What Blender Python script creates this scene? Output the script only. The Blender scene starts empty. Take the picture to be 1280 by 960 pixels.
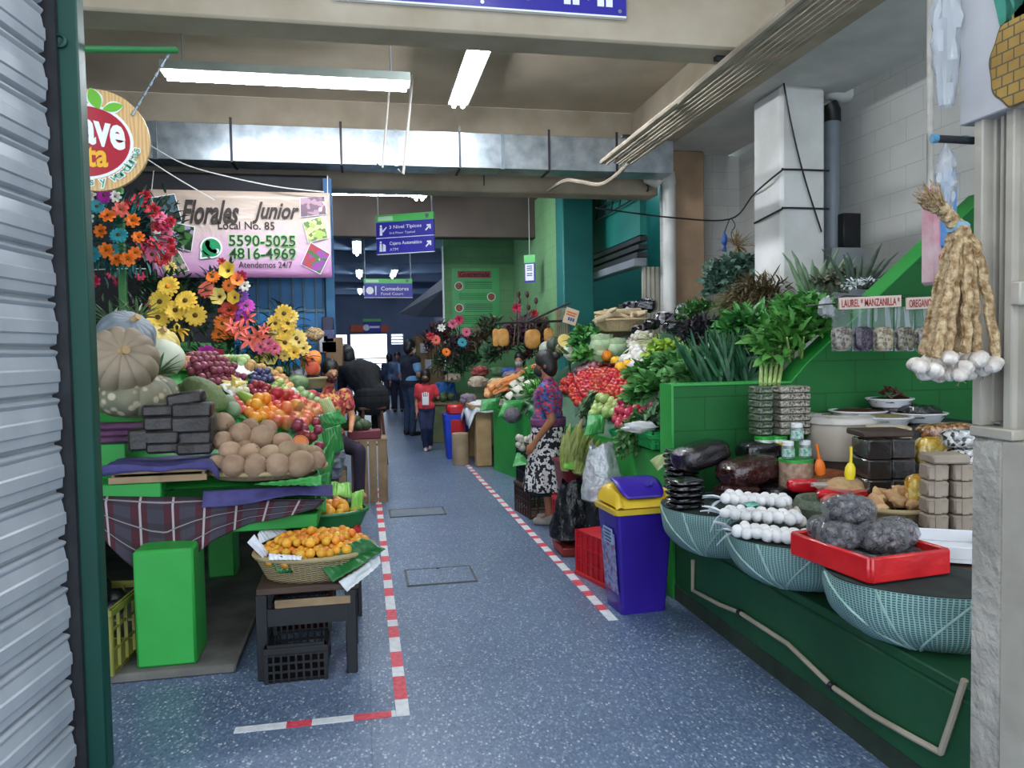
import bpy, bmesh, math, random
from mathutils import Vector as V, Matrix, Euler, noise
PI = math.pi
R = math.radians
rnd = random.Random(7)
sc = bpy.context.scene
COL = sc.collection

# ------------------------------------------------------------------ camera
F = 961.0
EYE = V((0, 0, 1.5))
def cam_axes(yaw, pitch, roll):
    fw = V((math.sin(yaw)*math.cos(pitch), math.cos(yaw)*math.cos(pitch), -math.sin(pitch)))
    r = V((math.cos(yaw), -math.sin(yaw), 0)); u = r.cross(fw)
    c, s = math.cos(roll), math.sin(roll)
    return fw, r*c-u*s, r*s+u*c
FW, RT, UP = cam_axes(0.192297, 0.043962, R(1.0))
cd = bpy.data.cameras.new('camera'); cam = bpy.data.objects.new('camera', cd); COL.objects.link(cam)
cd.sensor_width = 36; cd.lens = 36*F/1280; cd.clip_start = .05; cd.clip_end = 200
cam.matrix_world = Matrix(((RT.x, UP.x, -FW.x, EYE.x), (RT.y, UP.y, -FW.y, EYE.y), (RT.z, UP.z, -FW.z, EYE.z), (0, 0, 0, 1)))
sc.camera = cam
def ray(px, py): return FW + RT*((px-640)/F) - UP*((py-480)/F)
def aY(px, py, y): d = ray(px, py); return EYE + d*(y/d.y)
def aX(px, py, x): d = ray(px, py); return EYE + d*(x/d.x)
def aZ(px, py, z=0.0): d = ray(px, py); return EYE + d*((z-EYE.z)/d.z)
def aS(px, py, h, t=1.5, t1=13):
    d = ray(px, py); d = d/d.y
    if h is hC: t1 = min(t1, 6.78)
    while t < t1:
        p = EYE + d*t
        if p.z <= h(p.x, p.y): return p
        t += .01
    return EYE + d*t1

# ------------------------------------------------------------------ materials
def lin(h):
    if not isinstance(h, str): return tuple(h)+((1,) if len(h) == 3 else ())
    h = h.lstrip('#'); o = []
    for i in (0, 2, 4):
        c = int(h[i:i+2], 16)/255
        o.append(c/12.92 if c <= .04045 else ((c+.055)/1.055)**2.4)
    return tuple(o)+(1,)
MATS = {}
class NT:
    def __init__(s, name):
        s.m = bpy.data.materials.new(name); s.m.use_nodes = True
        s.t = s.m.node_tree; s.n = s.t.nodes; s.b = s.n['Principled BSDF']; s.out = s.n['Material Output']
    def node(s, t, **k):
        n = s.n.new('ShaderNode'+t)
        for a, b in k.items():
            if a in n.inputs: n.inputs[a].default_value = b
            else: setattr(n, a, b)
        return n
    def ln(s, a, b): s.t.links.new(a, b)
    def coord(s, w='Object'): return s.node('TexCoord').outputs[w]
    def ramp(s, fac, stops, interp='LINEAR'):
        r = s.node('ValToRGB'); r.color_ramp.interpolation = interp
        e = r.color_ramp.elements
        while len(e) < len(stops): e.new(.5)
        for i, (p, c) in enumerate(stops): e[i].position = p; e[i].color = lin(c)
        s.ln(fac, r.inputs[0]); return r.outputs[0]
    def noise(s, scale, detail=3, vec=None, **k):
        n = s.node('TexNoise', Scale=scale, Detail=detail, **k)
        s.ln(vec if vec else s.coord(), n.inputs['Vector']); return n.outputs['Fac']
    def mix(s, fac, a, b, mode='MIX'):
        n = s.node('Mix', data_type='RGBA', blend_type=mode)
        for sock, v in ((n.inputs[0], fac), (n.inputs[6], a), (n.inputs[7], b)):
            if isinstance(v, bpy.types.NodeSocket): s.ln(v, sock)
            elif isinstance(v, (int, float)): sock.default_value = v
            else: sock.default_value = lin(v)
        return n.outputs[2]
    def math(s, op, a, b=0.0):
        n = s.node('Math', operation=op)
        for i, v in enumerate((a, b)):
            if isinstance(v, bpy.types.NodeSocket): s.ln(v, n.inputs[i])
            else: n.inputs[i].default_value = v
        return n.outputs[0]
    def bump(s, h, strength=.3, dist=.01):
        n = s.node('Bump', Strength=strength, Distance=dist); s.ln(h, n.inputs['Height'])
        s.ln(n.outputs[0], s.b.inputs['Normal'])
    def col(s, c):
        i = s.b.inputs['Base Color']
        if isinstance(c, bpy.types.NodeSocket): s.ln(c, i)
        else: i.default_value = lin(c)
    def set(s, **k):
        for a, b in k.items(): s.b.inputs[a.replace('_', ' ')].default_value = b

def M(name, c1, c2=None, scale=6, rough=.55, metal=0, bump=0, bscale=None, hue=0, spec=.5, coat=0, val=0, sss=0, dist=.01):
    """plain painted / organic surface: two tones broken up by noise"""
    if name in MATS: return MATS[name]
    t = NT(name)
    c2 = c2 or c1
    f = t.noise(scale, 4)
    c = t.ramp(f, [(.35, c1), (.65, c2)])
    if hue or val:
        oi = t.node('ObjectInfo').outputs['Random']
        hs = t.node('HueSaturation')
        t.ln(t.math('ADD', t.math('MULTIPLY', oi, hue), .5-hue/2), hs.inputs['Hue'])
        t.ln(t.math('ADD', t.math('MULTIPLY', t.math('FRACT', t.math('MULTIPLY', oi, 7.3)), val), 1-val/2), hs.inputs['Value'])
        t.ln(c, hs.inputs['Color']); c = hs.outputs[0]
    t.col(c); t.set(Roughness=rough, Metallic=metal, Specular_IOR_Level=spec, Coat_Weight=coat)
    if bump: t.bump(t.noise(bscale or scale*5, 5), bump, dist)
    MATS[name] = t.m; return t.m

def film(name, tint='#ffffff', body=.25, rough=.15, wr=40, k=.6):
    """thin clear plastic: mostly see-through, glossy, wrinkled"""
    if name in MATS: return MATS[name]
    t = NT(name); t.col(tint); t.set(Roughness=rough)
    n = t.noise(wr, 4); t.bump(n, .9, .01)
    tr = t.node('BsdfTransparent'); mx = t.node('MixShader')
    fr = t.node('LayerWeight', Blend=.35)
    fac = t.math('ADD', t.math('MULTIPLY', fr.outputs['Fresnel'], k), body)
    t.ln(fac, mx.inputs[0]); t.ln(tr.outputs[0], mx.inputs[1]); t.ln(t.b.outputs[0], mx.inputs[2]); t.ln(mx.outputs[0], t.out.inputs[0])
    MATS[name] = t.m; return t.m

def emit(name, c, s):
    if name in MATS: return MATS[name]
    t = NT(name); t.col(c); t.b.inputs['Emission Color'].default_value = lin(c); t.set(Emission_Strength=s)
    MATS[name] = t.m; return t.m

# ------------------------------------------------------------------ mesh building
class MB:
    def __init__(s): s.v = []; s.f = []; s.m = []; s.uv = {}
    def add(s, vs, fs, mi=0, T=None):
        b = len(s.v)
        s.v += [(T @ V(v)) if T is not None else V(v) for v in vs]
        s.f += [tuple(b+i for i in f) for f in fs]; s.m += [mi]*len(fs)
        return s
    def box(s, c, d, b=0, mi=0, T=None, rot=None):
        hx, hy, hz = d[0]/2, d[1]/2, d[2]/2
        L = Matrix.Translation(V(c))
        if rot is not None: L = L @ Euler(rot).to_matrix().to_4x4()
        if T is not None: L = T @ L
        if b <= 0:
            vs = [(x*hx, y*hy, z*hz) for x in (-1, 1) for y in (-1, 1) for z in (-1, 1)]
            fs = [(0, 1, 3, 2), (4, 6, 7, 5), (0, 4, 5, 1), (2, 3, 7, 6), (0, 2, 6, 4), (1, 5, 7, 3)]
            return s.add(vs, fs, mi, L)
        b = min(b, hx*.95, hy*.95, hz*.95)
        vs = []; ix = {}
        for x in (-1, 1):
            for y in (-1, 1):
                for z in (-1, 1):
                    for a in range(3):
                        ix[x, y, z, a] = len(vs)
                        vs.append((x*(hx-(0 if a == 0 else b)), y*(hy-(0 if a == 1 else b)), z*(hz-(0 if a == 2 else b))))
        fs = []
        S = (-1, 1)
        for x in S: fs.append([ix[x, y, z, 0] for y, z in ((-1, -1), (1, -1), (1, 1), (-1, 1))])
        for y in S: fs.append([ix[x, y, z, 1] for x, z in ((-1, -1), (1, -1), (1, 1), (-1, 1))])
        for z in S: fs.append([ix[x, y, z, 2] for x, y in ((-1, -1), (1, -1), (1, 1), (-1, 1))])
        for p in S:
            for q in S:
                fs.append([ix[p, q, -1, 0], ix[p, q, 1, 0], ix[p, q, 1, 1], ix[p, q, -1, 1]])
                fs.append([ix[p, -1, q, 0], ix[p, 1, q, 0], ix[p, 1, q, 2], ix[p, -1, q, 2]])
                fs.append([ix[-1, p, q, 1], ix[1, p, q, 1], ix[1, p, q, 2], ix[-1, p, q, 2]])
                for r_ in S: fs.append([ix[p, q, r_, 0], ix[p, q, r_, 1], ix[p, q, r_, 2]])
        return s.add(vs, fs, mi, L)
    def bb(s, lo, hi, b=0, mi=0): return s.box([(a+c)/2 for a, c in zip(lo, hi)], [abs(c-a) for a, c in zip(lo, hi)], b, mi)
    def tube(s, pts, r, n=8, mi=0, cap=True, T=None, flat=1.0):
        pts = [V(p) for p in pts]
        if not isinstance(r, (list, tuple)): r = [r]*len(pts)
        b = []; up = None
        for i, p in enumerate(pts):
            d = (pts[min(i+1, len(pts)-1)]-pts[max(i-1, 0)])
            d = d.normalized() if d.length > 1e-9 else V((0, 0, 1))
            if up is None:
                up = V((0, 0, 1)) if abs(d.z) < .9 else V((0, 1, 0))
            a = d.cross(up).normalized(); up = a.cross(d).normalized()
            for k in range(n):
                t = 2*PI*k/n
                b.append(p + a*(math.cos(t)*r[i]) + up*(math.sin(t)*r[i]*flat))
        fs = []
        for i in range(len(pts)-1):
            for k in range(n):
                k2 = (k+1) % n
                fs.append((i*n+k, i*n+k2, (i+1)*n+k2, (i+1)*n+k))
        if cap: fs += [tuple(range(n-1, -1, -1)), tuple((len(pts)-1)*n+k for k in range(n))]
        return s.add(b, fs, mi, T)
    def lathe(s, prof, n=20, T=None, mi=0, fn=None, cap=True):
        vs = []
        for j, (r, z) in enumerate(prof):
            for k in range(n):
                t = 2*PI*k/n
                rr = r*(fn(t, j/(len(prof)-1)) if fn else 1)
                vs.append((rr*math.cos(t), rr*math.sin(t), z))
        fs = []
        for j in range(len(prof)-1):
            for k in range(n):
                k2 = (k+1) % n
                fs.append((j*n+k, j*n+k2, (j+1)*n+k2, (j+1)*n+k))
        if cap:
            if prof[0][0] > 1e-6: fs.append(tuple(range(n-1, -1, -1)))
            if prof[-1][0] > 1e-6: fs.append(tuple((len(prof)-1)*n+k for k in range(n)))
        return s.add(vs, fs, mi, T)
    def ell(s, c, r, nu=16, nv=10, fn=None, T=None, rot=None, mi=0):
        if isinstance(r, (int, float)): r = (r, r, r)
        L = Matrix.Translation(V(c))
        if rot is not None: L = L @ Euler(rot).to_matrix().to_4x4()
        if T is not None: L = T @ L
        vs = [(0, 0, -r[2]*(fn(V((0, 0, -1))) if fn else 1))]
        for j in range(1, nv):
            ph = -PI/2+PI*j/nv
            for k in range(nu):
                t = 2*PI*k/nu
                d = V((math.cos(ph)*math.cos(t), math.cos(ph)*math.sin(t), math.sin(ph)))
                q = fn(d) if fn else 1
                vs.append((d.x*r[0]*q, d.y*r[1]*q, d.z*r[2]*q))
        vs.append((0, 0, r[2]*(fn(V((0, 0, 1))) if fn else 1)))
        fs = []
        for k in range(nu): fs.append((0, 1+(k+1) % nu, 1+k))
        for j in range(nv-2):
            for k in range(nu):
                k2 = (k+1) % nu; o = 1+j*nu
                fs.append((o+k, o+k2, o+nu+k2, o+nu+k))
        o = 1+(nv-2)*nu; e = len(vs)-1
        for k in range(nu): fs.append((o+k, o+(k+1) % nu, e))
        return s.add(vs, fs, mi, L)
    def grid(s, fn, nu, nv, mi=0, T=None):
        b0 = len(s.f)
        vs = [fn(i/nu, j/nv) for j in range(nv+1) for i in range(nu+1)]
        fs = [(j*(nu+1)+i, j*(nu+1)+i+1, (j+1)*(nu+1)+i+1, (j+1)*(nu+1)+i) for j in range(nv) for i in range(nu)]
        s.add(vs, fs, mi, T)
        q = 0
        for j in range(nv):
            for i in range(nu):
                s.uv[b0+q] = [(i/nu, j/nv), ((i+1)/nu, j/nv), ((i+1)/nu, (j+1)/nv), (i/nu, (j+1)/nv)]; q += 1
        return s
    def prism(s, pts, d, T=None, mi=0):
        """2D outline in local XZ, extruded d along +Y"""
        n = len(pts)
        vs = [(x, 0, z) for x, z in pts]+[(x, d, z) for x, z in pts]
        fs = [tuple(range(n)), tuple(range(2*n-1, n-1, -1))]+[(i, n+i, n+(i+1) % n, (i+1) % n) for i in range(n)]
        return s.add(vs, fs, mi, T)
    def leaf(s, p, d, L, W, bend=.4, up=V((0, 0, 1)), n=4, fold=.25, mi=0, tip=.1, shape=None):
        p = V(p); d = V(d).normalized()
        side = d.cross(up)
        side = side.normalized() if side.length > 1e-4 else V((1, 0, 0))
        nn = side.cross(d).normalized()
        vs = []; q = p.copy(); dd = d.copy()
        for i in range(n+1):
            t = i/n
            w = W/2*(shape(t) if shape else max(tip, math.sin(PI*min(1, .12+t*.88))**.8))
            up_ = side.cross(dd).normalized()
            vs += [q-side*w+up_*w*fold*2, q.copy(), q+side*w+up_*w*fold*2]
            dd = (dd - nn*bend/n*1.0).normalized() if bend >= 0 else (dd + nn*(-bend)/n).normalized()
            q = q+dd*(L/n)
        fs = []
        for i in range(n):
            a = i*3
            fs += [(a, a+1, a+4, a+3), (a+1, a+2, a+5, a+4)]
        return s.add(vs, fs, mi)
    def mesh(s, name, mats, smooth=True, solid=0, recalc=True, angle=40):
        me = bpy.data.meshes.new(name)
        me.from_pydata([tuple(v) for v in s.v], [], s.f)
        if not isinstance(mats, (list, tuple)): mats = [mats]
        for m in mats: me.materials.append(m)
        me.polygons.foreach_set('material_index', s.m)
        if s.uv:
            ul = me.uv_layers.new(name='UVMap')
            for fi, u in s.uv.items():
                p = me.polygons[fi]
                for k, li in enumerate(p.loop_indices): ul.data[li].uv = u[k]
        if recalc:
            bm = bmesh.new(); bm.from_mesh(me); bmesh.ops.recalc_face_normals(bm, faces=bm.faces); bm.to_mesh(me); bm.free()
        if smooth:
            me.polygons.foreach_set('use_smooth', [True]*len(me.polygons))
            try: me.set_sharp_from_angle(angle=R(angle))
            except Exception: pass
        me.update(); return me
def link(name, me, parent=None, loc=None, rot=None):
    o = bpy.data.objects.new(name, me); COL.objects.link(o)
    if parent is not None: o.parent = parent
    if loc is not None: o.location = loc
    if rot is not None: o.rotation_euler = rot
    return o
def obj(name, mb, mats, parent=None, loc=None, rot=None, smooth=True, solid=0, angle=40):
    o = link(name, mb.mesh(name, mats, smooth, angle=angle), parent, loc, rot)
    if solid:
        m = o.modifiers.new('thickness', 'SOLIDIFY'); m.thickness = solid; m.offset = 0
    return o
def tag(o, label=None, cat=None, group=None, kind=None):
    if label: o['label'] = label
    if cat: o['category'] = cat
    if group: o['group'] = group
    if kind: o['kind'] = kind
    return o
def thing(name, label, cat, loc=(0, 0, 0), rot=(0, 0, 0), group=None):
    o = bpy.data.objects.new(name, None); COL.objects.link(o); o.empty_display_size = .1
    o.location = loc; o.rotation_euler = rot if isinstance(rot, (tuple, list)) else (0, 0, rot)
    return tag(o, label, cat, group)
def single(name, mb, mats, label, cat, group=None, loc=None, rot=None, **k):
    return tag(obj(name, mb, mats, None, loc, rot, **k), label, cat, group)
def struct(name, mb, mats, **k): return tag(obj(name, mb, mats, **k), kind='structure')
KIDS = {}
def dup(o, loc=None, rot=None, scale=None, label=None, group=None):
    c = o.copy(); COL.objects.link(c)
    for ch in o.children:
        d = ch.copy(); COL.objects.link(d); d.parent = c
        for g in ch.children:
            e = g.copy(); COL.objects.link(e); e.parent = d
    if loc is not None: c.location = loc
    if rot is not None: c.rotation_euler = rot if isinstance(rot, (tuple, list, Euler)) else (0, 0, rot)
    if scale is not None: c.scale = (scale,)*3 if isinstance(scale, (int, float)) else scale
    if label: c['label'] = label
    if group: c['group'] = group
    return c
class Protos:
    """first use moves the prototype itself, later uses copy it"""
    def __init__(s, o): s.o = o; s.used = False
    def put(s, loc, rot=(0, 0, 0), scale=1, label=None, group=None):
        if s.used: return dup(s.o, loc, rot, scale, label, group)
        s.used = True; o = s.o; o.location = loc
        o.rotation_euler = rot if isinstance(rot, (tuple, list)) else (0, 0, rot)
        o.scale = (scale,)*3 if isinstance(scale, (int, float)) else scale
        if label: o['label'] = label
        if group: o['group'] = group
        return o
def anyrot(): return (rnd.uniform(0, 6.28), rnd.uniform(0, 6.28), rnd.uniform(0, 6.28))

def text(name, body, size, mat, parent, loc, rot=(PI/2, 0, 0), align='LEFT', extrude=.001, shear=0, bold=0, sx=1.0, spacing=1.0):
    cu = bpy.data.curves.new(name, 'FONT'); cu.body = body; cu.size = size; cu.align_x = align; cu.align_y = 'BOTTOM_BASELINE'
    cu.extrude = extrude; cu.shear = shear; cu.offset = bold; cu.space_character = spacing
    o = bpy.data.objects.new(name, cu); COL.objects.link(o)
    dg = bpy.context.evaluated_depsgraph_get(); dg.update()
    me = bpy.data.meshes.new_from_object(o.evaluated_get(dg))
    bpy.data.objects.remove(o); bpy.data.curves.remove(cu)
    me.name = name; me.materials.clear(); me.materials.append(mat)
    t = link(name, me, parent, loc, rot); t.scale = (sx, 1, 1)
    return t

def nz(p, s, seed=0): return noise.noise(V((p[0]*s+seed, p[1]*s+seed*1.7, p[2]*s)))
def lump(a, s, seed=0): return lambda d: 1+a*nz(d, s, seed)

# blended closed body from round cones and ellipsoids
def rcone(mb, a, b, ra, rb, n=14):
    a = V(a); b = V(b)
    mb.tube([a, b], [ra, rb], n); mb.ell(a, ra, n, 8); mb.ell(b, rb, n, 8)
def blob(name, prims, mats, vox=.01, smooth=3, parent=None, fac=.5):
    mb = MB()
    for p in prims:
        if p[0] == 'c': rcone(mb, *p[1:])
        elif p[0] == 'e': mb.ell(p[1], p[2], 16, 10, rot=p[3] if len(p) > 3 else None)
        elif p[0] == 'b': mb.box(p[1], p[2], p[3] if len(p) > 3 else 0, rot=p[4] if len(p) > 4 else None)
    me = mb.mesh(name+'_t', mats)
    o = bpy.data.objects.new('tmp', me); COL.objects.link(o)
    m = o.modifiers.new('r', 'REMESH'); m.mode = 'VOXEL'; m.voxel_size = vox; m.use_smooth_shade = True
    m = o.modifiers.new('s', 'SMOOTH'); m.iterations = smooth; m.factor = fac
    dg = bpy.context.evaluated_depsgraph_get(); dg.update()
    e = bpy.data.meshes.new_from_object(o.evaluated_get(dg))
    bpy.data.objects.remove(o); bpy.data.meshes.remove(me)
    e.name = name
    if not len(e.materials): e.materials.append(mats if not isinstance(mats, (list, tuple)) else mats[0])
    e.polygons.foreach_set('use_smooth', [True]*len(e.polygons))
    return link(name, e, parent)

# hex-packed heap of round goods over a display surface h(x,y), inside a pixel-or-world polygon
def inside(p, poly):
    c = False; j = len(poly)-1
    for i in range(len(poly)):
        a, b = poly[i], poly[j]
        if (a[1] > p[1]) != (b[1] > p[1]) and p[0] < (b[0]-a[0])*(p[1]-a[1])/(b[1]-a[1])+a[0]: c = not c
        j = i
    return c
def edge_dist(p, poly):
    m = 9
    for i in range(len(poly)):
        a = V(poly[i]); b = V(poly[(i+1) % len(poly)]); q = V(p)
        t = max(0, min(1, (q-a).dot(b-a)/max(1e-9, (b-a).length_squared)))
        m = min(m, (q-a-(b-a)*t).length)
    return m
def heap(proto, poly, h, r, layers=2, jit=.12, label=None, group=None, sc_=(.9, 1.1), rots=None, cap=60):
    xs = [p[0] for p in poly]; ys = [p[1] for p in poly]; out = []
    for L in range(layers):
        y = min(ys)+L*r*.6; row = L
        while y < max(ys):
            x = min(xs)+(r if row % 2 else 0)
            while x < max(xs):
                q = (x+rnd.uniform(-jit, jit)*r, y+rnd.uniform(-jit, jit)*r)
                if inside(q, poly) and (L == 0 or edge_dist(q, poly) > L*r*1.3):
                    out.append((q[0], q[1], h(*q)+r*.9+L*1.5*r))
                x += 2*r
            y += 1.73*r; row += 1
    if len(out) > cap:
        out.sort(key=lambda p: (V(p)-EYE).length); out = out[:cap]
    P = proto if isinstance(proto, Protos) else Protos(proto)
    for p in out: P.put(p, rots() if rots else anyrot(), rnd.uniform(*sc_), label, group)
    return len(out)
def pxpoly(pts, h):
    o = []
    for x, y in pts:
        p = aS(x, y, h, 1.5, 6.78 if h is hC else 9.4)
        o.append((min(p.x, -.22) if h is hC else p.x, p.y))
    return o
# ------------------------------------------------------------------ display surfaces of the two long stalls
def hB(x, y): return .90-.016*(y-4.4)+max(-.1, min(x, 3.05)-1.85)*.70 if x > 1.7 else 0
def hC(x, y):
    if x > -.1 or y < 3.9 or y > 7.2: return 0
    return min(1.43, .87+.85*max(0, -.2-x)*min(1, max(0, (y-4.1)/1.9)))
TA = .68     # stall A table
TB = .74     # its raised back part

# ------------------------------------------------------------------ shared materials
def floor_mat():
    t = NT('terrazzo'); co = t.coord()
    base = t.ramp(t.noise(1.3, 5, co), [(.3, '#586a84'), (.7, '#667994')])
    mp = t.node('Mapping'); t.ln(co, mp.inputs[0]); mp.inputs['Scale'].default_value = (1, .6, 1); mp.inputs['Rotation'].default_value = (0, 0, .5)
    v = t.node('TexVoronoi', Scale=105); t.ln(mp.outputs[0], v.inputs['Vector'])
    chips = t.ramp(v.outputs['Color'], [(0, '#34455f'), (.16, '#4d617e'), (.34, '#687f9f'), (.54, '#8397b3'), (.70, '#acb9ca'), (.83, '#e6ebf0')], 'CONSTANT')
    edge = t.ramp(v.outputs['Distance'], [(.0, '#ffffff'), (.75, '#000000')])
    c = t.mix(t.math('MULTIPLY', edge, .92), base, chips)
    br = t.node('TexBrick', offset=0.0); t.ln(co, br.inputs['Vector'])
    for k, q in (('Scale', 1.0), ('Mortar Size', .003), ('Brick Width', 1.2), ('Row Height', 1.2)): br.inputs[k].default_value = q
    c = t.mix(t.math('MULTIPLY', br.outputs['Fac'], .35), c, '#202b3a')
    dirt = t.ramp(t.noise(.8, 6, co), [(.35, '#ffffff'), (.75, '#d2d6dc')])
    c = t.mix(1.0, c, dirt, 'MULTIPLY')
    t.col(c); t.set(Roughness=.36, Specular_IOR_Level=.45)
    return t.m
def blockwall(name, c1, c2, mortar, w=.4, h=.2, axis='YZ', bump=.25, ms=.006):
    t = NT(name); co = t.coord(); sp = t.node('SeparateXYZ'); t.ln(co, sp.inputs[0])
    cb = t.node('CombineXYZ'); t.ln(sp.outputs[axis[0]], cb.inputs[0]); t.ln(sp.outputs[axis[1]], cb.inputs[1])
    br = t.node('TexBrick'); t.ln(cb.outputs[0], br.inputs['Vector'])
    for k, q in (('Scale', 1.0), ('Mortar Size', ms), ('Brick Width', w), ('Row Height', h), ('Mortar Smooth', .6)): br.inputs[k].default_value = q
    c = t.ramp(t.noise(2.2, 6, co), [(.3, c1), (.7, c2)])
    c = t.mix(t.math('MULTIPLY', br.outputs['Fac'], .55), c, mortar)
    t.col(c); t.set(Roughness=.8)
    hh = t.math('ADD', t.math('MULTIPLY', br.outputs['Fac'], -.6), t.math('MULTIPLY', t.noise(14, 5, co), .5))
    t.bump(hh, bump, .012)
    MATS[name] = t.m; return t.m
FLOOR = floor_mat()
PLASTER = M('ceiling_plaster', '#b8aa96', '#cabda9', 1.5, .9, bump=.15)
PLASTER_B = M('beam_plaster', '#a0947f', '#b9ae9b', 2, .9, bump=.35, bscale=9)
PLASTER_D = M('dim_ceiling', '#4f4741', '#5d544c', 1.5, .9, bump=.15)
PLASTER_F = M('blue_grey_ceiling', '#7287a3', '#8296b0', 1.2, .7)
WHITE_PAINT = M('white_paint', '#d8d8d6', '#c6c7c6', 2.5, .75, bump=.25, bscale=20)
GREEN = M('green_paint', '#1b8430', '#209038', 2, .55, bump=.15, bscale=12)
GREEN_L = M('leaf_green_paint', '#248f36', '#2c9b40', 3, .5, bump=.12, bscale=14)
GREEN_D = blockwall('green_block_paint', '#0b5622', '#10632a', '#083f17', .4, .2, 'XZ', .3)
GREEN_K = M('dark_green_base', '#12472a', '#185534', 2.5, .6, bump=.3, bscale=10)
TEAL = M('teal_enamel', '#023c31', '#03463a', 2, .5, bump=.1)
TEAL_D = M('teal_paint', '#0d625e', '#127069', 2, .6, bump=.1)
STEEL = M('galvanised', '#a9b6bf', '#8b99a5', 5, .32, .85, bump=.1)
DKMETAL = M('dark_metal', '#26272a', '#33353a', 6, .5, .3)
BLACK = M('black_plastic', '#131417', '#1c1e22', 6, .4, bump=.1)
CABLE = M('black_cable', '#17171a', rough=.5)
PVC = M('white_pvc', '#dcdcd8', '#cfcfca', 3, .35)
GREYPVC = M('grey_pvc', '#8b939c', '#7d858e', 3, .4)
WOOD = M('weathered_wood', '#9a8263', '#7d674c', 5, .75, bump=.3, bscale=30)
WOOD_D = M('dark_wood', '#3a2c25', '#4b382d', 5, .65, bump=.25)
WOOD_L = M('pale_wood', '#c4a577', '#ad8c5f', 5, .7, bump=.25)
RED_PL = M('red_plastic', '#c9202a', '#b81a24', 5, .35)
WHITE_PL = M('white_plastic', '#e4e6e8', '#d8dade', 5, .35)
SIGN_BLUE = M('sign_blue', '#2f2a9c', rough=.35)
SIGN_GREEN = M('sign_green', '#53c05e', rough=.35)
SIGN_WHITE = M('sign_white', '#f2f4f6', rough=.4)
INK = M('dark_ink', '#2a211d', rough=.6)
FILM = film('clear_film')
FILM_S = film('shiny_film', '#8d9298', body=.0, rough=.06, wr=45, k=.22)
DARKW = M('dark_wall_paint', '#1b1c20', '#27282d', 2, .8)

# ------------------------------------------------------------------ shell
struct('floor', MB().bb((-6, -3, -.1), (7, 40, 0)), FLOOR, smooth=False)
m = MB(); m.bb((-6, .6, 4.25), (3.45, 8.7, 4.4)); struct('ceiling', m, PLASTER, smooth=False)
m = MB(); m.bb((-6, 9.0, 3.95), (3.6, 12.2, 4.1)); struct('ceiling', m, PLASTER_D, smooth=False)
m = MB(); m.bb((-4, 12.45, 3.62), (2.9, 27.2, 3.8)); struct('ceiling', m, PLASTER_F, smooth=False)
def beam(lo, hi, mt, b=.015): struct('ceiling_beam', MB().bb(lo, hi, b), mt)
beam((-6, 4.4, 3.3), (2.62, 4.66, 4.26), PLASTER_B)
beam((-6, 8.7, 3.3), (3.5, 9.0, 4.26), PLASTER_B)
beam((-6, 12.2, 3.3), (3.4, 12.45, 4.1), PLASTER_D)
beam((3.18, .6, 3.75), (3.45, 8.7, 4.26), PLASTER_B)
for y in (14.2, 16.4, 18.6, 20.8, 23, 25.2): beam((-4, y, 3.38), (2.9, y+.25, 3.63), PLASTER_F)
# upper floor slab over the right-hand stalls
m = MB(); m.bb((3.42, 1.2, 3.8), (4.42, 9.0, 4.26), .02); struct('ceiling', m, WHITE_PAINT, smooth=False)
WALLR = blockwall('white_block_paint', '#b4b3ae', '#c3c3bf', '#8a8a86', .4, .2, 'YZ', .35, .004)
m = MB(); m.bb((4.55, .5, 0), (4.75, 9.0, 4.4)); struct('wall_right', m, WALLR, smooth=False)
m = MB(); m.bb((3.62, 8.72, 0), (4.6, 8.95, 3.8)); struct('wall_right', m, blockwall('white_block_cross', '#b4b3ae', '#c3c3bf', '#8a8a86', .4, .2, 'XZ', .35, .004), smooth=False)
# white square column
m = MB(); m.bb((3.69, 6.3, 0), (4.13, 6.8, 3.8), .03); struct('column_right', m, M('column_paint', '#efefed', '#d9d9d4', 2.2, .75, bump=.45, bscale=10))
# peeling ochre pilaster where the white wall ends
m = MB(); m.bb((3.6, 8.55, 0), (4.02, 8.72, 3.8), .015); struct('column_right', m, M('ochre_plaster', '#a58a70', '#bb9d7f', 3, .85, bump=.4, bscale=12))
# recess with the teal shop behind
m = MB(); m.bb((4.6, 9, 0), (4.7, 12.3, 4)); m.bb((3.3, 11.9, 0), (4.7, 12.1, 4)); struct('wall_right', m, TEAL_D, smooth=False)
m = MB(); m.bb((2.78, 10.4, 0), (3.22, 10.8, 3.75), .015); struct('column_right', m, TEAL_D)
LIMEW = blockwall('lime_block_paint', '#649465', '#6fa06e', '#537f55', .4, .2, 'XZ', .25)
LIMEW2 = blockwall('lime_block_paint_side', '#6d9c69', '#78a873', '#5b8859', .4, .2, 'YZ', .25)
m = MB(); m.bb((2.8, 10.8, 0), (3.0, 14.0, 3.9)); struct('wall_right', m, LIMEW2, smooth=False)
m = MB(); m.bb((1.5, 14.0, 0), (3.0, 14.2, 3.62)); struct('wall_right', m, LIMEW, smooth=False)
struct('trim_1', MB().bb((1.47, 13.97, .3), (1.5, 14.0, 3.4)), SIGN_WHITE)
m = MB(); m.bb((2.5, 14.2, 0), (2.7, 27, 3.62)); struct('wall_right', m, M('corridor_paint', '#70798a', '#7e8797', 2, .7), smooth=False)
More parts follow.
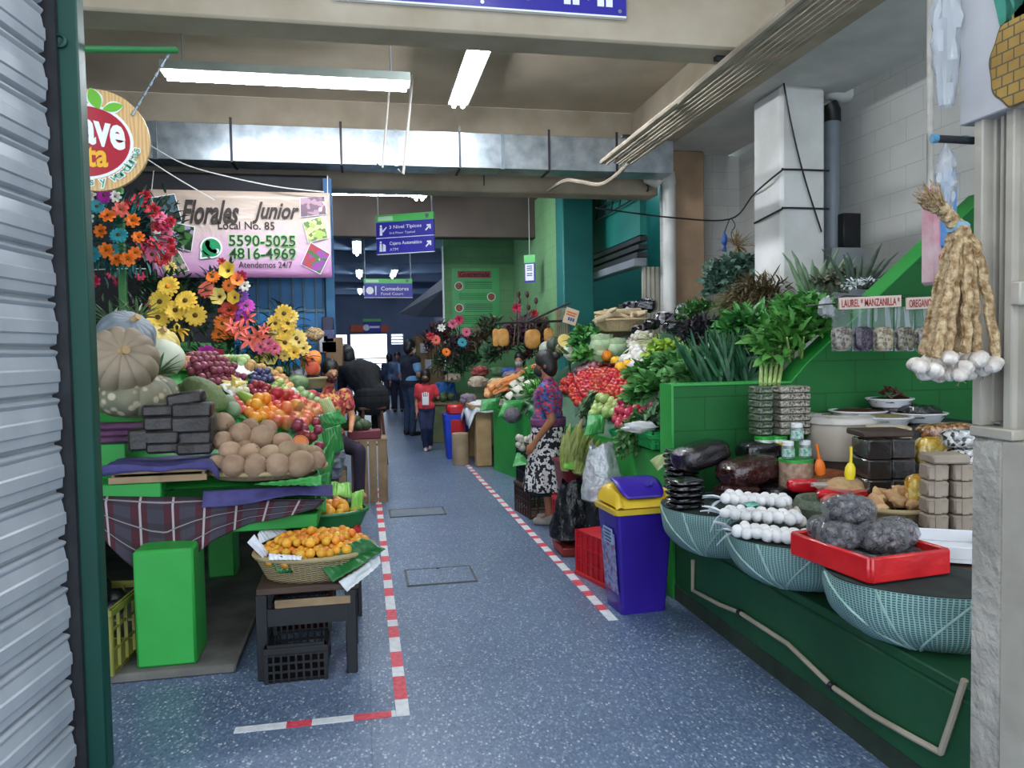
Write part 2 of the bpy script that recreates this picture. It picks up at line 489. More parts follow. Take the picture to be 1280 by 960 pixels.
# left side
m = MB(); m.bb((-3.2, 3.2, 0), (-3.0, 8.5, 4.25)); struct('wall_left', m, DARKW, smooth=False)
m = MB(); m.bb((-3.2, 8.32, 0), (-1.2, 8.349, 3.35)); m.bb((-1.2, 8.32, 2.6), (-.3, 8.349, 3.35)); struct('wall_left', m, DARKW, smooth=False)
m = MB(); m.bb((-3.2, 8.35, 0), (-.3, 8.5, 3.35)); struct('wall_left', m, M('blue_frame_paint', '#1b4f79', '#22597f', 2, .6), smooth=False)
m = MB(); m.bb((-.60, 8.5, 0), (-.48, 12.2, 3.3)); struct('wall_left', m, MATS['blue_frame_paint'], smooth=False)
m = MB(); m.bb((-1.3, 12.3, 0), (-1.15, 27, 3.62)); struct('wall_left', m, MATS['corridor_paint'], smooth=False)
# end wall with three bright openings
def pxr(px0, py0, px1, py1, y):
    a = aY(px0, py0, y); b = aY(px1, py1, y); return a.x, b.z, b.x, a.z
Y1 = 27.0
o1 = pxr(414, 403, 435, 447, Y1); o2 = pxr(438, 418, 485, 480, Y1); o3 = pxr(488, 402, 505, 430, Y1)
m = MB()
m.bb((-1.3, Y1, o2[3]), (2.6, Y1+.2, 3.62)); 
m.bb((o1[2], Y1, 0), (o2[0], Y1+.2, o2[3])); m.bb((o2[2], Y1, 0), (o3[0], Y1+.2, o2[3])); m.bb((o3[0], Y1, 0), (2.6, Y1+.2, o3[1])); m.bb((o3[2], Y1, o3[1]), (2.6, Y1+.2, o2[3]))
m.bb((-1.3, Y1, 0), (o1[2], Y1+.2, o1[1]))
struct('wall_back', m, M('end_wall_paint', '#5a6982', '#65748d', 2, .7), smooth=False)
def bars(name, q, n, lab, z0, z1):
    g = thing(name, lab, 'gate', (0, 0, 0)); b = MB()
    for i in range(n):
        z = z0+(z1-z0)*i/(n-1); obj('slat', MB().bb((q[0], Y1+.22, z-.02), (q[2], Y1+.26, z+.02)), PVC, g)
    for x in (q[0], q[2]): obj('upright', MB().bb((x-.03, Y1+.21, max(0, z0-.1)), (x+.03, Y1+.27, z1+.1)), PVC, g)
bars('barred_gate', o2, 8, 'pale barred gate across the wide bright exit at the end of the corridor', .05, 1.3)
bars('window_grille', o3, 7, 'slatted grille over the small bright window right of the exit', o3[1]+.05, o3[3]-.1)
bars('window_grille', o1, 4, 'pale grille over the bright window left of the exit', o1[1]+.1, o1[3]-.05)
# raised kerb under the left stall
m = MB(); m.bb((-3, 3.75, 0), (-.62, 8.3, .045), .01); struct('trim_2', m, M('worn_cement', '#6d6b66', '#4f4e4b', 4, .9, bump=.4))
# floor covers
def cover(name, pts, lab, split):
    p = [aZ(x, y) for x, y in pts]; g = thing(name, lab, 'floor cover')
    x0 = min(a.x for a in p); x1 = max(a.x for a in p); y0 = min(a.y for a in p); y1 = max(a.y for a in p)
    b = MB()
    if split: xm = x0+(x1-x0)*.5; b.bb((x0, y0, 0), (xm-.01, y1, .006)); b.bb((xm+.01, y0, 0), (x1, y1, .006))
    else: b.bb((x0, y0, 0), (x1, y1, .006))
    obj('plate', b, FLOOR if split else M('pale_cover', '#66727f', '#56616e', 8, .5), g)
    b = MB()
    for lo, hi in (((x0-.015, y0-.015, 0), (x1+.015, y0, .008)), ((x0-.015, y1, 0), (x1+.015, y1+.015, .008)), ((x0-.015, y0, 0), (x0, y1, .008)), ((x1, y0, 0), (x1+.015, y1, .008))): b.bb(lo, hi)
    obj('frame', b, M('cover_frame', '#5a5d5c', '#45494b', 9, .6), g)
cover('floor_hatch', [(508, 714), (586, 710), (588, 727), (514, 732)], 'double floor hatch set in the blue floor, the nearer of two covers', True)
cover('floor_hatch', [(488, 638), (553, 637), (555, 643), (489, 645)], 'narrow pale floor cover, the farther one in the aisle', False)
# striped floor tape
TAPE_W = M('tape_white', '#dfe2e6', '#c9ced4', 30, .5); TAPE_R = M('tape_red', '#c92a3c', '#d65563', 40, .5)
def tape(name, a, b, w, stops, lab):
    a = V(a); b = V(b); d = (b-a).normalized(); n = V((-d.y, d.x, 0))*w/2; L = (b-a).length
    m = MB(); cuts = sorted(set([0, L]+[s for q in stops for s in q]))
    for s0, s1 in zip(cuts, cuts[1:]):
        mid = (s0+s1)/2; red = any(q[0] <= mid <= q[1] for q in stops)
        k = max(1, int((s1-s0)/.06)); 
        p = []
        for i in range(k+1):
            s = s0+(s1-s0)*i/k; wob = n*(1+.06*nz((s*9, 0, 0), 1, 3))
            p.append((a+d*s, wob))
        for (q0, w0), (q1, w1) in zip(p, p[1:]):
            z0 = V((0, 0, 0)); z1 = V((0, 0, .003))
            m.add([q0-w0+z1, q0+w0+z1, q1+w1+z1, q1-w1+z1, q0-w0, q0+w0, q1+w1, q1-w1], [(0, 1, 2, 3), (0, 4, 5, 1), (2, 6, 7, 3), (1, 5, 6, 2), (0, 3, 7, 4)], 1 if red else 0)
    single(name, m, [TAPE_W, TAPE_R], lab, 'floor tape')
TL0 = aZ(500, 892); TL1 = aZ(471, 612)
def along(base, pts): return [(abs(aZ(480, p).y-base), abs(aZ(480, q).y-base)) for p, q in pts]
tape('floor_tape', (.13, 3.143, 0), (.13, 8.55, 0), .055, along(3.16, [(875, 846), (834, 815), (797, 783), (775, 762), (745, 735), (725, 717), (702, 695), (682, 676), (664, 659), (653, 648), (643, 638), (634, 630), (626, 622), (616, 613)]), 'red and white floor tape running up the left side of the aisle')
a = aZ(293, 914); L = .13-a.x
tape('floor_tape', (a.x, 3.17, 0), (.101, 3.17, 0), .05, [(L*.30, L*.45), (L*.70, L*.93)], 'short red and white tape strip crossing in front of the fruit stand')
tape('floor_tape', (1.325, 4.0, 0), (1.325, 10.1, 0), .055, [(.17+i*.245+.02*math.sin(i*2.1), .17+i*.245+.095+.02*math.sin(i*1.3)) for i in range(24)], 'red and white floor tape along the right side of the aisle')
tape('floor_tape', (.12, 9.2, 0), (.12, 11.6, 0), .055, [], 'plain white tape strip on the floor beside the wooden stool')
# ------------------------------------------------------------------ lettering that fits a box, facing local -Y
def glyphs(body, shear=0, bold=0, spacing=1.0):
    cu = bpy.data.curves.new('t', 'FONT'); cu.body = body; cu.size = 1; cu.shear = shear; cu.offset = bold; cu.space_character = spacing; cu.resolution_u = 3
    o = bpy.data.objects.new('t', cu); COL.objects.link(o)
    dg = bpy.context.evaluated_depsgraph_get(); dg.update()
    me = bpy.data.meshes.new_from_object(o.evaluated_get(dg))
    vs = [v.co.copy() for v in me.vertices]; fs = [tuple(p.vertices) for p in me.polygons]
    bpy.data.objects.remove(o); bpy.data.curves.remove(cu); bpy.data.meshes.remove(me)
    return vs, fs
def ftext(parent, body, mt, x0, z0, w, h, y=-.004, shear=0, bold=0, name='lettering', fn=None, spacing=1.0):
    vs, fs = glyphs(body, shear, bold, spacing)
    ax = min(v.x for v in vs); bx = max(v.x for v in vs); ay = min(v.y for v in vs); by = max(v.y for v in vs)
    vs = [V((x0+(v.x-ax)/(bx-ax)*w, y, z0+(v.y-ay)/(by-ay)*h)) for v in vs]
    if fn: vs = [fn(v) for v in vs]
    m = MB(); m.add(vs, fs)
    return obj(name, m, mt, parent, smooth=False)
def flat(pts, y, mb, mi=0, d=.002):
    """thin print or appliqué: outline in local XZ standing d proud of y"""
    return mb.prism(pts, d, Matrix.Translation((0, y-d, 0)), mi)
def circ(cx, cz, r, n=24, a0=0, a1=2*PI, rz=None):
    return [(cx+r*math.cos(a0+(a1-a0)*i/n), cz+(rz or r)*math.sin(a0+(a1-a0)*i/n)) for i in range(n)]
def arrow(parent, x, z, s, mt):
    m = MB()
    pts = [(-.5, -.35), (-.35, -.5), (.18, .03), (.18, -.25), (.42, -.25), (.42, .42), (-.25, .42), (-.25, .18), (.03, .18)]
    flat([(x+a*s, z+b*s) for a, b in pts], -.004, m); obj('arrow', m, mt, parent, smooth=False)

# ------------------------------------------------------------------ lamps
TUBE = emit('tube_light', '#f4f8ff', 92)
TUBE2 = emit('corridor_tube_light', '#e2edff', 55)
LAMP_H = M('lamp_housing', '#b7c3bd', '#a3b0ab', 4, .45)
def lamp(lab, c, L, along_y, z, zc, ntube=2, tube=TUBE, w=.16, hang=True, housing=LAMP_H):
    g = thing('fluorescent_light', lab, 'light', (c[0], c[1], z), (0, 0, PI/2 if along_y else 0), 'fluorescent lights along the market ceiling')
    m = MB(); h = .09
    m.prism([(-w/2, .10), (-w/2-.02, .03), (-w/2-.02, .022), (w/2+.02, .022), (w/2+.02, .03), (w/2, .10)], L, Matrix.Rotation(PI/2, 4, 'Z') @ Matrix.Translation((0, -L/2, 0)))
    obj('housing', m, housing, g, smooth=False)
    for k in range(ntube):
        y = (k-(ntube-1)/2)*w*.55
        obj('tube', MB().tube([(-L/2+.03, y, 0), (L/2-.03, y, 0)], .021, 10), tube, g)
    if hang and zc > z+.15:
        for s in (-.42, .42): obj('hanger', MB().tube([(s*L, 0, .1), (s*L, 0, zc-z)], .006, 6), GREYPVC, g)
    return g
lamp('long bright fluorescent light hung across the aisle over the fruit stand', (-.52, 6.6), 1.95, False, 3.72, 4.25)
lamp('bright fluorescent light running along the aisle under the first bay ceiling', (1.0, 6.5), 2.4, True, 3.92, 4.25)
lamp('fluorescent light under the ceiling in front of the first beam', (.8, 2.6), 1.5, True, 3.95, 4.25, 1)
lamp('thin fluorescent light glowing behind the flower shop banner', (-.35, 10.2), 2.4, False, 3.55, 3.95, 1)
lamp('pair of tubes along the aisle just above the green and blue hanging sign', (.88, 10.4), 2.0, True, 3.72, 3.95)
for (px, py, zc), lab in (((446, 307, 3.4), 'nearest corridor ceiling light, left of the hanging signs'), ((449, 340, 3.4), 'small corridor light over the left end of the food court sign'), ((492, 340, 3.4), 'small corridor light over the right half of the food court sign'), ((450, 362, 3.4), 'far corridor light seen left of the food court sign'), ((487, 366, 3.4), 'far corridor light hidden close behind the food court sign')):
    p = aZ(px, py, zc); lamp(lab, (p.x, p.y), 1.7, True, zc-.06, 3.62, 1, TUBE2, .12, False)

# ------------------------------------------------------------------ sheet metal duct, conduit bundle, cables
g = thing('ventilation_duct', 'shiny galvanised duct running across the aisle under the ceiling', 'duct', (0, 8.0, 3.4))
t = NT('duct_sheet'); co = t.coord(); t.col(t.ramp(t.noise(7, 6, co), [(.3, '#8f9ba4'), (.7, '#c2ccd3')])); t.set(Roughness=.35, Metallic=.8); t.bump(t.noise(3, 3, co), .25, .02); DUCT = t.m
obj('body', MB().bb((-2.6, 0, 0), (3.4, .32, .36), .004), DUCT, g)
for x in (-1.2, -.15, 1.05, 2.0, 2.75):
    m = MB(); m.bb((x-.012, -.012, -.012), (x+.012, .332, 0)); m.bb((x-.012, -.012, 0), (x+.012, 0, .42)); m.bb((x-.012, .32, 0), (x+.012, .332, .42)); obj('strap', m, DKMETAL, g)
for x in (-1.9, .4, 1.5): obj('seam', MB().bb((x-.02, -.006, -.006), (x+.02, .326, .366)), STEEL, g)
PIPE_M = M('conduit_paint', '#b7ab98', '#9d9180', 4, .6)
g = thing('conduit_bundle', 'bundle of parallel painted conduits along the right edge of the ceiling', 'pipes', (0, 0, 0))
for i in range(8):
    x = 2.26+i*.043; obj('conduit', MB().tube([(x, 1.5, 3.25+.006*(i % 2)), (x, 5, 3.25), (x, 7.0+.05*(i % 3), 3.25+.006*(i % 3))], .0125 if i else .024, 8), PIPE_M, g)
for y in (3.2, 4.5, 6.25): obj('bracket', MB().bb((2.2, y, 3.275), (2.62, y+.04, 3.299)), DKMETAL, g)
def cable(lab, pts, r=.006, mt=CABLE, name='cable', cat='cable', n=6):
    # smooth through the points
    P = [V(p) for p in pts]; out = []
    for i in range(len(P)-1):
        p0 = P[max(0, i-1)]; p1 = P[i]; p2 = P[i+1]; p3 = P[min(len(P)-1, i+2)]
        for k in range(6):
            t = k/6
            out.append(.5*((2*p1)+(p2-p0)*t+(2*p0-5*p1+4*p2-p3)*t*t+(3*p1-p0-3*p2+p3)*t*t*t))
    out.append(P[-1]); return single(name, MB().tube(out, r, n), mt, lab, cat)
cable('pale cable leaving the conduits and drooping below the duct end', [(2.22, 3.5, 3.25), (2.22, 5.0, 3.22), aY(835, 150, 6.2), aY(800, 188, 6.8), aY(778, 212, 7.2), aY(752, 230, 7.5), aY(725, 227, 7.7), aY(706, 226, 7.9), aY(683, 240, 8.6)], .02, PIPE_M)
cable('thin white wire sagging across in front of the flower shop banner', [aY(182, 178, 7.9), aY(230, 205, 7.9), aY(290, 222, 7.9), aY(350, 234, 7.9), aY(405, 240, 7.9)], .006, PVC)
cable('slanting white wire from the round sign down to the banner', [aY(178, 195, 7.8), aY(220, 222, 7.8), aY(268, 250, 7.8)], .006, PVC)
for i, (a, b) in enumerate((((519, 60), (504, 218)), ((491, 58), (478, 210)))):
    single('hanging_rod', MB().tube([aY(a[0], a[1], 7.8), aY((a[0]+b[0])/2, (a[1]+b[1])/2+2, 7.8), aY(b[0], b[1], 7.8), aY(b[0]-7, b[1]-6, 7.8)], .014-.003*i, 8), M('rod_paint', '#a39e95', rough=.5), ('hooked pale rod hanging from the ceiling right of the long light', 'thin pale rod hanging by the right end of the long light')[i], 'rod')
for px, y0, y1, lab in ((605, 215, 232, 'short dark wire on the second beam under the duct'),): single('wire', MB().tube([aY(px, y0, 8.66), aY(px, y1, 8.66)], .006, 6), CABLE, lab, 'wire')

# ------------------------------------------------------------------ hanging direction signs
def direction_sign(c, w, rows, hh, hb, rz, lab, ztop, textsize=1):
    g = thing('hanging_sign', lab, 'sign', c, (0, 0, rz), 'hanging direction signs')
    H = hh+hb*len(rows)
    obj('header', MB().bb((-w/2, 0, -hh), (w/2, .03, 0)), SIGN_GREEN, g, smooth=False)
    m = MB(); flat([(-w/2+.04*w, -hh*.8), (-w/2+.30*w, -hh*.8), (-w/2+.30*w, -hh*.2), (-w/2+.04*w, -hh*.2)], -.001, m); obj('header_badge', m, M('badge_green', '#b9e6b8', rough=.4), g, smooth=False)
    m = MB(); flat([(w*.36, -hh*.2), (w*.36, -hh*.6), (w*.39, -hh*.85), (w*.42, -hh*.6), (w*.42, -hh*.2)], -.001, m); obj('crest', m, M('crest_grey', '#46705a', rough=.4), g, smooth=False)
    z = -hh
    for pic, l1, l2, arr in rows:
        obj('panel', MB().bb((-w/2, 0, z-hb+.008), (w/2, .03, z)), SIGN_BLUE, g, smooth=False)
        obj('panel_edge', MB().bb((-w/2, -.001, z-hb), (w/2, .031, z-hb+.008)), SIGN_WHITE, g, smooth=False)
        x0 = -w/2+.235*w if arr else -w/2+.35*w
        wt = .56*w if arr else .57*w
        ftext(g, l1, SIGN_WHITE, x0, z-hb*.50, wt, hb*.27, bold=.008); 
        ftext(g, l2, SIGN_WHITE, x0, z-hb*.80, wt*(.80 if len(l2) > 5 else .26), hb*.17)
        if arr: arrow(g, w*.41, z-hb*.48, hb*.42, SIGN_WHITE)
        m = MB(); px = -w/2+.12*w; pz = z-hb*.5; s = hb*.35
        if pic == 'up':
            flat(circ(px-s*.35, pz+s*.75, s*.2, 12), -.003, m); flat([(px-s*.55, pz+s*.5), (px-s*.1, pz+s*.5), (px-s*.1, pz-s*.9), (px-s*.6, pz-s*.9)], -.003, m); flat([(px-s*.1, pz-s*.1), (px+s*.7, pz+s*.6), (px+s*.8, pz+s*.45), (px+s*.05, pz-s*.4)], -.003, m)
        elif pic == 'atm':
            flat(circ(px-s*.45, pz+s*.75, s*.2, 12), -.003, m); flat([(px-s*.65, pz+s*.5), (px-s*.25, pz+s*.5), (px-s*.2, pz-s*.9), (px-s*.75, pz-s*.9)], -.003, m); flat([(px, pz+s*.5), (px+s*.5, pz+s*.2), (px+s*.5, pz-s*.9), (px-s*.1, pz-s*.9)], -.003, m)
        else:
            flat(circ(px, pz, s*.75, 20), -.003, m)
            for q in (-1, 1): flat([(px+q*s*1.15-s*.09, pz-s*.9), (px+q*s*1.15+s*.09, pz-s*.9), (px+q*s*1.15+s*.14, pz+s*.9), (px+q*s*1.15-s*.14, pz+s*.9)], -.003, m)
        obj('pictogram', m, SIGN_WHITE, g, smooth=False)
        z -= hb
    for s in (-.47, .47): obj('hanging_rod', MB().tube([(s*w, .015, 0), (s*w, .015, ztop-c[2])], .009, 6), GREYPVC, g)
c = (aY(470, 268, 9.2)+aY(540, 266, 9.2))/2
direction_sign((c.x, 9.2, c.z), .74, [('up', '3 Nivel Típicos', '3rd Floor Typical', True), ('atm', 'Cajero Automático', 'ATM', True)], .085, .19, R(-28), 'blue and green hanging sign pointing to third level and cash machine', 3.95)
c = (aY(455, 350, 13)+aY(515, 347, 13))/2
direction_sign((c.x, 13, c.z), .8, [('food', 'Comedores', 'Food Court', False)], .075, .24, R(2), 'smaller blue and green hanging sign for the food court', 3.62)
# big sign at the very top, cut by the frame
b = aY(785, 20, 4.33); w = 1.66; hg = .36
g = thing('hanging_sign', 'large blue sign fixed on the first ceiling beam, cut by the top edge', 'sign', (b.x-w/2, 4.36, b.z), (0, 0, R(0)), 'hanging direction signs')
obj('panel', MB().bb((-w/2, 0, .01), (w/2, .03, hg)), SIGN_BLUE, g, smooth=False)
obj('panel_edge', MB().bb((-w/2, -.001, 0), (w/2, .031, .01)), SIGN_WHITE, g, smooth=False)
ftext(g, 'Restrooms', SIGN_WHITE, -.16, .062, .42, .06); 
m = MB()
for x in (.50, .70):
    for q in (-.026, .026): flat([(x+q-.02, .055), (x+q+.02, .055), (x+q+.02, .17), (x+q-.02, .17)], -.003, m)
    flat([(x-.06, .17), (x+.06, .17), (x+.04, .27), (x-.04, .27)], -.003, m); flat(circ(x, .305, .03, 14), -.003, m)
flat([(.597, .085), (.603, .085), (.603, .3), (.597, .3)], -.003, m)
obj('pictogram', m, SIGN_WHITE, g, smooth=False)
m = MB()
for x in (.79, -.02): flat(circ(x, .035, .011, 12), -.003, m)
obj('bolt', m, STEEL, g, smooth=False)

# ------------------------------------------------------------------ banner of the flower shop
def banner():
    x0 = aY(187, 240, 8.0).x; x1 = aY(412, 240, 8.0).x; W = x1-x0; zt = aY(300, 239, 8).z; zb = aY(300, 347, 8).z; H = zt-zb
    px = W/225.0; pz = H/108.0
    X = lambda p: (p-187)*px
    Z = lambda p: (347-p)*pz
    g = thing('shop_banner', 'printed pink and beige vinyl banner of the flower shop with phone numbers', 'banner', (x0, 8.0, zb))
    t = NT('banner_print'); co = t.coord('Generated'); sp = t.node('SeparateXYZ'); t.ln(co, sp.inputs[0])
    f = t.math('ADD', sp.outputs[2], t.math('MULTIPLY', t.noise(3, 3, co), .3))
    t.col(t.ramp(f, [(.2, '#b77fae'), (.45, '#d8b2cc'), (.75, '#cfbcb4'), (1, '#b3a193')])); t.set(Roughness=.3); t.bump(t.noise(5, 3, co), .3, .05)
    m = MB(); m.grid(lambda u, v: (u*W, .012*math.sin(u*9)*math.sin(v*4)*(1-abs(2*v-1))**.5, v*H), 40, 12)
    obj('sheet', m, t.m, g, solid=.004)
    y = -.016
    ftext(g, 'Florales', INK, X(224), Z(281), 72*px, 30*pz, y, .4, .03); ftext(g, 'Junior', INK, X(312), Z(280), 60*px, 28*pz, y, .4, .025)
    ftext(g, 'Local No. 85', INK, X(269), Z(287), 71*px, 10*pz, y, 0, .012)
    GLOW = M('number_outline', '#8fd67a', rough=.5)
    for s, q in (('5590-5025', 308), ('4816-4969', 324)):
        ftext(g, s, GLOW, X(281), Z(q+1), 86*px, 16*pz, y+.002, 0, .05, 'lettering_outline'); ftext(g, s, M('dark_green_ink', '#14301a', rough=.5), X(282), Z(q), 84*px, 14*pz, y-.002, 0, .012)
    ftext(g, 'Atendemos 24/7', INK, X(293), Z(335), 68*px, 8*pz, y, 0, .008)
    # speech-bubble phone emblem
    cx, cz = X(260), Z(310); r = 12.5*px
    m = MB(); flat(circ(cx, cz, r*1.1, 28), y+.002, m); flat([(cx-r*1.1, cz-r*.2), (cx-r*1.15, cz-r*1.2), (cx-r*.1, cz-r*1.05)], y+.002, m); obj('emblem_outline', m, SIGN_WHITE, g, smooth=False)
    m = MB(); flat(circ(cx, cz, r*.93, 28), y, m); flat([(cx-r*.9, cz-r*.2), (cx-r*.95, cz-r*1.0), (cx-r*.1, cz-r*.9)], y, m); obj('emblem', m, M('emblem_green', '#128a54', rough=.4), g, smooth=False)
    m = MB(); P_ = [(cx+.35*r+math.cos(R(165+i*120/8))*r*.72, cz+.35*r+math.sin(R(165+i*120/8))*r*.72) for i in range(9)]
    for i, (a, b) in enumerate(P_): flat(circ(a, b, r*(.24 if i in (0, 1, 7, 8) else .17), 10), y-.002, m); obj('handset', m, SIGN_WHITE, g, smooth=False)
    # printed flower pictures in the corners
    def pic(name, q, c):
        t = NT(name); co = t.coord(); v = t.node('TexVoronoi', Scale=26); t.ln(co, v.inputs['Vector'])
        t.col(t.ramp(v.outputs['Color'], c, 'CONSTANT')); t.set(Roughness=.35)
        pts = [(X(a), Z(b)) for a, b in q]; cx = sum(p[0] for p in pts)/4; cz = sum(p[1] for p in pts)/4
        m = MB(); flat([(cx+(p[0]-cx)*1.06, cz+(p[1]-cz)*1.06) for p in pts], y+.004, m); obj('picture_border', m, SIGN_WHITE, g, smooth=False)
        m = MB(); flat(pts, y+.001, m); obj('picture', m, t.m, g, smooth=False)
    pic('pic_a', [(190, 250), (217, 245), (225, 278), (200, 285)], [(0, '#1f2823'), (.5, '#48606e'), (.8, '#9aa4c4')])
    pic('pic_b', [(216, 280), (240, 285), (235, 314), (212, 309)], [(0, '#15301a'), (.45, '#3c6a33'), (.75, '#9b8fae')])
    pic('pic_c', [(196, 325), (218, 312), (231, 338), (206, 345)], [(0, '#31523c'), (.4, '#7a8d6a'), (.75, '#c7a29f')])
    pic('pic_d', [(374, 246), (405, 244), (407, 266), (374, 270)], [(0, '#6c5161'), (.5, '#a38392'), (.8, '#d3c0c9')])
    pic('pic_e', [(377, 277), (402, 269), (408, 296), (383, 302)], [(0, '#5b7a3b'), (.4, '#9fb45f'), (.7, '#d9dd9a')])
    pic('pic_f', [(386, 303), (410, 317), (397, 342), (373, 330)], [(0, '#3d6b3a'), (.35, '#a3343f'), (.65, '#8a3f93'), (.85, '#8fc07e')])
    for x in (.02, W-.02): obj('tie', MB().tube([(x, -.004, H-.01), (x, .1, H+.2)], .004, 5), PVC, g)
banner()
# small hanging things on the right
g = thing('drain_pipe', 'fat white drain pipe with two elbows beside the ochre pilaster', 'pipe', (0, 0, 0))
a = aY(836, 222, 8.45); zb = .9
obj('pipe', MB().tube([(a.x, 8.45, zb), (a.x, 8.45, a.z-.05)], .075, 16), PVC, g)
obj('elbow', MB().tube([(a.x, 8.45, a.z-.08), (a.x-.01, 8.45, a.z+.03), (a.x-.06, 8.45, a.z+.06), aY(818, 228, 8.45), aY(812, 224, 8.45), aY(811, 214, 8.45)], [.082, .082, .08, .075, .075, .07], 14), PVC, g)
g = thing('drain_pipe', 'grey drain pipe with a white double elbow behind the square column', 'pipe', (0, 0, 0))
a = aY(1040, 150, 6.55)
obj('pipe', MB().tube([(a.x, 6.55, 1.2), (a.x, 6.55, a.z)], .07, 16), GREYPVC, g)
obj('coupling', MB().tube([(a.x, 6.55, a.z-.02), (a.x, 6.55, a.z+.08), (a.x-.04, 6.55, a.z+.15)], .08, 14), BLACK, g)
obj('elbow', MB().tube([aY(1060, 116, 6.5), aY(1052, 117, 6.5), aY(1040, 114, 6.5), aY(1037, 106, 6.5), aY(1039, 96, 6.5), aY(1039, 88, 6.5)], [.085, .085, .085, .08, .075, .075], 14), PVC, g)
p = aY(1058, 290, 6.5); single('plastic_crate', MB().bb((p.x-.1, 6.4, p.z-.16), (p.x+.14, 6.7, p.z+.16), .01), BLACK, 'black crate on the grey ledge beside the grey pipe', 'crate')
p0 = aY(1042, 310, 6.4); p1 = aY(1096, 348, 6.4); struct('wall_right', MB().bb((p0.x-.05, 6.35, 1.0), (p1.x, 6.7, p0.z), .008), M('ledge_paint', '#9ea3a6', '#8b9093', 3, .8))
# wires round the white column
cx0 = 3.67; 
cable('dark wire tied round the white column, the upper one', [aY(745, 260, 8.3), aY(840, 272, 8.3), aY(912, 274, 8.0), aX(943, 242, 3.67), aX(976, 214, 3.67), (3.72, 6.27, aY(990, 212, 6.27).z), (4.14, 6.27, aY(1027, 213, 6.27).z)], .009)
cable('dark wire tied round the white column, the lower one', [aX(943, 279, 3.67), aX(976, 262, 3.67), (3.72, 6.27, aY(990, 260, 6.27).z), (4.14, 6.27, aY(1027, 261, 6.27).z)], .009)
cable('black cable hanging down the front face of the white column', [aY(975, 75, 6.27), aY(988, 150, 6.27), aY(1005, 220, 6.27), aY(1027, 290, 6.27)], .008)
# teal shop: grille, roll-up shutter housing, counter, folding gate
g = thing('window_grille', 'black grille over teal paint high beside the duct end', 'grille', (0, 0, 0))
A0 = V((3.3, 11.3, aY(752, 218, 11).z)); 
m = MB(); xg = 3.36
def gp(px, py): return aX(px, py, xg)
tl, tr, bl, br_ = gp(753, 226), gp(812, 216), gp(745, 276), gp(810, 238)
for i in range(7):
    t = i/6; m.tube([tl.lerp(tr, t), bl.lerp(br_, t)], .012, 5)
for i in range(4):
    t = i/3; m.tube([tl.lerp(bl, t), tr.lerp(br_, t)], .012, 5)
obj('bars', m, DKMETAL, g)
struct('wall_right', MB().bb((3.42, 9.1, 2.9), (3.5, 11.9, 3.95)), M('teal_shop', '#117a70', '#168a7e', 2, .6))
g = thing('roller_shutter_box', 'dark slanting shutter housing above the teal shop opening', 'shutter', (0, 0, 0))
m = MB()
for i, z in enumerate((2.62, 2.72, 2.82)): m.bb((3.36+.02*i, 9.05, z), (3.5, 11.8, z+.06))
obj('slat', m, DKMETAL, g); obj('rail', MB().bb((3.3, 8.98, 2.5), (3.46, 11.8, 2.6), .01), GREYPVC, g)
g = thing('folding_gate', 'folded pale metal gate of vertical bars beside the drain pipe', 'gate', (0, 0, 0))
GATE_P = M('gate_paint', '#b9b5a6', '#a6a194', 4, .55)
for i in range(5):
    x = aY(803+i*5.5, 300, 9.1).x; obj('bar', MB().bb((x-.02, 9.05, .9), (x+.018, 9.09, 2.5)), GATE_P, g)
g = thing('shop_cabinet', 'dark wooden cabinet with boxes inside the teal shop', 'cabinet', (3.75, 10.6, 0))
obj('body', MB().bb((-.35, -.3, 0), (.76, .4, 1.95), .01), WOOD_D, g); obj('top', MB().bb((-.4, -.36, 1.95), (.8, .42, 2.0), .01), TEAL_D, g)
for i in range(2): single('cardboard_box', MB().box((0, 0, .06), (.22, .2, .12), .005), M('carton', '#a58868', '#957a5b', 4, .8), ('carton on the teal shop cabinet, the left of two', 'carton on the teal shop cabinet, the right of two')[i], 'box', 'cartons on the cabinet', (3.75+i*.26, 10.5, 2.001))
# lamp-lit poster and paper notices
c0 = aY(565, 335, 13.95); c1 = aY(626, 420, 13.95); W = c1.x-c0.x; H = c0.z-c1.z
g = thing('wall_poster', 'green menu poster with red heading and round food pictures on the lime wall', 'poster', (c0.x, 13.985, c1.z))
obj('sheet', MB().bb((0, 0, 0), (W, .008, H)), M('poster_green', '#4aa763', '#58b56d', 3, .4), g, smooth=False)
m = MB(); flat([(W*.12, H*.86), (W*.82, H*.86), (W*.82, H*.96), (W*.12, H*.96)], 0, m); obj('heading_bar', m, M('poster_red', '#a53c43', rough=.5), g, smooth=False)
ftext(g, 'Guatemala', INK, W*.16, H*.875, W*.62, H*.075, -.005, .2, .02)
for i, (x, z) in enumerate(((.14, .74), (.82, .58), (.14, .42), (.84, .24))):
    m = MB(); flat(circ(W*x, H*z, W*.09, 18), 0, m); obj('picture_border', m, SIGN_WHITE, g, smooth=False); m = MB(); flat(circ(W*x, H*z, W*.075, 18), -.002, m); obj('picture', m, M('food_pic', '#7a3b2c', '#b06a4c', 30, .5), g, smooth=False)
m = MB()
for z in [.80, .78, .755, .73, .705, .62, .595, .57, .545, .47, .445, .42, .395, .36, .30, .27, .245, .22, .19, .13]: flat([(W*(.26 if z > .66 or .34 < z < .5 else .14), H*z), (W*(.84 if z > .66 or .34 < z < .5 else .72), H*z), (W*(.84 if z > .66 or .34 < z < .5 else .72), H*(z+.009)), (W*(.26 if z > .66 or .34 < z < .5 else .14), H*(z+.009))], 0, m, d=.001)
obj('text_line', m, M('poster_ink', '#2a5f3a', rough=.5), g, smooth=False)
p = aY(662, 340, 11.6)
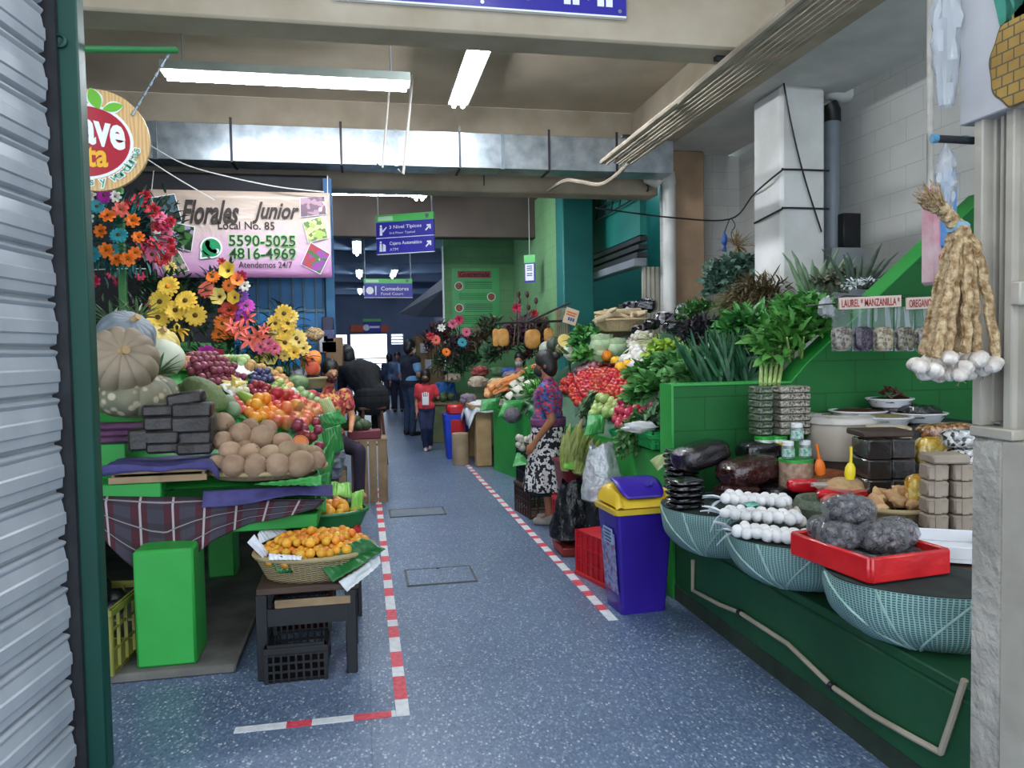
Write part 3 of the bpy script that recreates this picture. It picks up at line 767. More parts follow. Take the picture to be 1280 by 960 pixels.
g = thing('paper_notice', 'white notice in a blue frame hanging in front of the lime wall', 'notice', (p.x, 11.6, p.z), (0, 0, R(-35)))
obj('frame', MB().bb((-.09, 0, -.16), (.09, .012, .14)), SIGN_BLUE, g, smooth=False); obj('header', MB().bb((-.09, 0, .14), (.09, .012, .26)), SIGN_GREEN, g, smooth=False); obj('sheet', MB().bb((-.07, -.003, -.13), (.07, 0, .12)), SIGN_WHITE, g, smooth=False)
m = MB()
for z in (.08, .05, .02, -.03, -.06): m.bb((-.045, -.005, z), (.045, -.003, z+.015))
obj('text_line', m, SIGN_BLUE, g, smooth=False); obj('cord', MB().tube([(0, .006, .26), (0, .006, 1.3)], .005, 5), PVC, g)
# corridor staircase underside on the right
m = MB(); m.add([aY(498, 392, 17), aY(553, 348, 15.5), aY(553, 362, 15.5), aY(520, 396, 17)]+[v+V((1.0, .6, 0)) for v in (aY(498, 392, 17), aY(553, 348, 15.5), aY(553, 362, 15.5), aY(520, 396, 17))], [(0, 1, 2, 3), (4, 7, 6, 5), (0, 4, 5, 1), (1, 5, 6, 2), (2, 6, 7, 3), (3, 7, 4, 0)]); struct('trim_3', m, M('stair_soffit', '#b9bcc2', '#a6abb3', 2, .7), smooth=False)
# sign above the exit
q = pxr(438, 403, 486, 416, Y1); g = thing('exit_sign', 'long dark blue sign with orange ends above the bright exit', 'sign', (q[0], Y1-.04, q[1]))
w = q[2]-q[0]; h = q[3]-q[1]
obj('panel', MB().bb((w*.34, 0, 0), (w*.8, .03, h)), SIGN_BLUE, g, smooth=False); obj('panel', MB().bb((0, 0, h*.1), (w*.34, .03, h*.75)), M('sign_orange', '#c4542f', rough=.5), g, smooth=False); obj('panel', MB().bb((w*.8, 0, h*.1), (w, .03, h*.7)), M('sign_orange', '#c4542f'), g, smooth=False)
obj('header', MB().bb((w*.33, 0, h*1.05), (w*.8, .03, h*1.3)), SIGN_GREEN, g, smooth=False)
m = MB(); flat(circ(w*.41, h*.5, h*.3, 12), 0, m); flat([(w*.5, h*.45), (w*.76, h*.45), (w*.76, h*.65), (w*.5, h*.65)], 0, m); obj('pictogram', m, SIGN_WHITE, g, smooth=False)

# ------------------------------------------------------------------ round wooden sign on its green bar
post = V((-.95, 2.95, 0))
sg = thing('round_shop_sign', 'round wooden fruit shop sign with red disc, hanging behind the shutter post', 'sign', (-1.0, 3.3, aY(117, 175, 3.3).z))
r = .197; u = r/63.0
t = NT('sign_wood'); co = t.coord(); mp = t.node('Mapping'); t.ln(co, mp.inputs[0]); mp.inputs['Scale'].default_value = (6, 1, 1.2)
w_ = t.node('TexWave', Scale=4, Distortion=6, Detail=2); t.ln(mp.outputs[0], w_.inputs[0]); t.col(t.ramp(w_.outputs['Fac'], [(.2, '#cfa266'), (.8, '#e0b97f')])); t.set(Roughness=.5)
m = MB(); m.prism(circ(0, 0, r, 48), .02); obj('board', m, t.m, sg, smooth=False)
cxr = -13*u; 
m = MB(); flat(circ(cxr, -2*u, 57*u, 40, rz=47*u), 0, m); obj('disc_outline', m, SIGN_WHITE, sg, smooth=False)
m = MB(); flat(circ(cxr, -2*u, 53.5*u, 40, rz=43.5*u), -.002, m); obj('disc', m, M('sign_red', '#b3182f', '#a91429', 4, .4), sg, smooth=False)
def lf(a, b, wd): 
    a = V((a[0], 0, a[1])); b = V((b[0], 0, b[1])); d = b-a; n = V((-d.z, 0, d.x)).normalized(); o = []
    for i in range(9): t_ = i/8; p = a+d*t_+n*wd*math.sin(PI*t_)**.8; o.append((p.x, p.z))
    for i in range(8, -1, -1): t_ = i/8; p = a+d*t_-n*wd*math.sin(PI*t_)**.8; o.append((p.x, p.z))
    return o
for a, b, wd in (((6, 38), (-4, 64), 7.5), ((10, 38), (34, 44), 5.5)):
    A = (a[0]*u, a[1]*u); B = (b[0]*u, b[1]*u)
    m = MB(); flat(lf(A, B, (wd+2)*u), -.001, m); obj('leaf_outline', m, SIGN_WHITE, sg, smooth=False); m = MB(); flat(lf(A, B, wd*u), -.003, m); obj('leaf', m, M('sign_leaf', '#6cbb2f', rough=.5), sg, smooth=False)
YEL = M('sign_yellow', '#f0b52a', rough=.5)
tilt = lambda v: V((v.x, v.y, v.z - (v.x)*.18))
ftext(sg, 'ave', SIGN_WHITE, -16*u, -7*u, 51*u, 31*u, -.005, 0, .035, fn=tilt); ftext(sg, 'ta', YEL, -12*u, -34*u, 26*u, 26*u, -.005, 0, .03)
mo = MB(); mi_ = MB()
s = 'as y verduras'
for i, ch in enumerate(s):
    if ch == ' ': continue
    vs, fs = glyphs(ch, 0, .0); wx = max(v.x for v in vs)
    an = R(-99+i*7.1); rad = 56*u; sz = 15*u
    T = Matrix.Translation((cxr*.35+rad*math.cos(an), -.004, rad*math.sin(an)+1*u)) @ Matrix.Rotation(-(an+PI/2), 4, 'Y') @ Matrix.Scale(sz, 4) @ Matrix.Rotation(PI/2, 4, 'X') @ Matrix.Translation((-wx/2, -.1, 0))
    mi_.add(vs, fs, 0, Matrix.Translation((0, -.002, 0)) @ T)
    vs, fs = glyphs(ch, 0, .09); mo.add(vs, fs, 0, T)
obj('lettering_outline', mo, SIGN_WHITE, sg, smooth=False); obj('lettering', mi_, M('sign_text_green', '#3f9a62', rough=.5), sg, smooth=False)
bp = aY(220, 63, 3.4)
g = thing('sign_bracket', 'green bar reaching out from the shutter post to carry the round sign', 'bracket', (0, 0, 0))
obj('bar', MB().tube([(-.955, 2.99, aY(104, 62, 2.99).z), (bp.x, 3.4, bp.z)], .013, 10), M('bracket_green', '#2c7d45', rough=.4), g)
ch = MB(); a = V((bp.x-.015, 3.39, bp.z)); b = V((-1.0+44*u, 3.29, sg.location.z+31*u))
n = 14
for i in range(n):
    p = a.lerp(b, i/n); q = a.lerp(b, (i+.9)/n); ch.tube([p, q], .006 if i % 2 else .0035, 5)
obj('chain', ch, STEEL, g)
# ------------------------------------------------------------------ roller shutter and its teal post, left edge
g = thing('roller_shutter', 'grey ribbed steel roller shutter closing the shop at the left edge', 'shutter', (-1.035, 2.90, 0), (0, 0, R(-7)))
t = NT('shutter_paint'); co = t.coord(); t.col(t.ramp(t.noise(4, 5, co), [(.3, '#a6adb5'), (.7, '#bdc3c9')])); t.set(Roughness=.45, Metallic=.2); t.bump(t.noise(30, 3, co), .05); SHUT = t.m
prof = [(0, 0), (.004, .004), (.017, .010), (.020, .022), (.012, .028), (.004, .034), (.008, .046), (.022, .052), (.022, .078), (.008, .086), (.0, .092), (.0, .10)]
H = .165; prof = [(0, 0), (.004, .004), (.009, .012), (.009, .018), (.0, .022), (-.016, .026), (-.016, .034), (.001, .040), (.006, .044), (.008, .075), (.014, .080), (.014, .118), (.008, .124), (.004, .150), (.0, .165)]; m = MB()
vs = []; fs = []; zz = []
for k in range(18):
    for dx, dz in prof: zz.append((dx, .02+k*H+dz))
L = 2.3
for dx, z in zz: vs += [(dx, 0, z), (dx, -L, z), (dx-.02, 0, z), (dx-.02, -L, z)]
for i in range(len(zz)-1):
    a = i*4; b = a+4
    fs += [(a, a+1, b+1, b), (a+2, b+2, b+3, a+3), (a, b, b+2, a+2), (a+1, a+3, b+3, b+1)]
m.add(vs, fs); obj('curtain', m, SHUT, g, smooth=True, angle=25)
m = MB(); m.bb((-.06, .0, 0), (-.03, .06, 3.4)); m.bb((-.05, .012, 0), (.04, .03, 3.4)); obj('guide_channel', m, DKMETAL, g, smooth=False)
g = thing('shutter_post', 'dark green steel post at the end of the roller shutter with a round boss', 'post', (-1.0, 2.95, 0))
obj('column', MB().bb((-.002, -.02, 0), (.068, .055, 3.4), .006), TEAL, g)
obj('boss', MB().lathe([(.0, 0), (.018, 0), (.024, .006), (.024, .014), (.016, .018), (.012, .008), (0, .006)], 18, Matrix.Translation((.014, -.02, aY(91, 53, 2.93).z)) @ Matrix.Rotation(PI/2, 4, 'X')), TEAL, g)

# ------------------------------------------------------------------ concrete pier, metal gate and pineapple sign, right edge
XP = 1.72
CONC = M('rough_concrete', '#b3ada3', '#928c83', 5, .95, bump=.9, bscale=26, dist=.02)
m = MB()
def pier(u, v):
    a = 2*PI*u; 
    return V((0, 0, 0))
yA = XP/math.tan(math.atan2(aX(1211, 700, XP).x, aX(1211, 700, XP).y)); yB = aX(1253, 700, XP).y
zt = aX(1213, 545, XP).z
struct('pillar_right', MB().bb((XP, yB, 0), (XP+.26, yA, zt), .012), CONC)
m = MB(); m.bb((XP+.012, .75, 0), (XP+.06, yB-.004, zt+.02), .004); 
g = thing('sliding_gate', 'beige painted metal gate with upright channels beside the concrete pier', 'gate', (XP, 0, 0))
GB = M('beige_gate_paint', '#b4ada0', '#a39c8f', 6, .5, bump=.12)
zg = 3.0
def ch(px0, px1, z0, z1, x=0, d=.05): 
    y1 = aX(px0, 400, XP+x).y; y0 = aX(px1, 400, XP+x).y
    obj('upright', MB().bb((x, y0, z0), (x+d, y1, z1), .004), GB, g)
zb = aX(1213, 540, XP).z
ch(1215, 1226, zb+.02, zg, 0); ch(1230, 1242, zb+.03, zg, .035); ch(1247, 1251, 1.45, zg, .03, .03); ch(1254, 1265, zb, zg, .01); ch(1270, 1300, 0, zg, .03)
ch(1254, 1330, 0, zb-.012, -.003)
y1 = aX(1213, 540, XP).y; y0 = aX(1268, 545, XP).y
obj('rail', MB().bb((-.006, y0, zb-.01), (.05, y1, zb+.02), .004), GB, g); obj('latch', MB().bb((.0, aX(1275, 370, XP).y, aX(1270, 372, XP).z-.02), (.05, aX(1262, 360, XP).y, aX(1270, 352, XP).z), .004), GB, g)
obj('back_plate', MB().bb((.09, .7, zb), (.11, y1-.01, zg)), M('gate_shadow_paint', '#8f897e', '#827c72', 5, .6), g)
y = aX(1204, 150, XP).y; zs = aX(1204, 158, XP).z
g = thing('pineapple_sign', 'grey board with a painted pineapple mounted above the metal gate', 'sign', (XP-.012, y, zs), (0, 0, R(-90)))
t = NT('grey_board'); co = t.coord(); t.col(t.ramp(t.noise(4, 6, co), [(.3, '#a9a9ad'), (.7, '#bfbfc2')])); t.set(Roughness=.6)
obj('board', MB().bb((0, 0, 0), (.75, .07, .75), .003), t.m, g, smooth=False)
def sp(px, py): p = aX(px, py, XP-.012); return ((y-p.y), p.z-zs)
c = sp(1262, 75); e1 = sp(1228, 75); e2 = sp(1262, 28); rx = .105; rz = .125
cx, cz = sp(1266, 76)[0]+.035, sp(1262, 76)[1]
t = NT('painted_pineapple'); co = t.coord(); ck = t.node('TexBrick', offset=.5); mp = t.node('Mapping'); t.ln(co, mp.inputs[0]); mp.inputs['Rotation'].default_value = (PI/2, R(18), 0); t.ln(mp.outputs[0], ck.inputs[0])
for k, q in (('Scale', 1), ('Mortar Size', .0022), ('Brick Width', .036), ('Row Height', .03)): ck.inputs[k].default_value = q
t.col(t.mix(ck.outputs['Fac'], t.ramp(t.noise(12, 4, co), [(.3, '#8f6c28'), (.7, '#a8853c')]), '#4f4836')); t.set(Roughness=.6)
m = MB(); flat([(cx+(rx+.006)*math.cos(a)*(1+.03*math.sin(9*a)), cz+(rz+.006)*math.sin(a)*(1+.03*math.sin(9*a))) for a in [2*PI*i/60 for i in range(60)]], 0, m); obj('outline', m, M('paint_brown', '#54461f', rough=.6), g, smooth=False)
m = MB(); flat([(cx+rx*math.cos(a)*(1+.03*math.sin(9*a)), cz+rz*math.sin(a)*(1+.03*math.sin(9*a))) for a in [2*PI*i/60 for i in range(60)]], -.002, m); obj('fruit', m, t.m, g, smooth=False)
m = MB()
for i, (dx, hh) in enumerate(((-.5, .2), (-.25, .28), (0, .34), (.25, .28), (.5, .2))): 
    bx = cx+dx*rx*.9; flat([(bx-.028, cz+rz*.82), (bx+.028, cz+rz*.82), (bx+.02+dx*.09, cz+rz+hh*.5), (bx+dx*.18, cz+rz+hh), (bx-.03+dx*.06, cz+rz+hh*.5)], -.002, m)
obj('crown', m, M('paint_teal_green', '#2b7f6a', '#3a9280', 20, .6), g, smooth=False)
# dark rod with blue ends poking out of the gate
a = aX(1213, 173, XP); 
g = thing('hook_rod', 'dark round rod with blue ends sticking out from the gate under the pineapple sign', 'rod', (XP, a.y+.02, a.z))
obj('rod', MB().tube([(.03, 0, 0), (-.10, .006, .003)], .011, 10), DKMETAL, g)
for x in (-.10, .0): obj('end_cap', MB().tube([(x-.004, .006, .003), (x+.012, .005, .003)], .0125, 10), M('blue_tape', '#4e86a8', rough=.5), g)
# white pole standing on the green divider
a = aY(1164, 305, 4.35); single('support_pole', MB().tube([(a.x, 4.36, 2.0), (a.x-.01, 4.36, 3.85)], .02, 10), M('white_pole', '#cfccc4', '#b6b2a8', 8, .6), 'thin white painted pole rising behind the garlic braids', 'pole')
# hanging plastic bags
def hanging_bag(lab, c, w, h, d, mt, name='plastic_bag', grp=None, seed=1, knot=True, z2=None):
    m = MB()
    def fn(u, v):
        a = 2*PI*u; r = (math.sin(PI*min(1, v*1.02+.0))**.55 if v > .5 else (1-(.5-v)**2*3.2)**.5 if v > .05 else .5)
        k = 1+.55*nz((math.cos(a)*2, math.sin(a)*2, v*5), 1.6, seed)
        return V((c[0]+w/2*math.cos(a)*max(.05, r)*k, c[1]+d/2*math.sin(a)*max(.05, r)*k, c[2]+h*v))
    m.grid(fn, 20, 14); return single(name, m, mt, lab, 'bag', grp)
WBAG = film('white_bag_film', '#d3d7dc', .42, .2, 14)
hanging_bag('white plastic bag bulging beside the pineapple sign', aX(1189, 130, 1.68)+V((.0, .02, .0)), .075, .42, .07, WBAG, seed=2)
hanging_bag('white plastic bags hanging below the dark rod', aX(1198, 262, 1.69)+V((0, .05, 0)), .05, .20, .06, WBAG, seed=5)
m = MB(); a = aX(1198, 330, 1.70); m.box((a.x, a.y+.10, a.z+.13), (.02, .08, .28), .008); 
g = thing('folded_sack', 'folded blue, pink and white sacks hanging behind the garlic braids', 'sack', (0, 0, 0))
obj('sack', MB().box((a.x+.035, a.y+.08, a.z+.17), (.03, .05, .23), .01), M('blue_sack', '#4f8fd6', '#76a9e0', 20, .6), g); obj('sack', MB().box((a.x+.02, a.y+.13, a.z+.10), (.03, .07, .30), .01), M('pink_sack', '#c98a95', '#dcd2cf', 9, .6), g); obj('sack', MB().box((a.x+.03, a.y+.11, a.z+.02), (.03, .05, .05), .01), M('red_sack', '#b52630', rough=.6), g)
# ------------------------------------------------------------------ garlic braids
g = thing('garlic_braid', 'bunch of dried garlic braids hanging from the gate with white bulbs at the bottom', 'garlic', (0, 0, 0))
STRAW = M('dry_straw', '#d2b88f', '#8a6840', 55, .85, bump=1.0, bscale=130); GARLIC = M('garlic_skin', '#ddd6ca', '#bfb2a8', 30, .6, bump=.2, val=.12)
DG = 1.85
top = aY(1178, 262, DG); mid = aY(1196, 285, DG)
def strand(p, r, nm='braid'):
    m = MB(); P = [V(q) for q in p]; out = []; rr = []
    for i in range(len(P)-1):
        for k in range(8):
            q = P[i].lerp(P[i+1], k/8); out.append(q+V((.0018*math.sin(len(out)*1.3), .003*math.cos(len(out)*1.3), 0))); rr.append(r*(1+.12*math.sin(len(out)*2.4)))
    out.append(P[-1]); rr.append(r*.8); m.tube(out, rr, 8); obj(nm, m, STRAW, g)
bul = []
for i, (bx, by, tx) in enumerate([(1154+7.4*j, 447-6*math.sin(j*.31), 1188+2.4*j) for j in range(11)]):
    dy = .012*((i*7) % 5-2)
    strand([aY(1197, 282, DG)+V((0, dy*.4, 0)), aY(tx, 310, DG)+V((0, dy, 0)), aY((bx+tx)/2+1, 370, DG)+V((0, dy*1.5, 0)), aY(bx, by, DG)+V((0, dy*2, 0))], .0135)
obj('tie', MB().tube([aY(1190, 281, DG), aY(1205, 287, DG)], .022, 10), M('blue_string', '#7fa6bd', rough=.7), g)
strand([aY(1160, 250, DG), aY(1178, 262, DG), aY(1190, 275, DG), aY(1198, 286, DG)], .02, 'bound_top')
m = MB()
for i in range(60):
    a = rnd.uniform(-.5, .5); b = rnd.uniform(-.5, .5); d = V((-.9+rnd.uniform(-.2, .5), b, .75+a)).normalized(); q = aY(1174, 260, DG)+V((rnd.uniform(-.01, .01), rnd.uniform(-.02, .02), rnd.uniform(-.01, .01)))
    L = rnd.uniform(.04, .085); m.tube([q, q+d*L*.6, q+d*L+V((rnd.uniform(-.012, .012), 0, rnd.uniform(-.006, .015)))], [.0028, .0025, .001], 4)
obj('dry_tops', m, STRAW, g)
bm_ = MB(); bm_.ell((0, 0, 0), (.026, .026, .022), 16, 10, fn=lambda d: 1+.13*abs(math.sin(4*math.atan2(d.y, d.x)))*(1-d.z*d.z)+(.3*max(0, d.z-.8)*3))
bulb_me = bm_.mesh('bulb', GARLIC)
bpos = [(1150, 458), (1162, 452), (1174, 449), (1187, 447), (1199, 443), (1211, 448), (1223, 449), (1233, 452), (1156, 465), (1168, 462), (1181, 460), (1194, 457), (1206, 459), (1218, 460), (1229, 461), (1241, 455), (1161, 472) if False else (1174, 467), (1187, 468), (1200, 468), (1212, 466), (1145, 455)]
for i, (x, y) in enumerate(bpos):
    o = link('bulb', bulb_me, g, aY(x, y, DG+.03*((i*5) % 3-1)-.02), (rnd.uniform(2.4, 3.6), rnd.uniform(-.5, .5), rnd.uniform(0, 6))); o.scale = (rnd.uniform(.75, 1.0),)*3
m = MB()
for x, y in bpos[::2]:
    for k in range(5): 
        q = aY(x, y+6, DG-.02); m.tube([q, q+V((rnd.uniform(-.015, .015), rnd.uniform(-.01, .01), -rnd.uniform(.005, .02)))], [.0012, .0005], 3)
obj('roots', m, STRAW, g)

# ------------------------------------------------------------------ trash bin
g = thing('trash_bin', 'purple swing-lid trash bin with a yellow top beside the red crate', 'bin', (1.525, 4.19, 0), (0, 0, R(4)))
PURP = M('purple_plastic', '#2d1687', '#35209a', 3, .32, bump=.03); YELP = M('yellow_plastic', '#e6c23a', '#d9b42f', 4, .35)
def taper(z0, z1, w0, d0, w1, d1, b=.02, n=6):
    m = MB(); vs = []
    for (z, w, d) in ((z0, w0, d0), (z1, w1, d1)):
        for sx, sy in ((1, 1), (-1, 1), (-1, -1), (1, -1)):
            cxx = sx*(w/2-b); cyy = sy*(d/2-b); a0 = {(1, 1): 0, (-1, 1): PI/2, (-1, -1): PI, (1, -1): 1.5*PI}[sx, sy]
            for i in range(n): a = a0+PI/2*i/(n-1); vs.append((cxx+b*math.cos(a), cyy+b*math.sin(a), z))
    N = 4*n; fs = [(i, (i+1) % N, N+(i+1) % N, N+i) for i in range(N)]+[tuple(range(N-1, -1, -1)), tuple(range(N, 2*N))]
    return m.add(vs, fs)
obj('body', taper(0, .585, .27, .23, .345, .30), PURP, g)
m = taper(.575, .605, .375, .335, .385, .345, .03); obj('rim', m, YELP, g)
m = MB()
def hood(u, v):
    x = (.5-u)*.355; s = math.sin(PI*u); 
    y = (.5-v)*.315; 
    zz = .605+ .135*(max(0, 1-(abs(x)/.178)**5))**.5*(max(0, 1-(abs(y)/.158)**6))**.5*(.72+.28*(abs(x)/.178))
    dip = min(1, max(0, (.150-abs(x))/.02))*.62*min(1, max(0, .05-y)/.2)**.8
    return V((x, y, .605+(zz-.605)*(1-dip)))
m.grid(hood, 30, 20); obj('hood', m, YELP, g)
m = MB()
def flap(u, v):
    x = (.5-u)*.27*(1-.25*abs(2*v-1)**4); y = -.145+.225*v; z = .662+.085*v+.028*math.sin(PI*v)
    return V((x, y, z))
m.grid(flap, 10, 14); obj('swing_flap', m, PURP, g, solid=.008)
m = MB(); m.tube([(.02, -.055, .727), (.045, -.085, .716), (.07, -.08, .718), (.085, -.055, .727)], .006, 8); obj('flap_handle', m, PURP, g)
t = NT('bin_label'); co = t.coord(); t.col(t.ramp(t.noise(22, 4, co), [(.35, '#5a4a8f'), (.5, '#9aa6cc'), (.62, '#7d3a6a'), (.75, '#b0532a')])); t.set(Roughness=.35)
T = Matrix.Translation((-.1435, 0, 0)) @ Matrix.Rotation(R(-3.6), 4, 'Y')
m = MB(); m.box((-.002, -.01, .29), (.003, .19, .34), 0, 0, T); obj('label', m, t.m, g, smooth=False)
m = MB(); m.box((-.004, -.02, .44), (.003, .13, .09), 0, 0, T); obj('label_box', m, M('label_blue', '#9fb7d6', rough=.4), g, smooth=False)
m = MB()
for i in range(4): m.box((-.006, -.02, .47-.02*i), (.002, .1-.015*(i % 2), .009), 0, 0, T)
obj('label_text', m, M('label_ink', '#3c4a7c', rough=.4), g, smooth=False)

# ------------------------------------------------------------------ plastic crates
def crate_mesh(L, W, H, n=8, rows=3, bt=.008, solid=False):
    m = MB(); t_ = bt
    m.bb((-L/2, -W/2, 0), (L/2, W/2, .012))
    for s in (-1, 1):
        for i in range(n+1):
            x = -L/2+L*i/n; w = t_ if 0 < i < n else t_*2
            m.box((x*.985, s*(W/2-t_/2), H/2), (w, t_*1.6, H), 0)
        for i in range(max(2, int(n*W/L))+1):
            k = max(2, int(n*W/L)); y = -W/2+W*i/k; w = t_ if 0 < i < k else t_*2
            m.box((s*(L/2-t_/2), y*.985, H/2), (t_*1.6, w, H), 0)
        for j in range(rows+1):
            z = H*j/rows*.96+.012
            m.box((0, s*(W/2-t_/2), z), (L, t_, t_*(1.2 if j < rows else 2.4))); m.box((s*(L/2-t_/2), 0, z), (t_, W, t_*(1.2 if j < rows else 2.4)))
        if solid:
            m.box((0, s*(W/2-t_), H/2), (L, .003, H*.94)); m.box((s*(L/2-t_), 0, H/2), (.003, W, H*.94))
    return m
def crate(lab, loc, rz, L, W, H, mt, n=8, rows=3, solid=False, upside=False, grp=None):
    g = thing('plastic_crate', lab, 'crate', loc, (0, 0, rz), grp)
    b = crate_mesh(L, W, H, n, rows, .009, solid)
    if upside: b.v = [V((v.x, v.y, H-v.z)) for v in b.v]
    obj('body', b, mt, g, smooth=False)
    m = MB(); z = H if not upside else .0
    for s in (-1, 1): m.box((0, s*(W/2+.004), H-.012 if not upside else .012), (L+.02, .014, .03), .003); m.box((s*(L/2+.004), 0, H-.012 if not upside else .012), (.014, W+.02, .03), .003)
    obj('rim', m, mt, g, smooth=False)
    for s in (-1, 1): obj('handle', MB().box((s*(L/2+.006), 0, H*.75), (.012, W*.35, .035), .004), mt, g, smooth=False)
    return g
crate('red plastic crate turned upside down on the floor beside the purple bin', (1.585, 4.72, 0), R(104), .47, .32, .30, RED_PL, 7, 3, True, True)
# conduit along the dark green base
c = [aX(866, 700, 1.785), aX(866, 738, 1.785), aX(900, 756, 1.785), aX(925, 766, 1.785), aX(985, 805, 1.785), aX(1040, 858, 1.785), aX(1090, 893, 1.785), aX(1130, 916, 1.785), aX(1176, 941, 1.785)]
m = MB(); m.tube(c, .011, 8); m.tube([aX(1176, 941, 1.785), aX(1190, 900, 1.785), aX(1206, 850, 1.785)], .011, 8); g = thing('conduit', 'white conduit clipped along the dark green base of the dry goods stall', 'pipe', (0, 0, 0)); obj('pipe', m, PIPE_M, g)
for q in (c[3], c[5]): obj('clip', MB().tube([q+V((0, -.012, 0)), q+V((0, .012, 0))], .017, 10), BLACK, g)
# ------------------------------------------------------------------ left fruit stall: green masonry table
g = thing('market_table', 'bright green masonry display table of the fruit stall on thick legs', 'table', (0, 0, 0))
obj('lower_slab', MB().bb((-2.6, 3.98, .62), (-.24, 7.2, .69), .006), GREEN, g)
obj('riser', MB().bb((-2.6, 4.35, .691), (-.45, 7.1, .80)), GREEN, g)
obj('upper_slab', MB().bb((-2.6, 4.0, .80), (-.98, 4.7, .885), .006), GREEN, g)
obj('back_panel', MB().bb((-2.6, 4.30, .885), (-1.22, 4.44, 1.05), .006), GREEN, g)
m = MB()
def slope(u, v): x = -2.6+2.4*u; y = 4.05+2.76*v; return V((x, y, hC(x, y)-.03))
m.grid(slope, 30, 30); obj('sloping_top', m, GREEN, g)
for x0, y0, x1, y1, zt in ((-1.065, 3.79, -.80, 4.05, .6), (-1.02, 5.25, -.85, 5.45, .62), (-2.5, 3.9, -2.3, 4.1, .62), (-.5, 6.9, -.3, 7.1, .62)): obj('leg', MB().bb((x0, y0, .045), (x1, y1, zt), .012), GREEN_L, g)
obj('hanging_panel', MB().bb((-.95, 5.35, .33), (-.45, 5.4, .62)), WOOD_D, g)
# olive crate under the table
crate('olive plastic crate on the floor behind the shutter post', (-1.30, 3.98, .046), R(85), .46, .34, .30, M('olive_plastic', '#7d7a35', '#8d8a40', 5, .5), 5, 3)
m = MB()
for i in range(14): m.ell((-1.30+rnd.uniform(-.12, .12), 3.98+rnd.uniform(-.16, .16), .30+rnd.uniform(0, .06)), rnd.uniform(.04, .06), 10, 8)
single('crumpled_bag', m, BLACK, 'crumpled black bag heaped in the olive crate', 'bag')
# purple folded sacks, crate with cloth
PURPC = M('purple_cloth', '#33305f', '#413d76', 14, .75, bump=.3); MAUVE = M('mauve_sack', '#5b3355', '#472642', 12, .8, bump=.4)
for i in range(3): 
    q = aY(142, 539-7*i, 4.18); single('folded_sack', MB().box((q.x-.05, 4.37, 1.068+i*.034), (.40, .16, .033), .013), MAUVE, ('lowest folded mauve sack on the green slab', 'middle folded mauve sack on the green slab', 'topmost folded mauve sack under the mottled squash')[i], 'sack', 'folded mauve sacks')
g = thing('wooden_crate', 'shallow wooden slat crate under the black bricks at the table front', 'crate', (-.99, 4.14, .886))
for z in (.0, .045): obj('slat', MB().bb((-.225, -.15, z), (.225, -.138, z+.032), .002), WOOD, g)
for z in (.0, .045): obj('slat', MB().bb((-.225, .138, z), (.225, .15, z+.032), .002), WOOD, g)
for x in (-.215, .2): obj('corner_post', MB().bb((x, -.137, 0), (x+.015, .137, .08), .002), WOOD, g)
obj('bottom', MB().bb((-.2, -.137, .0), (.2, .137, .01)), WOOD, g)
m = MB()
def cl(u, v):
    x = -.25+.535*u; y = .15-.36*v; f = max(0, v-.86)/.14
    z = .088+.012*math.sin(u*9)*v-.034*f**1.3*(1+.4*math.sin(u*7+1)) - .05*max(0, u-.93)/.07
    return V((x, y+.05*f, z+.008*nz((u*5, v*4, 0), 1, 4)))
m.grid(cl, 40, 24); single('cloth', m, PURPC, 'purple cloth spread over the slat crate under the black bricks', 'cloth', None, (-.99, 4.14, .886), solid=.004)
# black bricks in clear plastic
def brick(w, h, d, core):
    g = thing('wrapped_brick', '', 'package', (0, 0, 0), 0, 'dark bricks in clear plastic on the fruit stall')
    obj('brick', MB().box((0, 0, h/2), (w, d, h), .012), core, g)
    m = MB(); m.ell((0, 0, h/2), (w*.57, d*.58, h*.57), 20, 12, fn=lambda q: (1/max(1e-3, (abs(q.x)**6+abs(q.y)**6+abs(q.z)**6)**(1/6)))*(1+.05*nz(q, 5, 3)))
    obj('wrapper', m, FILM_S, g); return g
CORE = M('dark_panela', '#1a1514', '#2b2422', 12, .45, bump=.5, coat=.15)
lbs = iter(['dark brick in clear plastic, leaning on the top of the pile', 'dark brick at the upper right of the pile in crinkled plastic', 'dark brick at the upper left with a crumpled wrapper', 'third-row dark brick on the right of the pile', 'rounded dark brick in the third row, left', 'second-row dark brick on the right above the bottom', 'second-row dark brick on the left', 'bottom right dark brick behind shiny plastic', 'bottom left dark brick behind shiny plastic', 'dark round-ended brick standing at the left end of the pile'])
PB = None
for px, py, w, h, tl in ((233, 498, .17, .065, -.16), (241, 512, .19, .075, 0), (199, 513, .155, .06, 0), (241, 530, .19, .085, 0), (203, 529, .17, .075, 0), (244, 546, .175, .075, 0), (205, 546, .165, .07, 0), (244, 560, .17, .06, 0), (205, 559, .16, .055, 0), (175, 549, .095, .11, 0)):
    q = aY(px, py, 4.12); b = brick(w, h, .13, CORE); b.location = (q.x, 4.14+rnd.uniform(-.01, .01), max(.982, q.z-h/2)); b.rotation_euler = (0, tl, rnd.uniform(-.06, .06)); b['label'] = next(lbs)
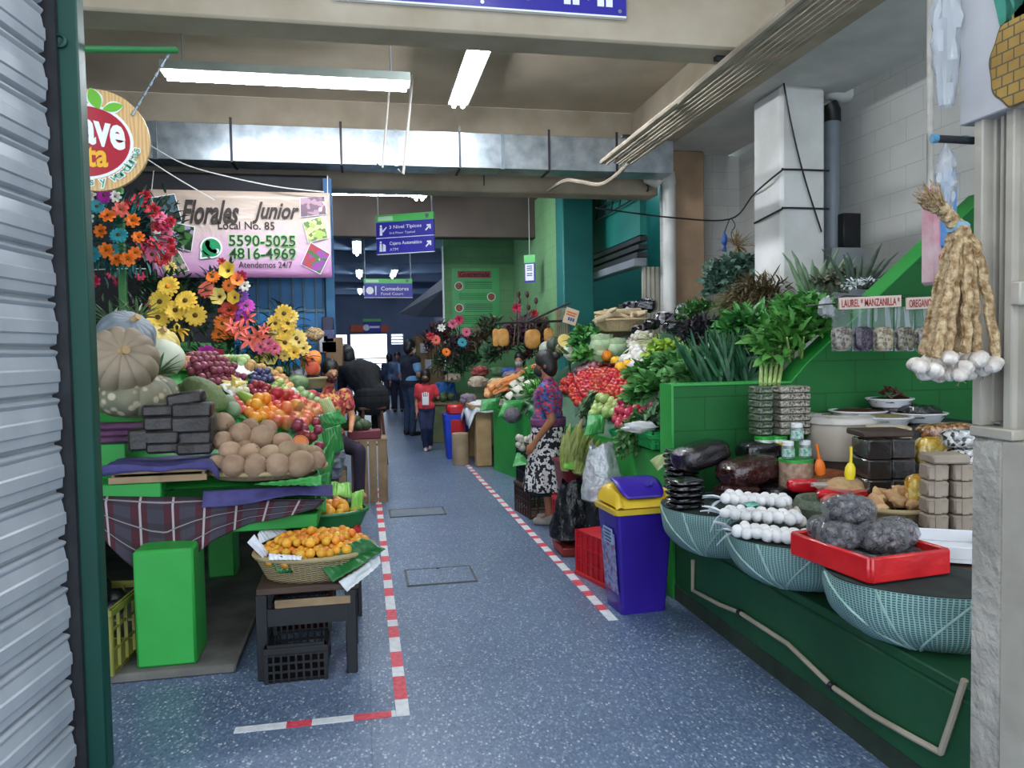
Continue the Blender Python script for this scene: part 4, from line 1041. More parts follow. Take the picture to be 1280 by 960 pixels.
# plaid cloth hanging below
t = NT('plaid'); uv = t.coord('UV'); sp_ = t.node('SeparateXYZ'); t.ln(uv, sp_.inputs[0])
def stripes(s, k, ofs, w): return t.math('LESS_THAN', t.math('FRACT', t.math('ADD', t.math('MULTIPLY', s, k), ofs)), w)
bx = stripes(sp_.outputs[0], 7, .1, .5); bz = stripes(sp_.outputs[1], 3, .1, .5)
c = t.mix(bx, '#37333f', '#421521'); c = t.mix(t.math('MULTIPLY', bz, .5), c, '#22151d')
c = t.mix(stripes(sp_.outputs[0], 7, .85, .07), c, '#9c9498'); c = t.mix(stripes(sp_.outputs[1], 3, .85, .055), c, '#7f777d')
t.col(c); t.set(Roughness=.85)
bot = [(-1.25, .63), (-1.19, .57), (-1.12, .50), (-1.03, .41), (-.96, .38), (-.9, .45), (-.82, .53), (-.72, .60), (-.55, .66), (-.4, .69), (-.2, .72)]
def bz_(x):
    for (a, za), (b, zb) in zip(bot, bot[1:]):
        if x <= b: return za+(zb-za)*max(0, (x-a)/(b-a))
    return bot[-1][1]
m = MB()
def dr(u, v):
    x = -1.25+1.05*u; zt = .83-.07*u; zb = bz_(x); z = zt+(zb-zt)*v
    y = 3.965-.03*math.sin(u*17)*v-.025*v
    if v < .1: y += (.1-v)*.3
    return V((x+.07*v*(.35-u), y, z))
m.grid(dr, 60, 20); single('tablecloth', m, t.m, 'maroon and grey plaid cloth hanging off the front of the fruit stall', 'cloth', solid=.005)
m = MB()
def pc(u, v): x = -.78+.62*u; return V((x, 3.97-.05*v+.012*math.sin(u*12)*v, .835-.055*v*(1+.35*math.sin(u*5+1))+.0*u))
m.grid(pc, 30, 8); single('cloth', m, PURPC, 'purple cloth edge hanging below the round brown fruit', 'cloth', solid=.004)
# ------------------------------------------------------------------ mamey fruit on a woven tray
WICK = None
def wicker(name, c1, c2):
    t = NT(name); uv = t.coord('UV'); s = t.node('SeparateXYZ'); t.ln(uv, s.inputs[0])
    a = t.math('SINE', t.math('MULTIPLY', s.outputs[1], 75)); b = t.math('SINE', t.math('MULTIPLY', s.outputs[0], 190))
    w = t.math('MULTIPLY', a, b); t.col(t.ramp(t.math('ADD', t.math('MULTIPLY', w, .4), .5), [(.2, c1), (.8, c2)])); t.set(Roughness=.75); t.bump(w, .8, .01); MATS[name] = t.m; return t.m
WICKER = wicker('wicker', '#5f4e30', '#cdb98c')
def basket(name, lab, loc, rx, ry, h, mt, flare=1.18, grp=None, cat='basket'):
    g = thing(name, lab, cat, loc, 0, grp)
    m = MB(); m.grid(lambda u, v: V(((rx/flare+(rx-rx/flare)*v)*math.cos(2*PI*u), (ry/flare+(ry-ry/flare)*v)*math.sin(2*PI*u), h*v)), 40, 8); obj('side', m, mt, g, solid=.008)
    m = MB(); m.lathe([(0, 0), (1/flare, 0), (1/flare, .012), (0, .012)], 40, Matrix.Diagonal((rx, ry, 1, 1))); obj('bottom', m, mt, g)
    m = MB(); m.tube([(rx*math.cos(2*PI*i/40), ry*math.sin(2*PI*i/40), h) for i in range(41)], .012, 8); obj('rim', m, mt, g)
    return g
basket('woven_tray', 'shallow woven tray holding the round brown fruit', (-.50, 4.19, .872), .30, .24, .035, WICKER)
MAMEY = M('mamey_skin', '#8d7159', '#a58a70', 9, .85, bump=.5, bscale=40, hue=.02, val=.22)
m = MB(); m.ell((0, 0, 0), (.058, .058, .063), 20, 14, fn=lump(.06, 2, 3)); m.ell((0, 0, -.063), (.006, .006, .008), 8, 6)
P = Protos(single('mamey_fruit', m, MAMEY, 'rough round brown fruit in the pyramid on the woven tray', 'fruit', 'round brown fruit pyramid'))
for px, py, r, y in ((279, 529, 13, 4.30), (300, 543, 13, 4.22), (312, 534, 11, 4.36), (328, 547, 15, 4.24), (335, 536, 11, 4.38), (278, 551, 11, 4.17), (288, 564, 11.5, 4.10), (305, 559, 10, 4.2), (312, 568, 12.5, 4.09), (337, 570, 13, 4.08), (353, 552, 11, 4.22), (361, 565, 13, 4.10), (377, 566, 11, 4.16), (272, 581, 11, 4.06), (292, 582, 13, 3.98), (319, 587, 13.5, 3.98), (348, 587, 13.5, 3.98), (375, 583, 15, 4.0), (395, 584, 11, 4.07), (393, 568, 10.5, 4.15), (345, 585, 12, 4.12), (320, 583, 12, 4.12), (297, 578, 12, 4.12), (330, 566, 12, 4.25), (372, 580, 12, 4.15)):
    q = aY(px, py, y); P.put((q.x, q.y, max(q.z, .945)), anyrot(), r/13.2*1.02)
# ------------------------------------------------------------------ leaves used as liners
LEAF_B = M('banana_leaf', '#2b7d3c', '#3f9b4c', 7, .45, bump=.12, bscale=60); LEAF_BD = M('banana_leaf_dark', '#175a2a', '#237036', 8, .4)
def leafsheet(lab, corners, mt, sag=.02, name='banana_leaf', cat='leaf', n=16, ripple=.0025, seed=0, loc=None, solid=.003):
    a, b, c, d = [V(q) for q in corners]
    nn = (b-a).cross(d-a).normalized()
    m = MB()
    def fn(u, v):
        p = a.lerp(b, u).lerp(d.lerp(c, u), v)
        return p+nn*(ripple*math.sin(u*44)+sag*math.sin(PI*u)*math.sin(PI*v)+.6*sag*nz((u*3, v*3, seed), 1, seed))
    m.grid(fn, n*2, n); return single(name, m, mt, lab, cat, solid=solid)
leafsheet('banana leaf folded over the right edge of the brown fruit tray', [aY(397, 585, 4.02), aY(418, 540, 4.5), aY(412, 600, 4.35), aY(402, 632, 4.02)], LEAF_B, .02, seed=1)
leafsheet('banana leaf strip hanging straight down from the table corner', [aY(396, 596, 4.0), aY(412, 590, 4.1), aY(406, 640, 4.1), aY(394, 636, 4.0)], LEAF_B, .015, seed=5)
leafsheet('banana leaf lying under the front rim of the brown fruit tray', [aY(318, 605, 3.93), aY(402, 594, 3.96), aY(402, 607, 3.9), aY(340, 606, 3.9)], LEAF_B, .008, seed=3)
# ------------------------------------------------------------------ heaps of fruit on the slope
def ball(r, a=.04, s=2, dimple=True, sq=1.0):
    m = MB(); m.ell((0, 0, 0), (r, r, r*sq), 14, 10, fn=(lambda d: (1+a*nz(d, s, 1))*(1-.16*max(0, d.z-.75)*2)) if dimple else lump(a, s)); return m
def frt(name, r, mt, lab, cat='fruit', grp=None, **k): return Protos(single(name, ball(r, **k), mt, lab, cat, grp))
FR = lambda n, a, b, hue=.03, val=.25, rough=.35, **k: M(n, a, b, 5, rough, hue=hue, val=val, **k)
GC = 'sloping fruit display'
def region(P, pts, r, layers=2, h=hC, lab=None, grp=None, **k): return heap(P, pxpoly(pts, h), h, r, layers, label=lab, group=grp, **k)
region(frt('plum', .03, FR('plum_skin', '#6f2c3f', '#8a4152', rough=.4), 'dusky purple plum in the heap below the magenta flowers', grp='dusky plums'), [(226, 462), (262, 452), (300, 464), (312, 476), (280, 490), (236, 474)], .03, 2)
region(frt('green_apple', .04, FR('green_apple_skin', '#a9c27d', '#c3d79c'), 'pale green apple in the heap above the plums', grp='pale green apples'), [(240, 449), (280, 444), (308, 456), (306, 466), (270, 455)], .04, 1)
region(frt('peach', .04, FR('peach_skin', '#d0735a', '#dfa27f'), 'pinkish peach beside the big white squash', grp='pinkish peaches'), [(217, 452), (232, 449), (236, 462), (222, 468)], .04, 1)
region(frt('sapodilla', .036, FR('sapodilla_skin', '#a8804f', '#b98f58', rough=.6), 'brownish round fruit in the small heap under the green shelf', grp='brownish round fruit'), [(306, 456), (345, 452), (368, 468), (340, 474), (310, 468)], .036, 2)
region(frt('dark_plum', .028, FR('navy_plum_skin', '#2b2f55', '#3c3f68', rough=.4), 'navy blue plum in the small heap at mid display', grp='navy plums'), [(312, 474), (338, 472), (342, 482), (314, 486)], .028, 2)
region(frt('red_plum', .028, FR('red_plum_skin', '#7c2335', '#983646'), 'wine red plum in the small heap below the navy plums', grp='wine red plums'), [(308, 486), (336, 483), (338, 498), (314, 500)], .028, 2)
region(frt('lime', .03, FR('lime_skin', '#93ad5a', '#b3c67c'), 'yellowish green lime in the small heap at mid display', grp='yellowish limes'), [(338, 484), (358, 484), (362, 497), (342, 499)], .03, 2)
region(frt('apricot', .034, FR('apricot_skin', '#d08a5c', '#dca678'), 'apricot in the small heap left of the striped melon', grp='apricots'), [(342, 476), (364, 480), (368, 490), (350, 492)], .034, 2)
region(frt('green_pear', .036, FR('green_pear_skin', '#7f9b62', '#a3b98a'), 'green pear in the pile in front of the seated woman', grp='green pears'), [(366, 492), (405, 490), (420, 508), (400, 520), (374, 510)], .036, 2)
region(frt('orange', .04, FR('orange_skin', '#e08a25', '#eb9d3c'), 'orange in the heap behind the brown fruit pyramid', grp='oranges behind the pyramid'), [(306, 512), (336, 508), (348, 526), (330, 534), (308, 526)], .04, 2)
region(frt('red_apple', .043, FR('red_apple_skin', '#a81f2d', '#c8434a'), 'shiny red apple in the heap at mid display', grp='shiny red apples'), [(330, 503), (352, 496), (372, 504), (368, 520), (344, 522)], .043, 2)
region(frt('mango', .046, FR('mango_skin', '#c85c40', '#d98a4c', .06), 'blushed mango in the heap right of the oranges', grp='blushed mangoes', sq=1.25), [(340, 524), (372, 512), (400, 512), (402, 528), (372, 542), (345, 540)], .046, 2)
region(frt('tangerine', .032, FR('tangerine_skin', '#d9853a', '#e29d55'), 'small tangerine in the heap beside the seated woman', grp='small tangerines'), [(376, 486), (398, 482), (404, 492), (384, 498)], .032, 2)
region(frt('custard_apple', .05, FR('custard_apple_skin', '#7d8f72', '#97a78b', rough=.7, bump=.8, bscale=14), 'grey green knobbly fruit behind the wrapped bricks', grp='knobbly fruit'), [(262, 506), (284, 502), (300, 516), (284, 526)], .05, 1)
region(frt('strawberry_guava', .032, FR('guava_skin', '#b53a44', '#cf6a5f'), 'reddish fruit between the papaya and the oranges', grp='reddish fruit'), [(280, 502), (300, 506), (308, 522), (296, 524)], .032, 1)
region(frt('white_guava', .034, FR('pale_guava_skin', '#c9c79a', '#d8d6b8'), 'pale yellow guava on the upper display', grp='pale guavas'), [(286, 486), (308, 488), (312, 500), (290, 500)], .034, 1)
region(frt('red_apple', .04, MATS['red_apple_skin'], 'red apple near the right edge of the display', grp='red apples at the edge'), [(390, 522), (406, 518), (410, 532), (396, 536)], .04, 1)
# red plums in a clear bag
m = MB(); c0 = aY(384, 540, 4.75)
GR = frt('red_plum', .032, MATS['red_plum_skin'], 'dark red plum inside the clear bag at the table edge', grp='bagged dark red plums')
for i in range(18):
    GR.put((c0.x+rnd.uniform(-.06, .07), c0.y+rnd.uniform(-.07, .07), c0.z+rnd.uniform(-.09, .06)), anyrot(), rnd.uniform(.9, 1.1))
m.ell((c0.x, c0.y, c0.z+.02), (.12, .12, .16), 20, 14, fn=lump(.18, 2.5, 6)); single('plastic_bag', m, FILM_S, 'clear bag of dark red plums at the edge of the table', 'bag')
# big single fruit
GREEN_R = M('soursop_skin', '#50613a', '#6b7a4c', 9, .7, bump=.8, bscale=30)
for px, py, y, r, L, a, lab in ((255, 492, 4.95, .085, .17, .5, 'long dark green rough papaya lying above the wrapped bricks'), (240, 492, 5.2, .08, .13, .2, 'second dark green rough papaya half hidden behind the first')):
    q = aY(px, py, y); m = MB(); m.ell((0, 0, 0), (L, r, r), 24, 16, fn=lambda d: 1+.03*math.sin(7*math.atan2(d.y, d.z))*(1-abs(d.x))+.05*d.x)
    single('papaya', m, GREEN_R, lab, 'fruit', None, q, (0, a, -.5))
q = aY(312, 500, 5.3); m = MB(); m.ell((0, 0, 0), (.11, .04, .04), 18, 12, fn=lambda d: 1+.1*d.x); single('green_mango', m, FR('green_mango_skin', '#7d9b3a', '#93ae45', 0, 0), 'long yellow green mango pointing across the oranges', 'fruit', None, q, (0, .55, -.4))
q = aY(366, 497, 5.9); m = MB(); m.ell((0, 0, 0), (.10, .08, .075), 18, 12); single('melon', m, M('striped_melon', '#4f6b43', '#7b9468', 25, .5), 'small striped green melon in the middle of the display', 'fruit', None, aS(372, 487, hC)+V((0, 0, .06)))
# half papaya with orange flesh
q = aY(376, 553, 4.36); m = MB(); m.lathe([(0, -.05), (.03, -.04), (.045, 0), (.036, .002), (.02, -.02), (0, -.025)], 16); g = thing('cut_fruit', 'opened brown fruit showing orange flesh on the pyramid', 'fruit', q, (R(60), 0, R(20)))
obj('skin', m, MAMEY, g); obj('flesh', MB().lathe([(.044, .001), (.03, -.008), (.012, -.02), (0, -.022)], 16), M('orange_flesh', '#e0732a', '#e88b46', 9, .4), g)
# pumpkins and squash at the left
def pumpkin(lab, loc, r, h, ribs, mt, rot=(0, 0, 0), depth=.09, stem=True, name='pumpkin', sm=WOOD_L):
    g = thing(name, lab, 'squash', loc, rot)
    m = MB(); m.ell((0, 0, 0), (r, r, h), 72, 24, fn=lambda d: (1-depth*(abs(math.sin(ribs/2*math.atan2(d.y, d.x)))**.5*-1+1)*(1-d.z*d.z)**.5)*(1-.28*max(0, abs(d.z)-.72)*2.2)*(1+.025*nz(d, 2.5, 4)))
    obj('flesh', m, mt, g)
    if stem: obj('stem', MB().tube([(0, 0, h*.72), (.006, .0, h*.9), (.02, 0, h*1.05)], [.03, .018, .022], 9), sm, g)
    return g
SQ1 = M('buff_squash', '#9b8b76', '#8a7b68', 6, .7, bump=.35, bscale=14)
t = NT('mottled_squash'); co = t.coord(); n1 = t.noise(11, 3, co); base = t.ramp(t.noise(4, 4, co), [(.3, '#59614f'), (.6, '#78755f'), (.8, '#94816a')])
v = t.node('TexVoronoi', Scale=17); t.ln(co, v.inputs[0]); t.col(t.mix(t.ramp(v.outputs['Distance'], [(.26, '#ffffff'), (.40, '#000000')]), base, '#b5ab93')); t.set(Roughness=.7); t.bump(n1, .3); SQ2 = t.m
pumpkin('big buff ribbed squash lying on its side behind the shutter post', aY(152, 451, 4.42), .19, .16, 12, SQ1, (R(60), R(35), 0))
pumpkin('mottled grey green squash with pale spots under the buff squash', aY(166, 493, 4.52), .22, .135, 11, SQ2, (R(8), R(8), 0))
pumpkin('blue grey ribbed squash behind the buff squash', aY(158, 420, 5.0), .17, .15, 14, M('blue_squash', '#75808a', '#8a949c', 6, .65, bump=.25), (R(25), R(30), 0))
pumpkin('yellow ribbed squash behind the white one', aY(196, 430, 5.5), .15, .12, 10, M('yellow_squash', '#c3ad55', '#d3c277', 5, .6), (R(20), R(25), 0))
q = aY(202, 448, 5.2); m = MB(); m.ell((0, 0, 0), (.14, .13, .12), 28, 18, fn=lump(.04, 1.5, 2)); single('white_squash', m, M('white_squash_skin', '#bfc7ad', '#d0d6c2', 5, .55), 'big smooth whitish squash beside the plums', 'squash', None, q)
q = aY(188, 480, 4.85); m = MB(); m.ell((0, 0, 0), (.13, .13, .11), 28, 18, fn=lump(.05, 1.5, 5)); single('white_squash', m, SQ2, 'speckled green white squash behind the wrapped bricks', 'squash', None, aY(196, 492, 4.95))
PINE = M('pineapple_leaf', '#4b6a4a', '#6b8664', 10, .6)
def pine(lab, loc, n=26, L=.17, up=.7):
    g = thing('pineapple', lab, 'fruit', loc)
    m = MB(); m.ell((0, 0, -.1), (.065, .065, .1), 24, 18, fn=lambda d: 1+.05*math.sin(12*math.atan2(d.y, d.x)+9*d.z)*math.sin(12*math.atan2(d.y, d.x)-9*d.z)); obj('fruit', m, M('pineapple_skin', '#9a7a3a', '#b5924c', 30, .7), g)
    m = MB()
    for i in range(n):
        a = i*2.4; e = .15+.95*(i/n); d = V((math.cos(a)*math.cos(e), math.sin(a)*math.cos(e), math.sin(e)))
        m.leaf((math.cos(a)*.015, math.sin(a)*.015, -.01), d, L*(.7+.5*e/1.1), .022, .3, n=4, fold=.3, tip=.05)
    obj('crown', m, PINE, g, smooth=False); return g
pine('pineapple with its leafy crown at the back left above the blue grey squash', aY(140, 402, 5.35)); pine('pineapple crown right of the blue grey squash', aY(172, 396, 5.6)); pine('pineapple crown with dark leaves beside the white squash', aY(196, 466, 5.05), 34, .16)
# bananas
BAN = M('banana_skin', '#d6bd55', '#e2cf7a', 5, .5)
for i, (px, py) in enumerate(((285, 492), (292, 489), (300, 487), (296, 495))):
    q = aS(px, py, hC); m = MB(); m.tube([(-.08, 0, .0), (-.04, .012, -.012), (.02, .014, -.012), (.08, 0, .008)], [.006, .017, .018, .006], 8); single('banana', m, BAN, 'yellow banana on the upper display beside the pale guavas', 'fruit', 'yellow bananas', q+V((0, 0, .05+.01*i)), (0, .2*i, .5*i))
# white tissue liners
TISS = M('tissue_paper', '#e8eaee', '#d5d9df', 9, .8, bump=.3)
for lab, q in (('crumpled white paper between plums and dark plums', [(275, 487), (300, 478), (312, 490), (290, 502)]), ('crumpled white paper under the brownish fruit', [(292, 462), (308, 452), (318, 470), (300, 478)]), ('white paper flap on the upper display beside the striped melon', [(346, 492), (368, 488), (376, 500), (352, 504)])):
    P4 = [aS(x, y, hC)+V((0, 0, .03)) for x, y in q]; leafsheet(lab, [P4[3], P4[2], P4[1], P4[0]], TISS, .03, 'tissue_sheet', 'paper', 8, .004, 7)
for i, (lab, q) in enumerate((('banana leaf liner sticking up beside the red apples', [(396, 520), (424, 512), (434, 528), (405, 536)]), ('banana leaf draped over the lane edge of the display', [(402, 538), (426, 530), (430, 562), (408, 572)]), ('pale corn husk leaf at the lane edge of the display', [(398, 500), (412, 496), (424, 522), (410, 528)]))):
    P4 = [aY(x, y, 5.0+.35*i) for x, y in q]; leafsheet(lab, [P4[3], P4[2], P4[1], P4[0]], (LEAF_B, LEAF_B, M('husk', '#a9b77a', '#c3cd9a', 8, .7))[i], .03, n=10, seed=i+11)
# ------------------------------------------------------------------ nance basket on a low black table
g = thing('low_table', 'low dark wooden table under the basket of small yellow fruit', 'table', (-.28, 3.82, 0))
obj('top', MB().bb((-.22, -.2, .40), (.24, .22, .43), .004), WOOD_D, g)
for x in (-.2, .2):
    for y in (-.17, .19): obj('leg', MB().bb((x-.025, y-.025, 0), (x+.025, y+.025, .40), .004), BLACK, g)
obj('front_rail', MB().bb((-.14, -.205, .335), (.2, -.19, .372), .003), WOOD, g); obj('apron', MB().bb((-.175, -.19, .25), (.2, -.175, .33)), BLACK, g)
crate('black plastic crate on the floor under the low dark table', (-.33, 3.74, 0), 0, .27, .30, .16, BLACK, 8, 4)
crate('upper black crate stacked behind the other under the low dark table', (-.31, 3.86, .165), 0, .26, .2, .155, BLACK, 9, 4)
bc = V((-.245, 3.83, .475)); RX, RY = .285, .215
g = basket('wicker_basket', 'wide wicker basket heaped with small yellow orange fruit', (bc.x, bc.y, .432), RX, RY, .115, WICKER, 1.25)
NAN = FR('nance_skin', '#d98a1f', '#e5a63a', .05, .3, .4)
P = frt('nance_fruit', .0235, NAN, 'small yellow orange fruit heaped in the wicker basket', grp='small yellow fruit in the wicker basket')
def dome(x, y): k = (x/RX)**2+(y/RY)**2; return .535+.10*max(0, 1-k)**.9
pts = []
for L in range(9):
    z = .535+L*.037; row = 0; y = -RY
    while y < RY:
        x = -RX+(.0225 if (row+L) % 2 else 0)
        while x < RX:
            k = (x/RX)**2+(y/RY)**2
            if k < .93 and z <= dome(x, y)+.012 and z > dome(x, y)-.045: pts.append((bc.x+x+rnd.uniform(-.005, .005), bc.y+y+rnd.uniform(-.005, .005), z+rnd.uniform(-.005, .005)))
            x += .0455
        y += .0395; row += 1
for q in pts: P.put(q, anyrot(), rnd.uniform(.82, 1.12))
leafsheet('banana leaf hanging over the right side of the wicker basket', [aY(393, 697, 3.66), aY(455, 672, 3.72), aY(482, 687, 3.62), aY(416, 728, 3.58)], LEAF_BD, .025, seed=21)
leafsheet('banana leaf scrap on the front left of the wicker basket', [aY(336, 698, 3.68), aY(352, 695, 3.62), aY(366, 716, 3.64), aY(347, 716, 3.66)], LEAF_BD, .01, seed=22, n=6)
leafsheet('white paper flap standing up at the left of the wicker basket', [aY(331, 700, 3.70), aY(336, 692, 3.72), aY(318, 668, 3.70), aY(309, 678, 3.67)], TISS, .012, 'paper_flap', 'paper', 8, .003, 23)
leafsheet('white paper flap at the back of the wicker basket', [aY(325, 680, 3.98), aY(360, 664, 4.04), aY(333, 650, 4.06), aY(322, 668, 4.0)], TISS, .012, 'paper_flap', 'paper', 8, .003, 24)
leafsheet('white paper hanging below the banana leaf on the right', [aY(423, 727, 3.62), aY(474, 695, 3.66), aY(476, 704, 3.6), aY(434, 740, 3.57)], TISS, .012, 'paper_flap', 'paper', 8, .003, 25)
leafsheet('white paper liner along the front rim of the wicker basket', [aY(336, 700, 3.63), aY(376, 700, 3.60), aY(378, 695, 3.62), aY(336, 692, 3.66)], TISS, .006, 'paper_flap', 'paper', 8, .003, 26)
# second fruit basket on a red crate
crate('red plastic crate behind the wicker basket at the table corner', (-.26, 4.55, .26), R(4), .42, .3, .25, RED_PL, 6, 3, True)
crate('black crate on the floor holding up the red crate', (-.26, 4.55, 0), R(4), .42, .3, .255, BLACK, 6, 3)
g2 = basket('leaf_lined_basket', 'low basket lined with banana leaf on the red crate', (-.23, 4.5, .512), .24, .17, .09, LEAF_BD, 1.2)
P2 = frt('nance_fruit', .03, NAN, 'yellow orange fruit in the leaf lined basket on the red crate', grp='yellow fruit on the red crate')
for i in range(34):
    a = rnd.uniform(0, 6.28); k = rnd.uniform(0, 1)**.5; P2.put((-.22+.19*k*math.cos(a), 4.48+.13*k*math.sin(a), .60+.035*(1-k)+rnd.uniform(0, .02)), anyrot(), rnd.uniform(.85, 1.1))
leafsheet('bright green leaf over the back of the leaf lined basket', [aY(412, 618, 4.55), aY(440, 622, 4.6), aY(438, 604, 4.75), aY(414, 602, 4.75)], M('lettuce_leaf', '#6fb23a', '#8cc85a', 9, .5), .02, seed=31, n=8)
leafsheet('curled light green leaf at the right of the leaf lined basket', [aY(438, 640, 4.4), aY(452, 636, 4.4), aY(455, 612, 4.5), aY(440, 616, 4.5)], MATS['lettuce_leaf'], .02, seed=32, n=8)
# slatted box at the far corner with avocados, bag
g = thing('slatted_box', 'tall box of upright wooden slats at the far corner of the fruit stall', 'box', (.04, 7.95, 0))
for i in range(4): obj('slat', MB().bb((-.17+i*.088, -.2, 0), (-.095+i*.088, -.18, .62), .003), WOOD, g)
for i in range(4): obj('slat', MB().bb((.165, -.175+i*.1, 0), (.185, -.09+i*.1, .62), .003), WOOD, g)
obj('top', MB().bb((-.18, -.2, .62), (.19, .22, .635)), WOOD, g)
q = aY(441, 546, 7.85); single('maroon_box', MB().bb((-.16, 7.78, .636), (.17, 8.0, .72), .008), M('maroon_box', '#5d1f2b', '#6e2936', 5, .6), 'maroon box with avocados on top of the slatted box', 'box')
AV = frt('avocado', .055, FR('avocado_skin', '#38492f', '#4b5e3c', rough=.5), 'dark green avocado on the maroon box at the corner', grp='dark avocados', sq=1.3)
for px, py in ((433, 539), (441, 541), (452, 540), (437, 531), (447, 531), (456, 536), (443, 525)):
    q = aY(px, py, 7.85); AV.put((q.x, 7.87, max(.775, q.z)), anyrot())
hanging_bag('crumpled grey plastic bag behind the slatted box', (aY(415, 590, 6.6).x, 6.6, .45), .2, .35, .2, M('grey_bag', '#8d93a0', '#5b606c', 9, .35, bump=.6), seed=9)
# ------------------------------------------------------------------ artificial flower stall behind the fruit
g = thing('roller_shutter', 'blue ribbed metal shutter below the flower shop banner', 'shutter', (0, 8.3, 0))
BLUE_S = M('blue_shutter_paint', '#1c5e95', '#256ea6', 3, .5, bump=.1)
xs = [aY(p, 400, 8.3).x for p in (300, 323, 338, 352, 367, 381, 396, 406)]
obj('sheet', MB().bb((xs[0]-.08, .0, .3), (xs[-1], .015, 2.58)), BLUE_S, g, smooth=False)
for x in xs: obj('rib', MB().bb((x-.012, -.02, .3), (x+.008, 0, 2.5), .004), M('rib_paint', '#3a5c70', '#4c6c7c', 6, .5), g)
obj('cross_bar', MB().bb((xs[0]-.08, -.016, aY(350, 390, 8.3).z), (xs[-1], 0, aY(350, 390, 8.3).z+.03)), MATS['rib_paint'], g)
struct('trim_4', MB().bb((xs[-1]+.02, 8.2, 0), (xs[-1]+.11, 8.32, 3.3), .004), MATS['blue_frame_paint'])
struct('trim_5', MB().bb((aY(150, 300, 6.9).x-.03, 6.9, .6), (aY(150, 300, 6.9).x+.03, 6.96, 2.9), .004), M('green_post', '#2f6b33', '#3a7a3d', 4, .5))
cable('thin pale wire strung in front of the dark flower stall', [aY(98, 338, 6.8), aY(150, 336, 6.8), aY(182, 336, 6.8)], .005, PVC)
# petal flowers -----------------------------------------------------------------------------
FOL = M('plastic_foliage', '#10281c', '#1f4a2f', 12, .5); FOL_T = M('teal_foliage', '#0f4a4c', '#1f7470', 12, .5)
PET = lambda n, a, b: M(n, a, b, 30, .6)
C_OR = PET('petal_orange', '#ec6a12', '#f58a2a'); C_YE = PET('petal_yellow', '#eab62b', '#f6d35c'); C_RE = PET('petal_red', '#b31f2c', '#cc3340'); C_PK = PET('petal_pink', '#cf4a74', '#e3809d')
C_CO = PET('petal_coral', '#e0503f', '#ee8070'); C_MG = PET('petal_magenta', '#a8189a', '#c640b2'); C_WH = PET('petal_white', '#d9d6cc', '#efece4'); C_TL = PET('petal_teal', '#1a7f8e', '#3aa0ab'); C_PU = PET('petal_purple', '#6c3a9c', '#8a5cb8'); C_BR = PET('foil_red', '#a62a18', '#c9472c'); C_PY = PET('petal_pale_yellow', '#eec95a', '#f8e391'); C_CR = PET('petal_crimson', '#a5173f', '#c5305c')
CENT = M('flower_centre', '#4a3212', '#6b4a1c', 30, .8); CENT_O = M('flower_centre_orange', '#d97c14', '#e99a2c', 30, .8)
FM = {}
def flower_meshes(kind):
    if kind in FM: return FM[kind]
    m = MB(); c = MB()
    if kind == 'daisy':
        for k, (n, L, e) in enumerate(((13, .5, .12), (11, .42, .4))):
            for i in range(n):
                a = 2*PI*(i+.5*k)/n; m.leaf((math.cos(a)*.08, math.sin(a)*.08, .02*k), (math.cos(a), math.sin(a), e), L, .27, .35, n=3, fold=.1, tip=.45)
        c.ell((0, 0, .06), (.13, .13, .07), 12, 8)
    elif kind == 'rose':
        for k, (n, r, e) in enumerate(((7, .46, .25), (6, .36, .6), (5, .26, 1.0), (4, .15, 1.6))):
            for i in range(n):
                a = 2*PI*(i+.5*k)/n; m.leaf((math.cos(a)*.05, math.sin(a)*.05, .02), (math.cos(a), math.sin(a), e), r, .34, .2, n=3, fold=.18, tip=.5)
        c.ell((0, 0, .14), (.07, .07, .09), 10, 8)
    elif kind == 'lily':
        for i in range(6):
            a = 2*PI*i/6; m.leaf((math.cos(a)*.03, math.sin(a)*.03, 0), (math.cos(a), math.sin(a), .55), .6, .22, .7, n=5, fold=.2, tip=.04)
        for i in range(5): c.tube([(0, 0, 0), (math.cos(i*1.3)*.08, math.sin(i*1.3)*.08, .3)], [.012, .02], 5)
    else:   # trumpet
        m.grid(lambda u, v: V((math.cos(2*PI*u)*(.08+.42*v**1.6)*(1+.08*math.sin(12*PI*u)*v), math.sin(2*PI*u)*(.08+.42*v**1.6)*(1+.08*math.sin(12*PI*u)*v), .3*v**.7)), 30, 5)
        c.ell((0, 0, .12), (.07, .07, .1), 10, 8)
    FM[kind] = (m, c); return FM[kind]
FC = {}
def bloom(parent, kind, mt, loc, size, face=None, centre=None, name='flower'):
    centre = centre or CENT
    key = (kind, mt.name, centre.name)
    if key not in FC:
        a, b = flower_meshes(kind); FC[key] = (a.mesh('flower', mt, True, recalc=False), b.mesh('flower_centre', centre))
    d = V(face if face is not None else (rnd.uniform(-.35, .35), -1, rnd.uniform(-.1, .5))).normalized()
    o = link(name, FC[key][0], parent, loc); o.rotation_euler = d.to_track_quat('Z', 'Y').to_euler(); o.rotation_euler.rotate_axis('Z', rnd.uniform(0, 6)); o.scale = (size,)*3
    link('flower_centre', FC[key][1], o); return o
def foliage(parent, c, r, n, mt, L=.09, W=.03, name='foliage', ring=None, flat=.4):
    m = MB()
    for i in range(n):
        a = rnd.uniform(0, 2*PI); k = rnd.uniform(.0, 1)**.5 if ring is None else rnd.uniform(*ring)
        p = V((c[0]+r[0]*k*math.cos(a), c[1]+rnd.uniform(-.03, .04), c[2]+r[1]*k*math.sin(a)))
        m.leaf(p, (math.cos(a)*.8+rnd.uniform(-.5, .5), rnd.uniform(-1, .1)*flat, math.sin(a)*.8+rnd.uniform(-.4, .5)), L*rnd.uniform(.7, 1.3), W, .4, n=3)
    return obj(name, m, mt, parent, smooth=False)
def at(px, py, y): return aY(px, py, y)
